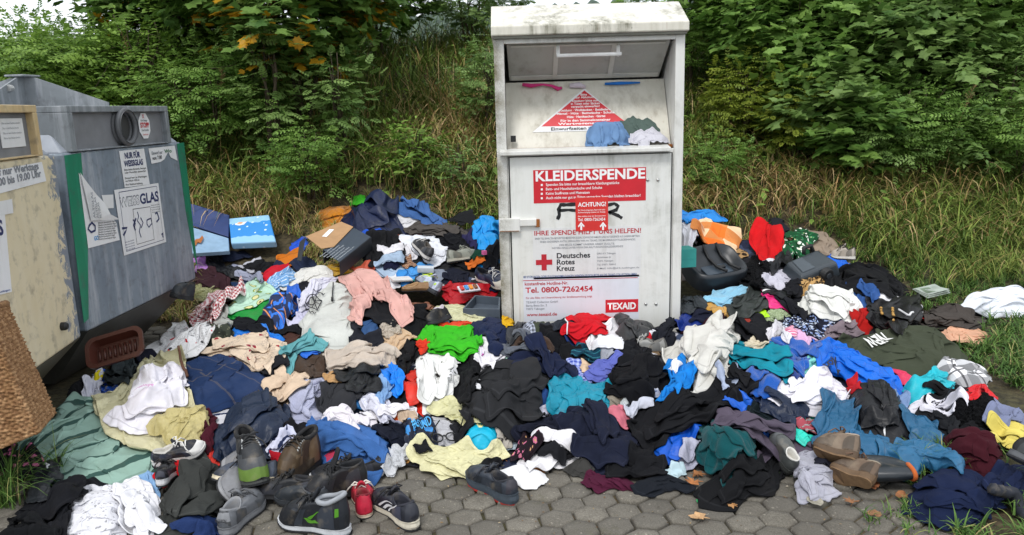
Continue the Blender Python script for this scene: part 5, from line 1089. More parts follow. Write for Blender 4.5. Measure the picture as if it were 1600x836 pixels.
# ---------------------------------------------------------------- fabrics
_fab = {}
def fabric(kind, hexcol, pat=None, c2=None, c3=None, sc=.05):
    key = (kind, hexcol, pat, c2, c3, sc)
    if key in _fab: return _fab[key]
    t = NT(kind + ' ' + hexcol + (' ' + pat if pat else '')); v = t.obj(); uv = t.uv(); c = lin(hexcol)
    lum = max(c)
    if lum < .035: c = tuple(x * .68 + .0008 for x in c)             # black cloth
    elif lum < .12: c = tuple(x * .8 for x in c)
    elif lum > .6: c = tuple(x * .90 for x in c)
    A = lin(c2) if c2 else None; Bc = lin(c3) if c3 else None
    wear = t.noise(7, 5, v, .6); col_ = t.mix(t.ramp(wear, .3, .7), [x * .86 for x in c], [min(.92, x * 1.10) for x in c])
    def scaled(s, stretch=(1, 1, 1)):
        m = t.node('ShaderNodeMapping'); m.inputs['Scale'].default_value = tuple(q / s for q in stretch); t.link(uv, m.inputs['Vector']); return m.outputs[0]
    def sepuv(s):
        q = t.node('ShaderNodeSeparateXYZ'); t.link(scaled(s), q.inputs[0]); return q.outputs
    def stripe(val, lo, hi):
        f = t.math('FRACT', val); return t.math('MULTIPLY', t.math('GREATER_THAN', f, lo), t.math('LESS_THAN', f, hi))
    if pat in ('stripes', 'trim'):
        q = sepuv(sc if pat == 'stripes' else .11); wob = t.math('ADD', q[1], t.math('MULTIPLY', t.noise(2.5, 2, scaled(sc)), .25))
        col_ = t.mix(stripe(wob, .40, .60) if pat == 'stripes' else stripe(wob, .44, .56), col_, A)
    elif pat == 'gingham':
        q = sepuv(sc); a, b = stripe(q[0], 0, .5), stripe(q[1], 0, .5)
        col_ = t.mix(t.math('MULTIPLY', t.math('ADD', a, b), .5), col_, A)
    elif pat == 'plaid':
        q = sepuv(sc); a, b = stripe(q[0], 0, .45), stripe(q[1], 0, .45); a2, b2 = stripe(q[0], .6, .68), stripe(q[1], .6, .7)
        col_ = t.mix(a, Bc, col_); col_ = t.mix(t.math('MULTIPLY', b, .65), col_, A); col_ = t.mix(t.math('MULTIPLY', t.math('MAXIMUM', a2, b2), .85), col_, A)
    elif pat in ('floral', 'leopard', 'flowers', 'avocado', 'print', 'dots'):
        s = {'flowers': .09, 'avocado': .085}.get(pat, sc)
        vo = t.node('ShaderNodeTexVoronoi'); vo.inputs['Scale'].default_value = 1.0; vo.inputs['Randomness'].default_value = .45 if pat == 'avocado' else .95
        t.link(scaled(s), vo.inputs['Vector']); d, rc = vo.outputs['Distance'], vo.outputs['Color']
        rs = t.node('ShaderNodeSeparateXYZ'); t.link(rc, rs.inputs[0])
        dn = t.math('ADD', d, t.math('MULTIPLY', t.math('SUBTRACT', t.noise(3, 3, scaled(s)), .5), .5 if pat != 'avocado' else .1))
        if pat == 'leopard':
            ring = t.math('MULTIPLY', t.math('GREATER_THAN', dn, .15), t.math('LESS_THAN', dn, .42)); col_ = t.mix(ring, col_, A); col_ = t.mix(t.math('LESS_THAN', dn, .16), col_, [x * .55 for x in c])
        elif pat == 'dots': col_ = t.mix(t.math('LESS_THAN', d, .13), col_, A)
        elif pat == 'avocado':
            col_ = t.mix(t.math('LESS_THAN', d, .36), col_, lin('#6f8a3a')); col_ = t.mix(t.math('LESS_THAN', d, .29), col_, lin('#dcd79a')); col_ = t.mix(t.math('LESS_THAN', d, .13), col_, lin('#6b4526'))
        elif pat == 'flowers':
            col_ = t.mix(t.math('MULTIPLY', t.math('LESS_THAN', dn, .28), t.math('GREATER_THAN', rs.outputs[0], .45)), col_, A)
        elif pat == 'print':
            col_ = t.mix(t.math('MULTIPLY', t.math('LESS_THAN', dn, .26), t.math('GREATER_THAN', rs.outputs[0], .5)), col_, A)
            nn = t.noise(2.6, 3, scaled(s), .6, 1.8); col_ = t.mix(t.math('MULTIPLY', t.math('LESS_THAN', t.math('ABSOLUTE', t.math('SUBTRACT', nn, .5)), .012), t.math('GREATER_THAN', t.noise(.5, 1, scaled(s)), .5)), col_, Bc)
            col_ = t.mix(t.math('MULTIPLY', t.math('LESS_THAN', dn, .17), t.math('LESS_THAN', rs.outputs[0], .3)), col_, Bc)
        else:
            col_ = t.mix(t.math('LESS_THAN', dn, .42), Bc, t.mix(t.ramp(rs.outputs[1], .4, .42), A, c)); col_ = t.mix(t.math('LESS_THAN', dn, .14), col_, t.mix(.5, A, lin('#d8c24a')))
    elif pat == 'camo':
        col_ = t.mix(t.ramp(t.noise(1, 4, scaled(.07), .6), .48, .52), col_, A); col_ = t.mix(t.ramp(t.noise(1.3, 3, scaled(.06)), .6, .63), col_, lin('#6a6c58'))
    elif pat == 'patchwork':
        q = sepuv(.34); a = stripe(q[0], 0, .5); b = stripe(q[1], .0, .5); x = t.math('ABSOLUTE', t.math('SUBTRACT', a, b)); col_ = t.mix(x, col_, A); col_ = t.mix(t.math('MULTIPLY', t.math('SUBTRACT', 1, a), b), col_, Bc)
    elif pat == 'lacing':
        q = sepuv(.12); nn = t.noise(1.2, 2, scaled(.12), .5, 1.5); col_ = t.mix(t.ramp(nn, .50, .54), col_, A); col_ = t.mix(stripe(t.math('ADD', q[0], t.math('MULTIPLY', q[1], .4)), .46, .54), col_, Bc)
    elif pat in ('patch', 'label', 'flowerspot', 'kneepatch'):
        tc = t.node('ShaderNodeAttribute', attribute_name='nuv').outputs['Vector']; q = t.node('ShaderNodeSeparateXYZ'); t.link(tc, q.inputs[0])
        lo = {'patch': (.1, .4, .1, .42), 'label': (.12, .2, .62, .74), 'flowerspot': (.62, .80, .6, .85), 'kneepatch': (.18, .52, .32, .66)}[pat]
        mk = t.math('MULTIPLY', t.math('MULTIPLY', t.math('GREATER_THAN', q.outputs[0], lo[0]), t.math('LESS_THAN', q.outputs[0], lo[1])), t.math('MULTIPLY', t.math('GREATER_THAN', q.outputs[1], lo[2]), t.math('LESS_THAN', q.outputs[1], lo[3])))
        if pat == 'flowerspot': mk = t.math('MULTIPLY', mk, t.ramp(t.noise(24, 3, uv), .45, .55))
        col_ = t.mix(mk, col_, A)
    elif pat in ('zip', 'zip2', 'piping'):
        tc = t.node('ShaderNodeAttribute', attribute_name='nuv').outputs['Vector']; q = t.node('ShaderNodeSeparateXYZ'); t.link(tc, q.inputs[0])
        d = t.math('ABSOLUTE', t.math('SUBTRACT', q.outputs[1 if pat != 'zip2' else 0], .5)); w = .045 if pat == 'zip' else .018
        col_ = t.mix(t.math('LESS_THAN', d, w), col_, A)
    elif pat == 'seams':
        tc = t.node('ShaderNodeAttribute', attribute_name='nuv').outputs['Vector']; q = t.node('ShaderNodeSeparateXYZ'); t.link(tc, q.inputs[0])
        mk = None
        for axis, pos in ((0, .33), (0, .345), (0, .66), (1, .1), (1, .115), (1, .52)):
            m = t.math('LESS_THAN', t.math('ABSOLUTE', t.math('SUBTRACT', q.outputs[axis], pos)), .005); mk = m if mk is None else t.math('MAXIMUM', mk, m)
        col_ = t.mix(t.math('MULTIPLY', mk, .5), col_, lin('#6f6350'))
    if kind in ('cotton', 'fleece', 'knit', 'denim', 'nylon', 'terry', 'cord') and pat not in ('patchwork',):
        tc = t.node('ShaderNodeAttribute', attribute_name='nuv').outputs['Vector']; q = t.node('ShaderNodeSeparateXYZ'); t.link(tc, q.inputs[0])
        ex = t.math('MINIMUM', q.outputs[0], t.math('SUBTRACT', 1, q.outputs[0])); ey = t.math('MINIMUM', q.outputs[1], t.math('SUBTRACT', 1, q.outputs[1])); ed = t.math('MINIMUM', ex, ey)
        st_ = t.math('LESS_THAN', t.math('ABSOLUTE', t.math('SUBTRACT', ed, .055)), .006); col_ = t.mix(t.math('MULTIPLY', st_, .38), col_, [x * .35 for x in c] if lum > .05 else [min(.9, x * 2.2 + .012) for x in c])
    dirt = t.math('MULTIPLY', t.ramp(t.noise(4.5, 6, v, .68), .56, .74), .26 if lum > .25 else .05); col_ = t.mix(dirt, col_, lin('#5e5443'))
    # weave, relief and sheen by kind of cloth
    if kind == 'denim':
        f = t.node('ShaderNodeMapping'); f.inputs['Scale'].default_value = (900, 250, 250); f.inputs['Rotation'].default_value = (0, 0, .8); t.link(uv, f.inputs['Vector']); g = t.noise(1, 2, f.outputs[0])
        col_ = t.mix(t.math('MULTIPLY', t.ramp(g, .4, .7), .35), col_, [min(.9, x * 1.9 + .03) for x in c]); col_ = t.mix(t.math('MULTIPLY', t.ramp(t.noise(5, 4, v), .5, .75), .35), col_, [min(.9, x * 1.8 + .04) for x in c])
        t.set(Roughness=.85); t.bump(g, .3, .002, t.bump(t.noise(45, 4, v), .25, .006))
    elif kind == 'nylon':
        t.set(Roughness=.42); cr = t.noise(26, 5, v, .55, .6); vo = t.node('ShaderNodeTexVoronoi', feature='DISTANCE_TO_EDGE'); vo.inputs['Scale'].default_value = 22; t.link(v, vo.inputs['Vector'])
        t.bump(cr, .45, .012, t.bump(vo.outputs['Distance'], .22, .008)); pass
    elif kind in ('plastic', 'clear'):
        t.set(Roughness=.28); cr = t.noise(34, 6, v, .6, 1.0); t.bump(cr, .7, .014)
        t.b.inputs['Alpha'].default_value = .80 if kind == 'plastic' else .62
        col_ = t.mix(t.math('MULTIPLY', t.ramp(t.noise(9, 5, v, .7), .55, .72), .3), col_, lin('#7d7452'))
    elif kind in ('knit', 'cord'):
        sc_ = (420, 160, 1) if kind == 'knit' else (260, 20, 1)
        f = t.node('ShaderNodeMapping'); f.inputs['Scale'].default_value = sc_; t.link(uv, f.inputs['Vector'])
        w = t.node('ShaderNodeTexWave'); w.inputs['Scale'].default_value = .28; w.inputs['Distortion'].default_value = 1.5; t.link(f.outputs[0], w.inputs['Vector'])
        t.set(Roughness=.95); t.bump(w.outputs['Fac'], .5, .004, t.bump(t.noise(40, 4, v), .3, .008)); t.b.inputs['Sheen Weight'].default_value = .3 * min(1, lum * 3)
    elif kind in ('fleece', 'terry', 'fluffy'):
        g = t.noise({'fleece': 170, 'terry': 120, 'fluffy': 90}[kind], 4, v, .7); t.set(Roughness=1); t.b.inputs['Sheen Weight'].default_value = .3 * min(1, lum * 3)
        col_ = t.mix(t.math('MULTIPLY', t.ramp(g, .35, .65), .3), col_, [x * .6 for x in c]); t.bump(g, .6 if kind != 'fluffy' else 1, .006 if kind != 'fluffy' else .02)
    elif kind == 'leather':
        g = t.noise(150, 4, v); t.set(Roughness=.42); t.bump(g, .2, .002, t.bump(t.noise(22, 4, v), .3, .01))
    elif kind == 'lace':
        vo = t.node('ShaderNodeTexVoronoi'); vo.inputs['Scale'].default_value = 60; t.link(uv, vo.inputs['Vector']); a = t.math('ADD', t.ramp(vo.outputs['Distance'], .25, .42), t.ramp(t.noise(14, 4, uv), .45, .6)); t.link(t.ramp(a, .2, .8, .35, 1), t.b.inputs['Alpha']); t.set(Roughness=.9); t.bump(t.noise(40, 4, v), .5, .01)
    elif kind == 'paper': t.set(Roughness=.7); t.bump(t.noise(12, 3, v), .2, .01)
    else:
        g = t.noise(320, 3, uv); t.set(Roughness=.92); t.bump(g, .22, .002, t.bump(t.noise(30, 5, v, .6), .35, .009)); t.b.inputs['Specular IOR Level'].default_value = .2
    if kind == 'nylon': t.b.inputs['Specular IOR Level'].default_value = .28
    if kind in ('knit', 'cord', 'fleece', 'terry', 'fluffy', 'denim'): t.b.inputs['Specular IOR Level'].default_value = .15
    t.color(col_); _fab[key] = t.m; return t.m

# ---------------------------------------------------------------- read the list of garments, settle them in layers
garments = []
for ln in ITEMS.strip().split('\n'):
    f = [q.strip() for q in ln.split('|')]
    nm, hexcol, kind, label, poly, opt = f[:6]
    o = {'name': nm, 'col': hexcol, 'kind': kind, 'label': label, 'poly': [tuple(map(float, q.split(','))) for q in poly.split()], 'seed': sum(map(ord, label)) * 7 % 9973}
    for q in opt.split():
        k, _, val = q.partition('='); o[k] = val or True
    garments.append(o)
def size_px(p): a = np.array(p); return (a.max(0) - a.min(0))
for i, g in enumerate(garments):
    s = size_px(g['poly']); r = np.random.default_rng(g['seed'])
    g['loft'] = float(g.get('loft', .02 if max(s) < 45 else .035))
    base_e = 1 + 2.1 * (float(g.get('e', 1.17)) - 1); stiff = g['kind'] in ('nylon', 'leather', 'paper', 'denim')
    b2 = 1 + (base_e - 1) * r.uniform(.25, .7); g['ee'] = (base_e, b2) if r.random() < .5 else (b2, base_e)
    g['N'] = 62 if ('big' in g or max(s) > 100) else (44 if max(s) > 45 else 28)
    g['bend'] = {'leather': .25, 'denim': .2, 'fleece': .22, 'knit': .2, 'terry': .2, 'fluffy': .25}.get(g['kind'], .12)
    p = np.array(g['poly']); m = 6; g['bb'] = (p[:, 0].min() - m, p[:, 1].min() - m, p[:, 0].max() + m, p[:, 1].max() + m)
    g['crease'] = {'leather': .006, 'denim': .005, 'fleece': .004, 'knit': .003, 'terry': .003, 'fluffy': 0, 'paper': 0, 'cord': .003}.get(g['kind'], .0075)
    if g['name'] in ('cushion', 'pillow', 'bedding', 'patchwork_cushion', 'baseball_cap', 'cap', 'swim_cap'): g['crease'] = .002
    lay = 0
    for h in garments[:i]:
        if h['bb'][0] < g['bb'][2] and h['bb'][2] > g['bb'][0] and h['bb'][1] < g['bb'][3] and h['bb'][3] > g['bb'][1]: lay = max(lay, h['lay'] + 1)
    g['lay'] = lay
NL = max(g['lay'] for g in garments) + 1
def settle(group, N):
    Hs = np.maximum(box_blur(H, 4), H_BASE)
    for g in group:
        r = np.random.default_rng(g['seed'] + 1)
        off = .02 + .45 * g['loft']
        pc = np.mean(g['poly'], 0); pk = 1 + (9 if 'owner' not in g else 0) / max(20, float(max(size_px(g['poly']))))
        P = np.array(g['world']) if 'world' in g else np.array([hit(*(pc + (np.array(q) - pc) * pk), Hs, off)[:2] for q in g['poly']])
        # depth clean-up: grazing rays may jump far back over a crest
        my = np.median(P[:, 1])
        # keep out of the white container
        for q in P:
            if 'world' not in g and -.085 < q[0] < 1.10 and q[1] > 4.835:
                if q[0] < .02: q[0] = -.09
                elif q[0] > 1.0 and my > 4.95: q[0] = 1.105
                else: q[1] = 4.835
        # keep out of the glass bins
        for q in P: q[0] = max(q[0], -2.42) if q[1] > 3.95 and q[1] < 5.45 else q[0]
        g['xy'] = sheet_from_outline(P, N, r); g['e'] = g['ee']
        if g['kind'] in ('paper',): g['wr'] = .15
    X, Lu, Lv = drape(group, H, N)
    for k, g in enumerate(group):
        g['X'] = X[k]; su, sv = float(Lu[k].mean()), float(Lv[k].mean()); g['suv'] = (su, sv); raise_heap(X[k])
def garment_mesh(g):
    X = g['X']; N = X.shape[0]; i = np.arange(N * N).reshape(N, N)
    f = np.stack([i[:-1, :-1], i[:-1, 1:], i[1:, 1:], i[1:, :-1]], -1).reshape(-1, 4)
    if np.cross(X[0, 1, :2] - X[0, 0, :2], X[1, 0, :2] - X[0, 0, :2]) < 0: f = f[:, ::-1]
    uu, vv = np.meshgrid(np.arange(N), np.arange(N)); uv = np.stack([uu * g['suv'][0], vv * g['suv'][1]], -1).reshape(-1, 2)
    c = X.reshape(-1, 3).mean(0); c[2] = X[..., 2].min()
    me = fast_mesh(g['name'], X.reshape(-1, 3) - c, f, None, uv)
    a = me.attributes.new('nuv', 'FLOAT_VECTOR', 'POINT'); n3 = np.stack([uu / (N - 1), vv / (N - 1), uu * 0], -1).reshape(-1, 3).astype(np.float32); a.data.foreach_set('vector', n3.ravel())
    o = link(g['name'], me, None, fabric(g['kind'], g['col'], g.get('pat') if g.get('pat') != 'hoodie' else None, g.get('c2'), g.get('c3'), float(g.get('sc', .05))), True)
    o.location = c
    th = {'fluffy': .02, 'knit': .010, 'fleece': .010, 'plastic': .0015, 'clear': .0015, 'lace': .002, 'paper': .002}.get(g['kind'], .006)
    sd = o.modifiers.new('thickness', 'SOLIDIFY'); sd.thickness = th; sd.offset = -1
    sb = o.modifiers.new('smooth', 'SUBSURF'); sb.levels = 0; sb.render_levels = 1
    if g['kind'] == 'fluffy':
        tx = bpy.data.textures.get('fluff') or bpy.data.textures.new('fluff', 'CLOUDS'); tx.noise_scale = .012
        sb.render_levels = 2; dm = o.modifiers.new('fluff', 'DISPLACE'); dm.texture = tx; dm.strength = .02; dm.texture_coords = 'LOCAL'
    tag(o, g['label'], g['name'].replace('_', ' '), None)
    g['obj'] = o; return o
GROUPS = {'shoe': 'x'}
for lay in range(NL):
    for N in (28, 44, 62):
        grp = [g for g in garments if g['lay'] == lay and g['N'] == N]
        if grp: settle(grp, N)
for g in garments: garment_mesh(g)
# sleeves, legs and hoods thrown across their own garment
SLEEVED = {'t_shirt': 'sleeve', 'shirt': 'sleeve', 'sweater': 'sleeve', 'jacket': 'sleeve', 'sweatshirt': 'sleeve', 'coat': 'sleeve', 'fleece_jacket': 'sleeve', 'knit_sweater': 'sleeve', 'jumper': 'sleeve', 
           'rain_jacket': 'sleeve', 'denim_shirt': 'sleeve', 'polo_shirt': 'sleeve', 'duvet_jacket': 'sleeve', 'leather_jacket': 'sleeve', 'trousers': 'leg', 'sweatpants': 'leg', 'jeans': 'leg', 'ski_trousers': 'leg', 'leggings': 'leg', 'cardigan': 'sleeve', 'blouse': 'sleeve', 'ski_jacket': 'sleeve'}
extra = []
for g in garments:
    s_ = size_px(g['poly'])
    if g['name'] not in SLEEVED or max(s_) < 42 or min(s_) < 22: continue
    r = np.random.default_rng(g['seed'] + 5); P = np.array(g['poly']); c = P.mean(0); w, vv = np.linalg.eigh(np.cov((P - c).T)); maj, mnr = vv[:, 1], vv[:, 0]; Lm, Wm = np.sqrt(w[1]) * 1.55, np.sqrt(w[0]) * 1.55
    for q in range(2 if max(s_) > 85 else 1):
        sg = 1 if (q + g['seed']) % 2 else -1; an = r.normal(0, .3); d = maj * math.cos(an) + mnr * math.sin(an); nrm = np.array([-d[1], d[0]]); o = c + mnr * sg * Wm * r.uniform(.15, .42) + maj * Lm * r.uniform(-.2, .2)
        hl, hw = Lm * r.uniform(.48, .72), max(5, min(Wm * r.uniform(.26, .40), 22)); pts = [o - d * hl - nrm * hw * 1.2, o - nrm * hw * r.uniform(.9, 1.2), o + d * hl - nrm * hw * .75, o + d * hl + nrm * hw * .75, o + nrm * hw * r.uniform(.9, 1.2), o - d * hl + nrm * hw * 1.2]
        e2 = dict(g); e2.update(name=SLEEVED[g['name']], poly=[tuple(p) for p in pts], seed=g['seed'] + 17 * (q + 1), loft=min(.05, .018 + hw * .0012), N=28, owner=g, ee=(1.22, 1.12)); e2.pop('pat', None) if g.get('pat') in ('zip', 'zip2', 'patch', 'label', 'flowerspot', 'kneepatch', 'seams', 'piping', 'hoodie') else None
        extra.append(e2)
for e2 in extra:
    settle([e2], 28); o = garment_mesh(e2)
    for k in ('label', 'category'): del o[k]
    o.parent = e2['owner']['obj']; o.location = o.location - e2['owner']['obj'].location
BYL = {g['label']: g for g in garments}
def find(sub): return next(g for g in garments if sub in g['label'])

# the lower layers of the heap that nobody could count, showing only in the gaps
def under_heap():
    st = 2; X, Y = GXX[::st, ::st], GYY[::st, ::st]; Zb = H_BASE[::st, ::st]; tz = terrain(X, Y)
    cover = box_blur((H - H_BASE > .012).astype(float), 9)[::st, ::st]
    keep = (cover > .70) & ((Zb - tz > .012)) & ~((X > -.08) & (X < 1.1) & (Y > 4.85) & (Y < 5.97))
    Z = Zb + .02 * smooth_noise(X, Y, 9, 5.5) + .012 * smooth_noise(X, Y, 12, 13) - .008
    ny, nx = X.shape; idx = np.arange(nx * ny).reshape(ny, nx); kf = keep[:-1, :-1] & keep[1:, :-1] & keep[:-1, 1:] & keep[1:, 1:]
    f = np.stack([idx[:-1, :-1], idx[:-1, 1:], idx[1:, 1:], idx[1:, :-1]], -1)[kf]
    used = np.unique(f); re = -np.ones(nx * ny, int); re[used] = np.arange(len(used))
    me = fast_mesh('clothes_heap', np.stack([X, Y, Z], -1).reshape(-1, 3)[used], re[f])
    t = NT('mixed cloth'); v = t.obj(); vo = t.node('ShaderNodeTexVoronoi'); vo.inputs['Scale'].default_value = 7.5
    ds = t.node('ShaderNodeVectorMath', operation='ADD'); nz = t.node('ShaderNodeTexNoise'); nz.inputs['Scale'].default_value = 6; t.link(v, nz.inputs['Vector'])
    sc = t.node('ShaderNodeVectorMath', operation='SCALE'); sc.inputs['Scale'].default_value = .22; t.link(nz.outputs['Color'], sc.inputs[0]); t.link(v, ds.inputs[0]); t.link(sc.outputs[0], ds.inputs[1]); t.link(ds.outputs[0], vo.inputs['Vector'])
    cr = t.node('ShaderNodeValToRGB'); cr.color_ramp.interpolation = 'CONSTANT'
    cols = ['#121318', '#1b2136', '#0f1014', '#24262c', '#16203c', '#3a3c44', '#121318', '#b8b8c0', '#1c1c22', '#33415e']
    while len(cr.color_ramp.elements) < len(cols): cr.color_ramp.elements.new(.5)
    for k, cc in enumerate(cols): cr.color_ramp.elements[k].position = k / len(cols); cr.color_ramp.elements[k].color = (*lin(cc), 1)
    rs = t.node('ShaderNodeSeparateXYZ'); t.link(vo.outputs['Color'], rs.inputs[0]); t.link(rs.outputs[0], cr.inputs['Fac'])
    t.color(cr.outputs['Color']); t.set(Roughness=.9); t.bump(t.noise(18, 5, v, .6, .8), .8, .03)
    stuff(link('clothes_heap', me, None, t.m, True), 'mixed dark clothes in the lower layers of the heap', 'clothes')
under_heap()

# ================================================================ shoes
def fabric_simple(name, hexcol, rough=.75, bump=.35, scale=240):
    if name in _pm: return _pm[name]
    t = NT(name); v = t.obj(); a = t.noise(scale, 3, v); b = t.noise(18, 5, v); c = lin(hexcol)
    cc = t.mix(t.ramp(b, .3, .7), [x * .75 for x in c], [min(1, x * 1.2) for x in c]); cc = t.mix(t.math('MULTIPLY', t.ramp(b, .54, .70), .34), cc, lin('#7d7260'))
    t.color(cc); t.set(Roughness=rough); t.bump(a, bump, .002); _pm[name] = t.m; return t.m
def shoe(name, label, cat, px, py, z=None, y=None, yaw=0, pitch=0, roll=0, L=.29, W=.108, rim=(.10, .075, .098), upper='#222228', sole='#d8d8d4', lining='#3a3a40', lace='#1a1a1c',
         sole_h=(.034, .022), tongue=.035, laces=5, stripes=None, toe_cap=None, heel_tab=None, outsole=None, letters=None, group=None, hole=(.06, .46), flip=1, rub=.6, mud=None, tri=None):
    loc = at_z(px, py, z) if y is None else at_y(px, py, y)
    if py > 650: L, W, rim = L * .94, W * .94, tuple(q * .95 for q in rim)
    root = thing(name, label, cat, tuple(loc), group); root.rotation_euler = (R(pitch), R(roll), R(yaw))
    n = 44
    prof_t = [0, .02, .06, .14, .26, .38, .5, .62, .74, .86, .94, .98, 1]; prof_w = [0, .34, .52, .66, .67, .64, .72, .88, .98, .88, .62, .38, 0]
    th = np.arange(n) * 2 * math.pi / n; tt = .5 - .5 * np.cos(th); side = np.where(np.sin(th) >= 0, 1, -1) * flip
    wv = np.interp(tt, prof_t, prof_w); base = np.stack([side * wv * W / 2 + flip * .012 * np.sin(math.pi * np.clip((tt - .3) / .7, 0, 1)), tt * L], 1)
    hc, hl = (hole[0] + hole[1]) / 2 * L, (hole[1] - hole[0]) / 2 * L
    opn = np.stack([flip * np.sin(th) * W * .30, hc - hl * np.cos(th)], 1)
    rz = np.interp(tt, [0, .5, 1], rim); spring = lambda t: .016 * np.clip((t - .72) / .28, 0, 1) ** 2
    st = np.interp(tt, [0, .35, 1], [sole_h[0], sole_h[0] * .8, sole_h[1]]) + spring(tt)
    cen = np.array([0, .48 * L])
    # sole
    rings = [(.90, 0.), (.97, .12), (1.0, .45), (.985, .8), (1.0, 1.)]; V = []
    for k, hh in rings:
        for i in range(n): V.append((*(cen + (base[i] - cen) * (k * 1.03)), spring(tt[i]) + (st[i] - spring(tt[i])) * hh))
    F = [(r_ * n + i, r_ * n + (i + 1) % n, (r_ + 1) * n + (i + 1) % n, (r_ + 1) * n + i) for r_ in range(len(rings) - 1) for i in range(n)]
    m = MB(); m.add(V, F + [tuple(range(n))[::-1], tuple((len(rings) - 1) * n + i for i in range(n))]); so = m.build('sole', plain('sole ' + sole, sole, .7, 0, .18, 30), root, smooth=False)
    if outsole:
        m = MB(); V2 = []
        for k, zz in ((.80, -.006), (.97, -.006), (.97, .004)):
            for i in range(n): V2.append((*(cen + (base[i] - cen) * k), spring(tt[i]) + zz))
        m.add(V2, [(r_ * n + i, r_ * n + (i + 1) % n, (r_ + 1) * n + (i + 1) % n, (r_ + 1) * n + i) for r_ in range(2) for i in range(n)] + [tuple(range(n))[::-1]]); m.build('outsole', plain('outsole ' + outsole, outsole, .8, 0, .25, 40), root)
    # upper
    K = 14
    def S(i, s):
        e = s ** 1.25 if tt[i] > .5 else s ** 1.7
        bul = 1 + .05 * math.sin(math.pi * min(1, s * 1.3))
        p = cen + (base[i] - cen) * .985 * bul; q = p * (1 - e) + opn[i] * e
        hz = 1 - (1 - s) ** (2.3 if tt[i] > .55 else 1.5)
        return np.array([q[0], q[1], st[i] + (rz[i] - st[i]) * hz + .0025 * math.sin(s * 9 + i * .9)])
    V = [S(i, k / K) for k in range(K + 1) for i in range(n)]
    F = [(k * n + i, k * n + (i + 1) % n, (k + 1) * n + (i + 1) % n, (k + 1) * n + i) for k in range(K) for i in range(n)]
    um = fabric_simple('upper ' + upper, upper, rub); m = MB(); m.add(V, F); uo = m.build('upper', um, root, smooth=True)
    V = []
    oc = np.array([0, hc])
    for kk, dz in ((1.0, 0.), (.985, .006), (.90, .007), (.84, -.004), (.80, -.03), (.78, -.9)):
        for i in range(n):
            zz = rz[i] + dz if dz > -.5 else max(st[i] + .006, .02); V.append((*(oc + (opn[i] - oc) * kk), zz))
    m = MB(); m.add(V, [(k * n + i, k * n + (i + 1) % n, (k + 1) * n + (i + 1) % n, (k + 1) * n + i) for k in range(5) for i in range(n)] + [tuple(5 * n + i for i in range(n))])
    m.build('lining', fabric_simple('lining ' + lining, lining), root, smooth=True)
    def patch(i0, i1, s0, s1, nm, hexcol, lift=.0022, mat=None, parent=None, slant=0):
        V, F = [], []; cnt = int(round(abs(i1 - i0) * 3)) + 2
        for a in range(cnt):
            ii = i0 + (i1 - i0) * a / (cnt - 1)
            for b in range(7):
                s = s0 + (s1 - s0) * b / 6; jj = ii + slant * b / 6; f0 = int(math.floor(jj)); fr = jj - f0
                p = S(f0 % n, s) * (1 - fr) + S((f0 + 1) % n, s) * fr; c = np.array([0, p[1], .03]); d = p - c; d /= np.linalg.norm(d) + 1e-9; V.append(p + d * lift)
        for a in range(cnt - 1):
            for b in range(6): F.append((a * 7 + b, a * 7 + b + 1, a * 7 + b + 8, a * 7 + b + 7))
        m = MB(); m.add(V, F); return m.build(nm, mat or fabric_simple('patch ' + hexcol, hexcol, .55, .15), parent or root, smooth=True)
    half = n // 2
    def shade(hx, k): c_ = [int(hx[i:i + 2], 16) for i in (1, 3, 5)]; return '#%02x%02x%02x' % tuple(int(max(0, min(255, q * k + (14 if k > 1 else 0)))) for q in c_)
    dark = sum(int(upper[i:i + 2], 16) for i in (1, 3, 5)) < 150
    if laces:
        for sg in (1, -1):
            patch(sg * 5.2, sg * 9.2, .02, .72, 'quarter_panel', shade(upper, 1.45 if dark else .72), .0018, slant=sg * 1.2)
            if not stripes: patch(sg * 12.4, sg * 16.0, .02, .42, 'side_panel', shade(upper, 1.3 if dark else .82), .0018, slant=sg * .6)
        if not toe_cap: patch(half - 7, half + 7, .0, .17, 'toe_guard', shade(upper, 1.35 if dark else .75), .002)
        if not heel_tab: patch(-3, 3, .05, .9, 'heel_tab', shade(upper, 1.5 if dark else .7))
    if not outsole and sole_h[0] > .015:
        m = MB(); V2 = []
        for k, zz in ((.93, -.001), (1.015, .002), (1.02, .009)):
            for i in range(n): V2.append((*(cen + (base[i] - cen) * k * 1.03), spring(tt[i]) + zz))
        m.add(V2, [(r_ * n + i, r_ * n + (i + 1) % n, (r_ + 1) * n + (i + 1) % n, (r_ + 1) * n + i) for r_ in range(2) for i in range(n)]); m.build('tread', plain('tread', '#26272a', .85, 0, .3, 50), root)
    if rim[0] > .125:      # padded collar and hooks of the boots
        m = MB(); m.tube([(*(oc + (opn[i] - oc) * .985), rz[i] + .002) for i in range(0, n, 2)], .0095, 7, closed=True); m.build('collar', fabric_simple('collar ' + lining, lining, .85), root, smooth=True)
        if laces:
            m = MB()
            for k in range(laces):
                s_ = .93 - k * .36 / max(1, laces - 1)
                for dd_ in (-4.6, 4.6): p = S(int(round(half + dd_)) % n, s_); m.disc(p, p - np.array([0, hc, p[2] - .03]), .0048, .004, 8)
            m.build('eyelet', BOLT, root)
    if toe_cap: patch(half - 8, half + 8, 0.0, .34, 'toe_cap', toe_cap)
    if heel_tab: patch(-4, 4, .05, .95, 'heel_tab', heel_tab)
    if mud: patch(half - 14, half + 14, 0.0, .16, 'rand', mud, .003)
    if stripes:
        for sg in (1, -1):
            for k in range(3): patch(sg * (10.2 + k * 1.5), sg * (10.9 + k * 1.5), .12, .80, 'stripe', stripes, .003, slant=-sg * 1.6)
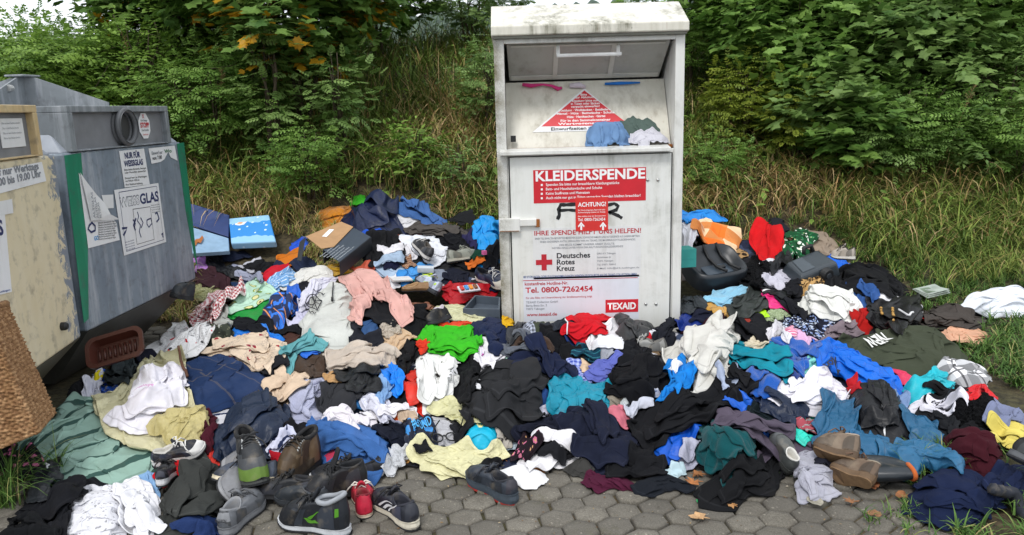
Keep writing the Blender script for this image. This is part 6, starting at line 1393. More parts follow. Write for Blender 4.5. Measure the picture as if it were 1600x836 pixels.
    if tri:
        for sg in (1, -1):
            patch(sg * 9, sg * 11.5, .12, .19, 'side_stripe', tri, .003, slant=sg * 1); patch(sg * 11.2, sg * 11.8, .20, .48, 'side_stripe', tri, .003, slant=-sg * 1.5); patch(sg * 4.2, sg * 5.4, .30, .52, 'heel_dot', tri, .003)
    if tongue:
        V, F = [], []; y0, y1, z0, z1 = hole[1] * L + .05, hole[1] * L - .015, rim[2] - .012, rim[2] + tongue
        for a in range(6):
            f = a / 5
            for b in range(7):
                u = b / 6 - .5; V.append((u * W * .46 * (1 - .25 * f * f), y0 + (y1 - y0) * f + .012 * f * f, z0 + (z1 - z0) * f ** 1.2 - .05 * u * u))
        for a in range(5):
            for b in range(6): F.append((a * 7 + b, a * 7 + b + 1, a * 7 + b + 8, a * 7 + b + 7))
        m = MB(); m.add(V, F); to = m.build('tongue', fabric_simple('tongue ' + upper, upper, .8), root, smooth=True); sd = to.modifiers.new('thick', 'SOLIDIFY'); sd.thickness = .008
    if laces:
        m = MB()
        for k in range(laces):
            s = .93 - k * .36 / max(1, laces - 1); d = 4.0 + .2 * k; a = half - d; b = half + d + (1.0 if k % 2 else -.8)
            fa, fb = int(round(a)), int(round(b)); A, Bp = S(fa % n, s), S(fb % n, s - .02); mid = (A + Bp) / 2 + [0, 0, .013]
            m.tube([A + [0, 0, .001], A * .6 + mid * .4 + [0, 0, .003], mid, Bp * .6 + mid * .4 + [0, 0, .003], Bp + [0, 0, .001]], .0032, 5)
        top = S(half, .93) + [0, 0, .014]
        for sg in (1, -1): m.tube([top, top + [sg * .022, .006, .010], top + [sg * .038, -.004, .002], top + [sg * .020, -.012, .006], top], .003, 5)
        for sg in (1, -1): m.tube([top, top + [sg * .018, .022, .0], top + [sg * .045, .03, -.025], top + [sg * .055, .045, -.05]], .0028, 5)
        m.build('lace', fabric_simple('lace ' + lace, lace), root, smooth=True)
    if letters:
        tb = patch(-3, 3, .30, .72, 'heel_label', letters[1], .004)
        c = S(0, .5); put_text(letters[0], (-.021, c[1] - .011, c[2] - .006), (1, 0, 0), (0, .25, 1), .011, plain('label ink', '#1f2023', .6), tb, .042, .025, lift=.002)
    return root

GRP = None
shoe('sneaker', 'grey ribbed textile sneaker tipped on its side by the coral hat', 'sneaker', 352, 722, z=.09, yaw=-140, roll=-50, pitch=-25, upper='#77787c', sole='#8a8b8e', lining='#6a6b6e', lace='#9a9a9c', laces=0, tongue=.02, heel_tab='#6f7074')
shoe('hiking_boot', 'black hiking boot with green side panel and long loose lace', 'hiking boot', 383, 728, z=.06, yaw=-148, pitch=4, L=.30, W=.115, rim=(.185, .165, .17), upper='#23262a', sole='#3b3d3c', lining='#16171a', mud='#5d7a2c', toe_cap='#43464a', lace='#2b2c2e', laces=6, tongue=.018, hole=(.04, .47), heel_tab='#33401f')
shoe('hiking_boot', 'brown leather hiking boot with dark collar standing beside the blue denim shirt', 'hiking boot', 498, 722, z=.04, yaw=-202, L=.27, W=.108, rim=(.175, .16, .16), upper='#42321f', sole='#25221e', lining='#1a1a1c', lace='#1e1a16', laces=6, tongue=.016, hole=(.04, .47), toe_cap='#4b3923', heel_tab='#3a2c1c', mud='#3a2d1e')
shoe('running_shoe', 'slate blue running shoe with white stripes and cream sole before the green boot', 'running shoe', 432, 760, z=.055, yaw=82, roll=35, upper='#363f4f', sole='#c9bea4', lining='#2b2f3a', lace='#1d1f24', stripes='#aeb4bd', laces=6)
shoe('sneaker', 'grey sneaker with FASHION heel label seen from behind', 'sneaker', 350, 842, z=.0, yaw=-6, L=.30, W=.118, rim=(.105, .08, .1), upper='#66696e', sole='#77797d', lining='#84868a', lace='#55575b', sole_h=(.04, .03), letters=('FASHION', '#85878b'), laces=5)
shoe('canvas_shoe', 'plain black canvas shoe lying in front of the brown hiking boot', 'canvas shoe', 508, 778, z=.02, yaw=84, roll=12, L=.31, W=.115, rim=(.085, .075, .085), upper='#14161b', sole='#101114', lining='#1a1b20', lace='#17181b', laces=5, sole_h=(.02, .016))
shoe('running_shoe', 'black running shoe with thick white sole behind the black high shoe', 'running shoe', 601, 742, z=.01, yaw=100, L=.32, W=.11, upper='#16181e', sole='#dfe0e2', lining='#101114', lace='#101114', rim=(.085, .07, .085))
shoe('boot', 'black lace-up high shoe with an upright grey tongue', 'boot', 575, 762, z=.02, yaw=118, L=.27, W=.112, rim=(.13, .12, .125), upper='#15161a', sole='#101113', lining='#202226', lace='#101114', laces=6, tongue=.085, hole=(.05, .45))
shoe('slipper', 'dark grey low shoe half hidden behind the high top with green marks', 'slipper', 515, 796, z=.01, yaw=70, L=.26, W=.10, rim=(.085, .07, .08), upper='#24292f', sole='#2f3338', lining='#3a3f46', laces=0, tongue=0)
shoe('trail_shoe', 'black high top trail shoe with lime green marks and grey lining', 'trail shoe', 547, 836, z=.0, yaw=72, L=.31, W=.115, rim=(.165, .135, .13), upper='#171b22', sole='#b9bcc0', lining='#94989e', lace='#14161a', tri='#4c8a1c', toe_cap='#12151b', laces=5, tongue=.05, hole=(.04, .42), heel_tab='#1a1f27')
shoe('childs_shoe', 'small crimson red shoe with pale sole seen from the heel', 'childs shoe', 572, 812, z=.0, yaw=18, L=.22, W=.098, rim=(.095, .075, .085), upper='#b01832', sole='#c9b6a2', lining='#7a1524', lace='#d9d2c8', laces=3, heel_tab='#c11f3c', sole_h=(.018, .014))
shoe('sports_shoe', 'dark navy sports shoe with three white stripes and cream sole', 'sports shoe', 650, 829, z=.0, yaw=40, L=.31, W=.112, rim=(.105, .08, .10), upper='#20232e', sole='#cfc8b6', lining='#2a2c36', lace='#14151a', stripes='#d9dadd', heel_tab='#2b2e38', laces=5, sole_h=(.036, .022))
shoe('running_shoe', 'slate grey slip-on running shoe with red outsole lying alone on the paving', 'running shoe', 806, 789, z=.0, yaw=41, L=.31, W=.112, rim=(.105, .08, .098), upper='#2e3540', sole='#3c4650', lining='#23262e', lace='#2a2d36', outsole='#a5332b', sole_h=(.046, .032), heel_tab='#33313a', laces=4)
shoe('canvas_shoe', 'black and white canvas shoe beside the yellowish bag at the left front', 'canvas shoe', 240, 730, z=.05, yaw=-62, roll=8, pitch=8, L=.23, W=.085, rim=(.075, .06, .075), upper='#171a24', sole='#d6d4d0', lining='#c9c6c0', lace='#dcdad6', toe_cap='#d8d6d2', laces=5)
shoe('childs_shoe', 'small black and white shoe between light blue shirt and charcoal trousers', 'childs shoe', 252, 762, z=.04, yaw=10, L=.17, W=.08, rim=(.07, .055, .065), upper='#1c1d24', sole='#d6d6d8', lining='#2a2b30', laces=3)
shoe('canvas_shoe', 'black canvas shoe with checked lining on the back heap', 'canvas shoe', 668, 408, y=5.72, yaw=35, roll=25, pitch=18, upper='#1f2024', sole='#b9b6b2', lining='#55504c', lace='#d2d0cc', L=.30)
shoe('sneaker', 'grey green worn sneaker right of the checked canvas shoe', 'sneaker', 700, 412, y=5.72, yaw=-60, roll=-20, upper='#8d9086', sole='#a7a598', lining='#6b6c66', lace='#9a9a90', L=.29)
shoe('running_shoe', 'white running shoe with neon yellow edges left of the red jacket', 'running shoe', 680, 462, y=5.22, yaw=40, roll=35, pitch=10, upper='#b9c2d6', sole='#2b2e35', lining='#3a4a66', lace='#c8e02a', tri='#b9dc28', L=.29)
shoe('running_shoe', 'dark shoe showing its sole with neon laces above the white running shoe', 'running shoe', 655, 455, y=5.30, yaw=20, roll=70, pitch=10, upper='#23262c', sole='#2c2f33', lining='#1a1b20', lace='#b9dc28', L=.28)
shoe('sandal', 'brown strapless sandal by the end of the pink sleeve', 'sandal', 628, 455, y=5.25, yaw=-70, roll=10, L=.26, W=.09, rim=(.03, .03, .05), upper='#8a6a48', sole='#5a4226', lining='#a2825c', laces=0, tongue=0, sole_h=(.02, .012))
shoe('sneaker', 'navy sneaker with white toe lying on the red jacket', 'sneaker', 745, 436, y=5.40, yaw=-125, roll=20, pitch=-8, upper='#16223a', sole='#d2cfc4', lining='#0f1420', toe_cap='#cfcabf', lace='#c8c8c8', L=.29)
shoe('slipper', 'small black slipper with white trim in front of the yellowish bag by the tray', 'slipper', 704, 498, y=4.78, yaw=150, roll=30, L=.22, W=.09, upper='#15171c', sole='#24262b', lining='#d0c8d0', laces=0, tongue=0)
shoe('winter_shoe', 'dark grey winter shoe with white fleece lining standing on the paving', 'winter shoe', 1234, 742, z=.01, yaw=14, pitch=36, L=.185, W=.085, rim=(.095, .08, .085), upper='#4a4d4c', sole='#3f413f', lining='#d8d6d0', laces=0, tongue=0, toe_cap='#55585a')
shoe('suede_boot', 'brown suede boot lying with its sole towards the paving stones', 'suede boot', 1364, 758, z=.045, yaw=50, pitch=4, roll=74, L=.185, W=.085, rim=(.12, .11, .11), upper='#5c4a3a', sole='#5b4630', lining='#8f8474', lace='#6b5140', laces=5, hole=(.05, .42), outsole='#6a5238')
shoe('suede_boot', 'brown suede boot leaning behind the other one with its shaft open', 'suede boot', 1340, 722, z=.08, yaw=70, pitch=10, roll=55, L=.185, W=.08, rim=(.12, .11, .11), upper='#685848', sole='#4e3c2a', lining='#97897a', lace='#6b5140', laces=4, hole=(.05, .42), outsole='#6a5238')
shoe('rubber_boot', 'dark navy rubber boot shaft lying at the grass tuft', 'rubber boot', 1352, 748, z=.05, yaw=-14, roll=84, pitch=-2, L=.19, W=.088, rim=(.19, .18, .18), upper='#20262c', sole='#2b2f33', lining='#b4581e', laces=0, tongue=0, hole=(.04, .50), rub=.4)
shoe('rubber_boot', 'dark grey rubber boot with its opening showing under the glass bin edge', 'rubber boot', 300, 470, y=4.95, yaw=150, pitch=20, L=.16, W=.085, rim=(.12, .11, .11), upper='#24292f', sole='#1b1d20', lining='#101114', laces=0, tongue=0, hole=(.04, .5), rub=.4)
shoe('work_shoe', 'black shoe with grey sole at the right side of the maroon sweatshirt', 'work shoe', 1575, 714, z=.10, yaw=-160, roll=-35, pitch=0, upper='#191b1c', sole='#55575a', lining='#101112', lace='#2a2b28', L=.30, W=.115, laces=5)
shoe('shoe', 'dark grey shoe turned upside down above the white lettered t-shirt', 'shoe', 1300, 572, y=4.05, yaw=80, roll=165, L=.29, W=.11, upper='#26282a', sole='#4c4a46', lining='#101112', laces=0, tongue=0)
shoe('sneaker', 'grey toed shoe with beige sole left of the big white knit', 'sneaker', 1042, 556, y=4.28, yaw=80, roll=8, L=.27, W=.1, upper='#8f8f8c', sole='#8a7358', lining='#6c6a66', lace='#a9a9a6', laces=4)
shoe('canvas_shoe', 'white and black canvas shoe on the grass edge above the black sweater', 'canvas shoe', 1336, 407, y=5.95, yaw=62, roll=12, L=.18, W=.075, upper='#a69d92', sole='#cbc7c0', lining='#3a3835', lace='#1d1d1f', toe_cap='#b8aea2', laces=4)

# ================================================================ garments with several pieces
def multi(name, label, pieces, root_item=None, loft=.06):
    """one garment of several joined sheets: each sheet a part"""
    gs = []
    for nm, hexcol, kind, poly, kw in pieces:
        g = {'name': nm, 'col': hexcol, 'kind': kind, 'label': label, 'poly': [tuple(map(float, q.split(','))) for q in poly.split()], 'seed': (len(label) * 131 + len(gs) * 977) % 9973, 'loft': kw.get('loft', loft), 'ee': kw.get('ee', (1.3, 1.12)), 'bend': kw.get('bend', .08), **{k: v for k, v in kw.items() if k in ('pat', 'c2', 'c3', 'sc')}}
        settle([g], kw.get('N', 40)); gs.append(g)
    objs = [garment_mesh(g) for g in gs]
    root = thing(name, label, name.replace('_', ' '), tuple(objs[0].location))
    for o in objs:
        for k in ('label', 'category'): del o[k]
        o.parent = root; o.location = o.location - root.location
    return root, gs
multi('rain_trousers', 'steel blue rain trousers spread around the black zip jacket at the right front', [
    ('waist', '25587a', 'nylon', '1284,608 1305,605 1332,608 1337,635 1344,660 1327,684 1272,678 1277,650 1288,632', {}),
    ('leg', '285c80', 'nylon', '1324,684 1333,660 1360,657 1388,670 1384,692 1378,724 1348,716', {'loft': .08}),
    ('leg', '25587a', 'nylon', '1408,628 1432,640 1462,644 1471,671 1430,678 1422,658', {}),
    ('leg', '2a6084', 'nylon', '1376,704 1378,678 1405,667 1424,668 1450,675 1484,685 1508,711 1500,721 1450,713 1430,725 1392,722', {'loft': .10, 'ee': (1.4, 1.15)})])
multi('baby_jacket', 'pale pink dotted baby jacket with spread sleeves on the left heap', [
    ('body', 'd9a9a0', 'cotton', '531,418 560,413 582,414 602,424 609,442 594,459 577,452 556,455 546,440', {'loft': .10, 'ee': (1.12, 1.06), 'pat': 'dots', 'sc': .04, 'c2': '9a7a80', 'bend': .2}),
    ('sleeve', 'd9a9a0', 'cotton', '552,448 579,449 564,489 544,483', {'loft': .09, 'ee': (1.1, 1.06), 'pat': 'dots', 'sc': .04, 'c2': '9a7a80', 'bend': .2}),
    ('sleeve', 'd6a69d', 'cotton', '592,456 608,440 643,470 640,490 626,490', {'loft': .09, 'ee': (1.1, 1.06), 'pat': 'dots', 'sc': .04, 'c2': '9a7a80', 'bend': .2})])

HX = H.copy()
for _q in range(1): HX[1:-1, 1:-1] = np.max([H[a:H.shape[0] - 2 + a, c_:H.shape[1] - 2 + c_] for a in range(3) for c_ in range(3)], 0)
# drawn marks on cloth: letters, prints, cords laid on the settled surface
def on_heap(px, py, lift=.012):
    p = hit(px, py, H, 0.0); return np.array([p[0], p[1], float(sample(HX, np.array([p[0]]), np.array([p[1]]))[0]) + lift * .7])
def cloth_text(g, body, px0, py0, px1, py1, cap, hexcol, bold=.03, flip=False, nm='lettering'):
    """letters projected down on to a garment, following its folds"""
    me = text_mesh(body, bold); bm = bmesh.new(); bm.from_mesh(me); bmesh.ops.triangulate(bm, faces=bm.faces); bmesh.ops.subdivide_edges(bm, edges=bm.edges, cuts=1); bm.to_mesh(me); bm.free()
    n = len(me.vertices); co = np.empty(n * 3, np.float32); me.vertices.foreach_get('co', co); co = co.reshape(-1, 3)
    x = (co[:, 0] - co[:, 0].min()) / (co[:, 0].max() - co[:, 0].min()); y = co[:, 1] / .7
    a, b = on_heap(px0, py0), on_heap(px1, py1); u = (b - a)[:2]; w = np.linalg.norm(u); u /= w; v = np.array([-u[1], u[0]])
    h = cap / 1200 * np.linalg.norm(a - EYE) * 1.9
    if flip: x = 1 - x; y = 1 - y
    P = a[:2] + x[:, None] * w * u + y[:, None] * h * v
    z = sample(HX, P[:, 0], P[:, 1]) + .010
    out = np.concatenate([P, z[:, None]], 1) - np.array(g['obj'].location)
    me.vertices.foreach_set('co', out.astype(np.float32).ravel()); me.update()
    return link(nm, me, g['obj'], plain('letters ' + hexcol, hexcol, .7))
def cloth_line(g, pts, r, hexcol, nm, lift=.012):
    m = MB(); q = []
    for i in range(len(pts) - 1):
        for f in (0, .25, .5, .75): q.append((pts[i][0] * (1 - f) + pts[i + 1][0] * f, pts[i][1] * (1 - f) + pts[i + 1][1] * f))
    q.append(pts[-1]); m.tube([on_heap(x, y, lift) - np.array(g['obj'].location) for x, y in q], r, 6)
    return m.build(nm, fabric_simple('line ' + hexcol, hexcol), g['obj'], smooth=True)
cloth_text(find('army green jacket with'), 'NEW', 1362, 546, 1396, 534, 12, '#d9d9d6', .03, flip=True)
cloth_text(find('bright white t-shirt with small pink'), 'la cantaloupe', 201, 624, 241, 618, 3.4, '#b03a9a', .005)
cloth_text(find('black t-shirt with small white'), 'nn', 703, 598, 716, 594, 4, '#d8d8da', .02)
cloth_text(find('LOND lettering'), '#LOND', 646, 678, 676, 671, 7, '#49a5de', .01)
cloth_text(find('white t-shirt heap with black'), 'toic', 1290, 585, 1313, 588, 5, '#23232a', .02)
cloth_text(find('white shirt with black lettering'), 'tquni', 1452, 632, 1488, 624, 7, '#1c1c22', .03)
hd = find('light grey hoodie')
for px0, py0, px1, py1 in ((490, 458, 508, 464), (476, 486, 494, 493)): cloth_line(hd, [(px0 + (px1 - px0) * k / 6, py0 + (py1 - py0) * k / 6 + (1.6 if k % 2 else -1.6)) for k in range(7)], .003, '#24252a', 'print_band')
for pts in ([(484, 466), (503, 472), (496, 488), (478, 481), (484, 466)], [(487, 467), (492, 478), (481, 480)], [(503, 472), (490, 474), (496, 487)], [(495, 469), (488, 484)], [(500, 478), (484, 473)]): cloth_line(hd, pts, .0032, '#26272c', 'print_line')
cloth_line(hd, [(521, 446), (520, 458), (519.5, 472)], .0045, '#2c2d31', 'cord', .016)
cloth_line(hd, [(519.5, 470), (519.4, 474)], .009, '#26272a', 'cord_end', .016)
cloth_line(find('black hoodie with a white cord'), [(883, 503), (887, 514), (886, 530)], .004, '#d8d8dc', 'cord', .016)
cloth_line(find('dark navy cap with grey piping'), [(605, 654), (615, 664), (627, 673)], .006, '#7d7f92', 'piping')
cloth_line(find('blue jeans shorts'), [(281, 560), (284, 572), (293, 592)], .008, '#5a3622', 'belt')
cloth_line(find('silver bird'), [(72, 728), (77, 731), (74, 733), (75, 737)], .004, '#c9ccd0', 'bird_mark')
cloth_line(find('lower right frame edge'), [(1548, 776), (1565, 785), (1585, 798), (1606, 815)], .022, '#20242e', 'strap', .02)
k_ = find('black and red jacket below'); cloth_line(k_, [(1404, 487), (1415, 493), (1426, 499)], .007, '#d5d5d8', 'silver_stripe')
for c0 in (1376, 1394):
    for j in range(6): cloth_line(k_, [(c0 + j * .3, 484 + j * 3.6), (c0 + .8 + j * .3, 485 + j * 3.6)], .008, '#b98f4a', 'bead')

# garments stuffed into the container's mouth: they drape over the chute plate and the ledge
_r = (GXX > -.02) & (GXX < 1.045) & (GYY > 4.86) & (GYY < 5.20)
_ch = np.where(GYY < 4.95, 1.252, 1.252 + (GYY - 4.95) * 1.69)
for cx, cy, sx_, sy_, hh in ((.625, 4.955, .085, .042, .13), (.84, 5.0, .085, .04, .02), (.90, 4.93, .08, .035, .045)): _ch = np.maximum(_ch, 1.252 + hh * np.clip(1.25 - 1.25 * (((GXX - cx) / (sx_ * 1.35)) ** 4 + ((GYY - cy) / (sy_ * 1.35)) ** 4), 0, 1) ** .6)
H[_r] = _ch[_r]
for nm, hx, lab, wpoly, sd_ in (('trousers', '54645e', 'grey green trousers folded on the container chute', [(.70, 4.95), (.80, 4.93), (.95, 4.95), (.985, 5.0), (.90, 5.045), (.72, 5.04)], 5),
                          ('jeans', '6a8bb4', 'light blue jeans bundle stuffed on the container chute', [(.485, 4.885), (.62, 4.875), (.765, 4.885), (.78, 4.95), (.72, 5.02), (.56, 5.03), (.48, 4.97)], 8),
                          ('shirt', 'd0cfd8', 'white crumpled shirt hanging over the container sill', [(.76, 4.90), (.84, 4.865), (.92, 4.868), (1.02, 4.90), (1.02, 4.96), (.92, 4.99), (.78, 4.97)], 3)):
    g = {'name': nm, 'col': hx, 'kind': 'cotton', 'label': lab, 'poly': [(0, 0), (60, 0), (60, 60)], 'world': wpoly, 'seed': 31 * sd_, 'loft': .01, 'ee': (1.35, 1.22), 'bend': .08, 'crease': .008, 'N': 44, 'cap': 6.0}
    settle([g], 44); garment_mesh(g)
for nm, lab, pts, hx, rr in (('sock', 'pink sock caught under the container flap', [(816, 132), (830, 134), (848, 132), (862, 134), (872, 139), (878, 137)], 'd03a7c', .010), ('sleeve', 'pale sleeve caught under the container flap', [(890, 134), (905, 133), (915, 136)], 'c9bfc8', .014), ('strap', 'blue strap caught under the container flap', [(945, 131), (970, 130), (1000, 129)], '2a6fc0', .008)):
    m = MB(); m.tube([at_y(x, y, 5.15) for x, y in pts], [rr * (1 + .4 * math.sin(i * 2)) for i in range(len(pts))], 8); o = m.build({'sleeve': 'shirt', 'strap': 'belt'}.get(nm, nm), fabric('cotton', hx), smooth=True); tag(o, lab, {'sleeve': 'shirt', 'strap': 'belt'}.get(nm, nm))

# ================================================================ rigid things in the heap
def slab(name, label, cat, quad, th, mat, bevel=.006, parent=None):
    """board spanned by four world corners, th metres thick"""
    q = [np.array(p, float) for p in quad]; n = np.cross(q[1] - q[0], q[3] - q[0]); n /= np.linalg.norm(n)
    n = n if n[2] > 0 else -n
    c = np.mean(q, 0); m = MB(); m.hexa([p - n * th - c for p in q], [p - c for p in q]); o = m.build(name, mat, None, bevel=bevel); o.location = c
    if label: tag(o, label, cat)
    if parent: o.parent = parent; o.location = c - np.array(parent.location)
    return o
# cot mattress with clouds
def cloud_mat():
    t = NT('cloud print'); v = t.obj(); m = t.node('ShaderNodeMapping'); m.inputs['Scale'].default_value = (1, 1, 1); t.link(v, m.inputs['Vector'])
    s = t.node('ShaderNodeSeparateXYZ'); t.link(v, s.inputs[0])
    band = t.math('LESS_THAN', t.math('ABSOLUTE', t.math('ADD', s.outputs['Y'], t.math('MULTIPLY', t.math('SUBTRACT', t.noise(9, 2, v), .5), .12))), .105)
    c = t.mix(band, lin('#8fbfe0'), lin('#2f86cf'))
    vo = t.node('ShaderNodeTexVoronoi'); vo.inputs['Scale'].default_value = 17; t.link(v, vo.inputs['Vector']); c = t.mix(t.math('LESS_THAN', vo.outputs['Distance'], .2), c, lin('#c9dff0'))
    v2 = t.node('ShaderNodeTexVoronoi'); v2.inputs['Scale'].default_value = 6; t.link(v, v2.inputs['Vector']); d = t.math('ADD', v2.outputs['Distance'], t.math('MULTIPLY', t.noise(30, 2, v), .25))
    up = t.math('GREATER_THAN', s.outputs['Y'], -.02); c = t.mix(t.math('MULTIPLY', t.math('LESS_THAN', d, .42), t.math('MULTIPLY', band, up)), c, lin('#e4ddd4')); c = t.mix(t.math('MULTIPLY', t.math('LESS_THAN', d, .27), t.math('MULTIPLY', band, up)), c, lin('#d3a07c'))
    t.color(c); t.set(Roughness=.7); return t.m
slab('cot_mattress', 'light blue cot mattress with cloud print on the dry grass', 'cot mattress', [at_y(361, 380, 6.62), at_y(431, 377, 6.62), at_y(420, 335, 6.98), at_y(357, 341, 6.98)], .07, cloud_mat(), .012)
slab('play_mat', 'navy blue folding mat with pale edge leaning by the grey glass bin', 'play mat', [at_y(296, 351, 6.85), at_y(357, 370, 6.75), at_y(358, 336, 7.0), at_y(295, 317, 7.05)], .03, plain('navy vinyl', '#24386a', .45, 0, .1), .004)
bd = slab('picture_board', 'pale blue board with orange squirrel picture below the navy mat', 'board', [at_y(296, 396, 6.45), at_y(358, 392, 6.5), at_y(357, 372, 6.75), at_y(297, 354, 6.8)], .04, plain('pale blue vinyl', '#8ba9c4', .5, 0, .12), .004)
a = np.array(bd.location); pq = [at_y(300, 380, 6.56), at_y(318, 380, 6.56), at_y(319, 367, 6.70), at_y(303, 372, 6.66)]
n = np.cross(pq[1] - pq[0], pq[3] - pq[0]); n /= np.linalg.norm(n); n = n if n[2] > 0 else -n
bq = [np.array(p) for p in [at_y(296, 396, 6.45), at_y(358, 392, 6.5), at_y(297, 354, 6.8)]]; bnn = np.cross(bq[1] - bq[0], bq[2] - bq[0]); bnn /= np.linalg.norm(bnn); bnn = bnn if bnn[2] > 0 else -bnn
sq = []
for px, py in ((301, 383), (306, 384), (309, 379), (314, 380), (318, 372), (316, 368), (312, 373), (306, 374)):
    p = at_plane(px, py, bq[0], bnn) + bnn * .003; sq.append(p - a)
m = MB(); m.add(sq, [tuple(range(8))]); m.build('squirrel_picture', plain('squirrel orange', '#a8632c', .6, 0, .3), bd)

# printed box with open flap
def printed_box():
    A, B_, C, D = at_y(505, 390, 5.75), at_y(530, 409, 5.55), at_y(579, 370, 5.95), at_y(553, 356, 6.12)
    B_[2] -= .0; dn = np.array([0, 0, -.105]); root = thing('carton_box', 'black printed cardboard box with brown flap folded open on the left heap', 'cardboard box', tuple((A + C) / 2 + dn)); c = np.array(root.location)
    bk_ = plain('printed black card', '#1d2127', .55, 0, .15); br = plain('brown card', '#a9855f', .8, 0, .1)
    m = MB(); q = [A, B_, C, D]; th = np.array([0, 0, -.004])
    m.hexa([p - c + th for p in q], [p - c for p in q]); top = m.build('lid_panel', plain('printed grey card', '#39434f', .5, 0, .1), root)
    m = MB(); m.hexa([B_ - c + dn, C - c + dn, C - c + th, B_ - c + th], [B_ - c + dn + [.006, .006, 0], C - c + dn + [.006, .006, 0], C - c + th + [.006, .006, 0], B_ - c + th + [.006, .006, 0]]); m.build('side_panel', bk_, root)
    m = MB(); m.hexa([D - c + dn, C - c + dn, C - c + th, D - c + th], [D - c + dn + [.0, .006, 0], C - c + dn + [.0, .006, 0], C - c + th + [.0, .006, 0], D - c + th + [.0, .006, 0]]); m.build('side_panel', bk_, root)
    m = MB(); m.hexa([A - c + dn, D - c + dn, D - c + th, A - c + th], [A - c + dn + [-.006, .0, 0], D - c + dn + [-.006, .0, 0], D - c + th + [-.006, .0, 0], A - c + th + [-.006, .0, 0]]); m.build('side_panel', bk_, root)
    E_, F_ = at_y(463, 410, 5.62), at_y(480, 371, 5.98); m = MB(); q = [A + [0, 0, .002], D + [0, 0, .002], at_y(533, 346, 6.05) * .5 + at_y(520, 352, 6.0) * .5, F_]
    fn = np.cross(B_ - A, D - A); fn /= np.linalg.norm(fn); fn = fn if fn[2] > 0 else -fn
    fl = [at_plane(px, py, A + fn * .006, fn) for px, py in ((502, 389), (522, 386), (552, 355), (533, 347), (478, 370))]
    m.hexa([p - c for p in fl], [p - c + np.array([0, 0, .004]) for p in fl]); fo = m.build('flap', br, root)
    m = MB(); q = [at_y(478, 371, 5.955), at_y(503, 389, 5.735), at_y(520, 420, 5.50), at_y(466, 408, 5.62)]; q = [at_y(477, 371, 5.955), at_y(468, 378, 5.93), at_y(464, 407, 5.66), at_y(470, 408, 5.66)]
    m.hexa([p - c for p in q], [p - c + np.array([.004, 0, .002]) for p in q]); m.build('flap', bk_, root)
    nn = np.cross(B_ - A, D - A); nn /= np.linalg.norm(nn); nn = nn if nn[2] > 0 else -nn
    u = (C - B_); lu = np.linalg.norm(u); u /= lu; v = np.cross(nn, u)
    for i in range(6): put_text(('Produktbeschreibung und', 'Lieferumfang siehe', 'Aufbauanleitung innen', 'Hinweise zur Pflege', 'Maße und Gewicht', 'Farbe: schwarz')[i], B_ - c + u * .05 * lu + v * (.022 + .03 * i) * 1.0 + nn * .002, u, v, .013, plain('card ink', '#aeb4ba', .6), top, lu * (.5 - .04 * (i % 3)), .01)
    u2 = fl[2] - fl[1]; u2 /= np.linalg.norm(u2); n2 = np.cross(fl[1] - fl[0], fl[3] - fl[0]); n2 /= np.linalg.norm(n2); n2 = n2 if n2[2] > 0 else -n2; v2 = np.cross(n2, u2)
    w_ = at_plane(512, 366, fl[0], n2); m = MB(); qq = [w_ - c + u2 * a_ + v2 * b_ + n2 * .007 for a_, b_ in ((-.06, -.02), (.08, -.02), (.08, .02), (-.06, .02))]; m.add(qq, [(0, 1, 2, 3)]); m.build('white_label', INK_W, fo)
printed_box()

# brown plastic tub leaning under the bin
def plastic_tub():
    root = thing('plastic_tub', 'reddish brown ribbed plastic tub leaning under the grey glass bin', 'tub', tuple(at_y(186, 547, 3.92)))
    W, D, Hh = .29, .165, .05; mat = plain('brown plastic', '#47231a', .4, 0, .08)
    def rr(w, d, r, n=8):
        pts = []
        for cx, cy, a0 in ((w / 2 - r, d / 2 - r, 0), (-w / 2 + r, d / 2 - r, 90), (-w / 2 + r, -d / 2 + r, 180), (w / 2 - r, -d / 2 + r, 270)):
            for k in range(n + 1): a = R(a0 + 90 * k / n); pts.append((cx + r * math.cos(a), cy + r * math.sin(a)))
        return pts
    rings = [(W - .06, D - .06, .03, 0), (W - .03, D - .03, .04, Hh), (W + .012, D + .012, .05, Hh + .002), (W + .012, D + .012, .05, Hh - .012), (W - .02, D - .02, .04, Hh - .014), (W - .05, D - .05, .03, -.006)]
    V, F = [], []
    for w, d, r, z in rings: V += [(x, y, z) for x, y in rr(w, d, r)]
    n = 36
    for k in range(len(rings) - 1): F += [(k * n + i, k * n + (i + 1) % n, (k + 1) * n + (i + 1) % n, (k + 1) * n + i) for i in range(n)]
    F += [tuple(range(n)), tuple((len(rings) - 1) * n + i for i in range(n))[::-1]]
    m = MB(); m.add(V, F); m.build('shell', mat, root)
    m = MB()
    for i in range(9): x = -W / 2 + .045 + i * .027; m.tube([(x, -D / 2 + .05, .004), (x, D / 2 - .05, .004)], .007, 6)
    m.build('floor_rib', mat, root, smooth=True)
    root.rotation_euler = (R(52), R(-14), R(8)); return root
plastic_tub()

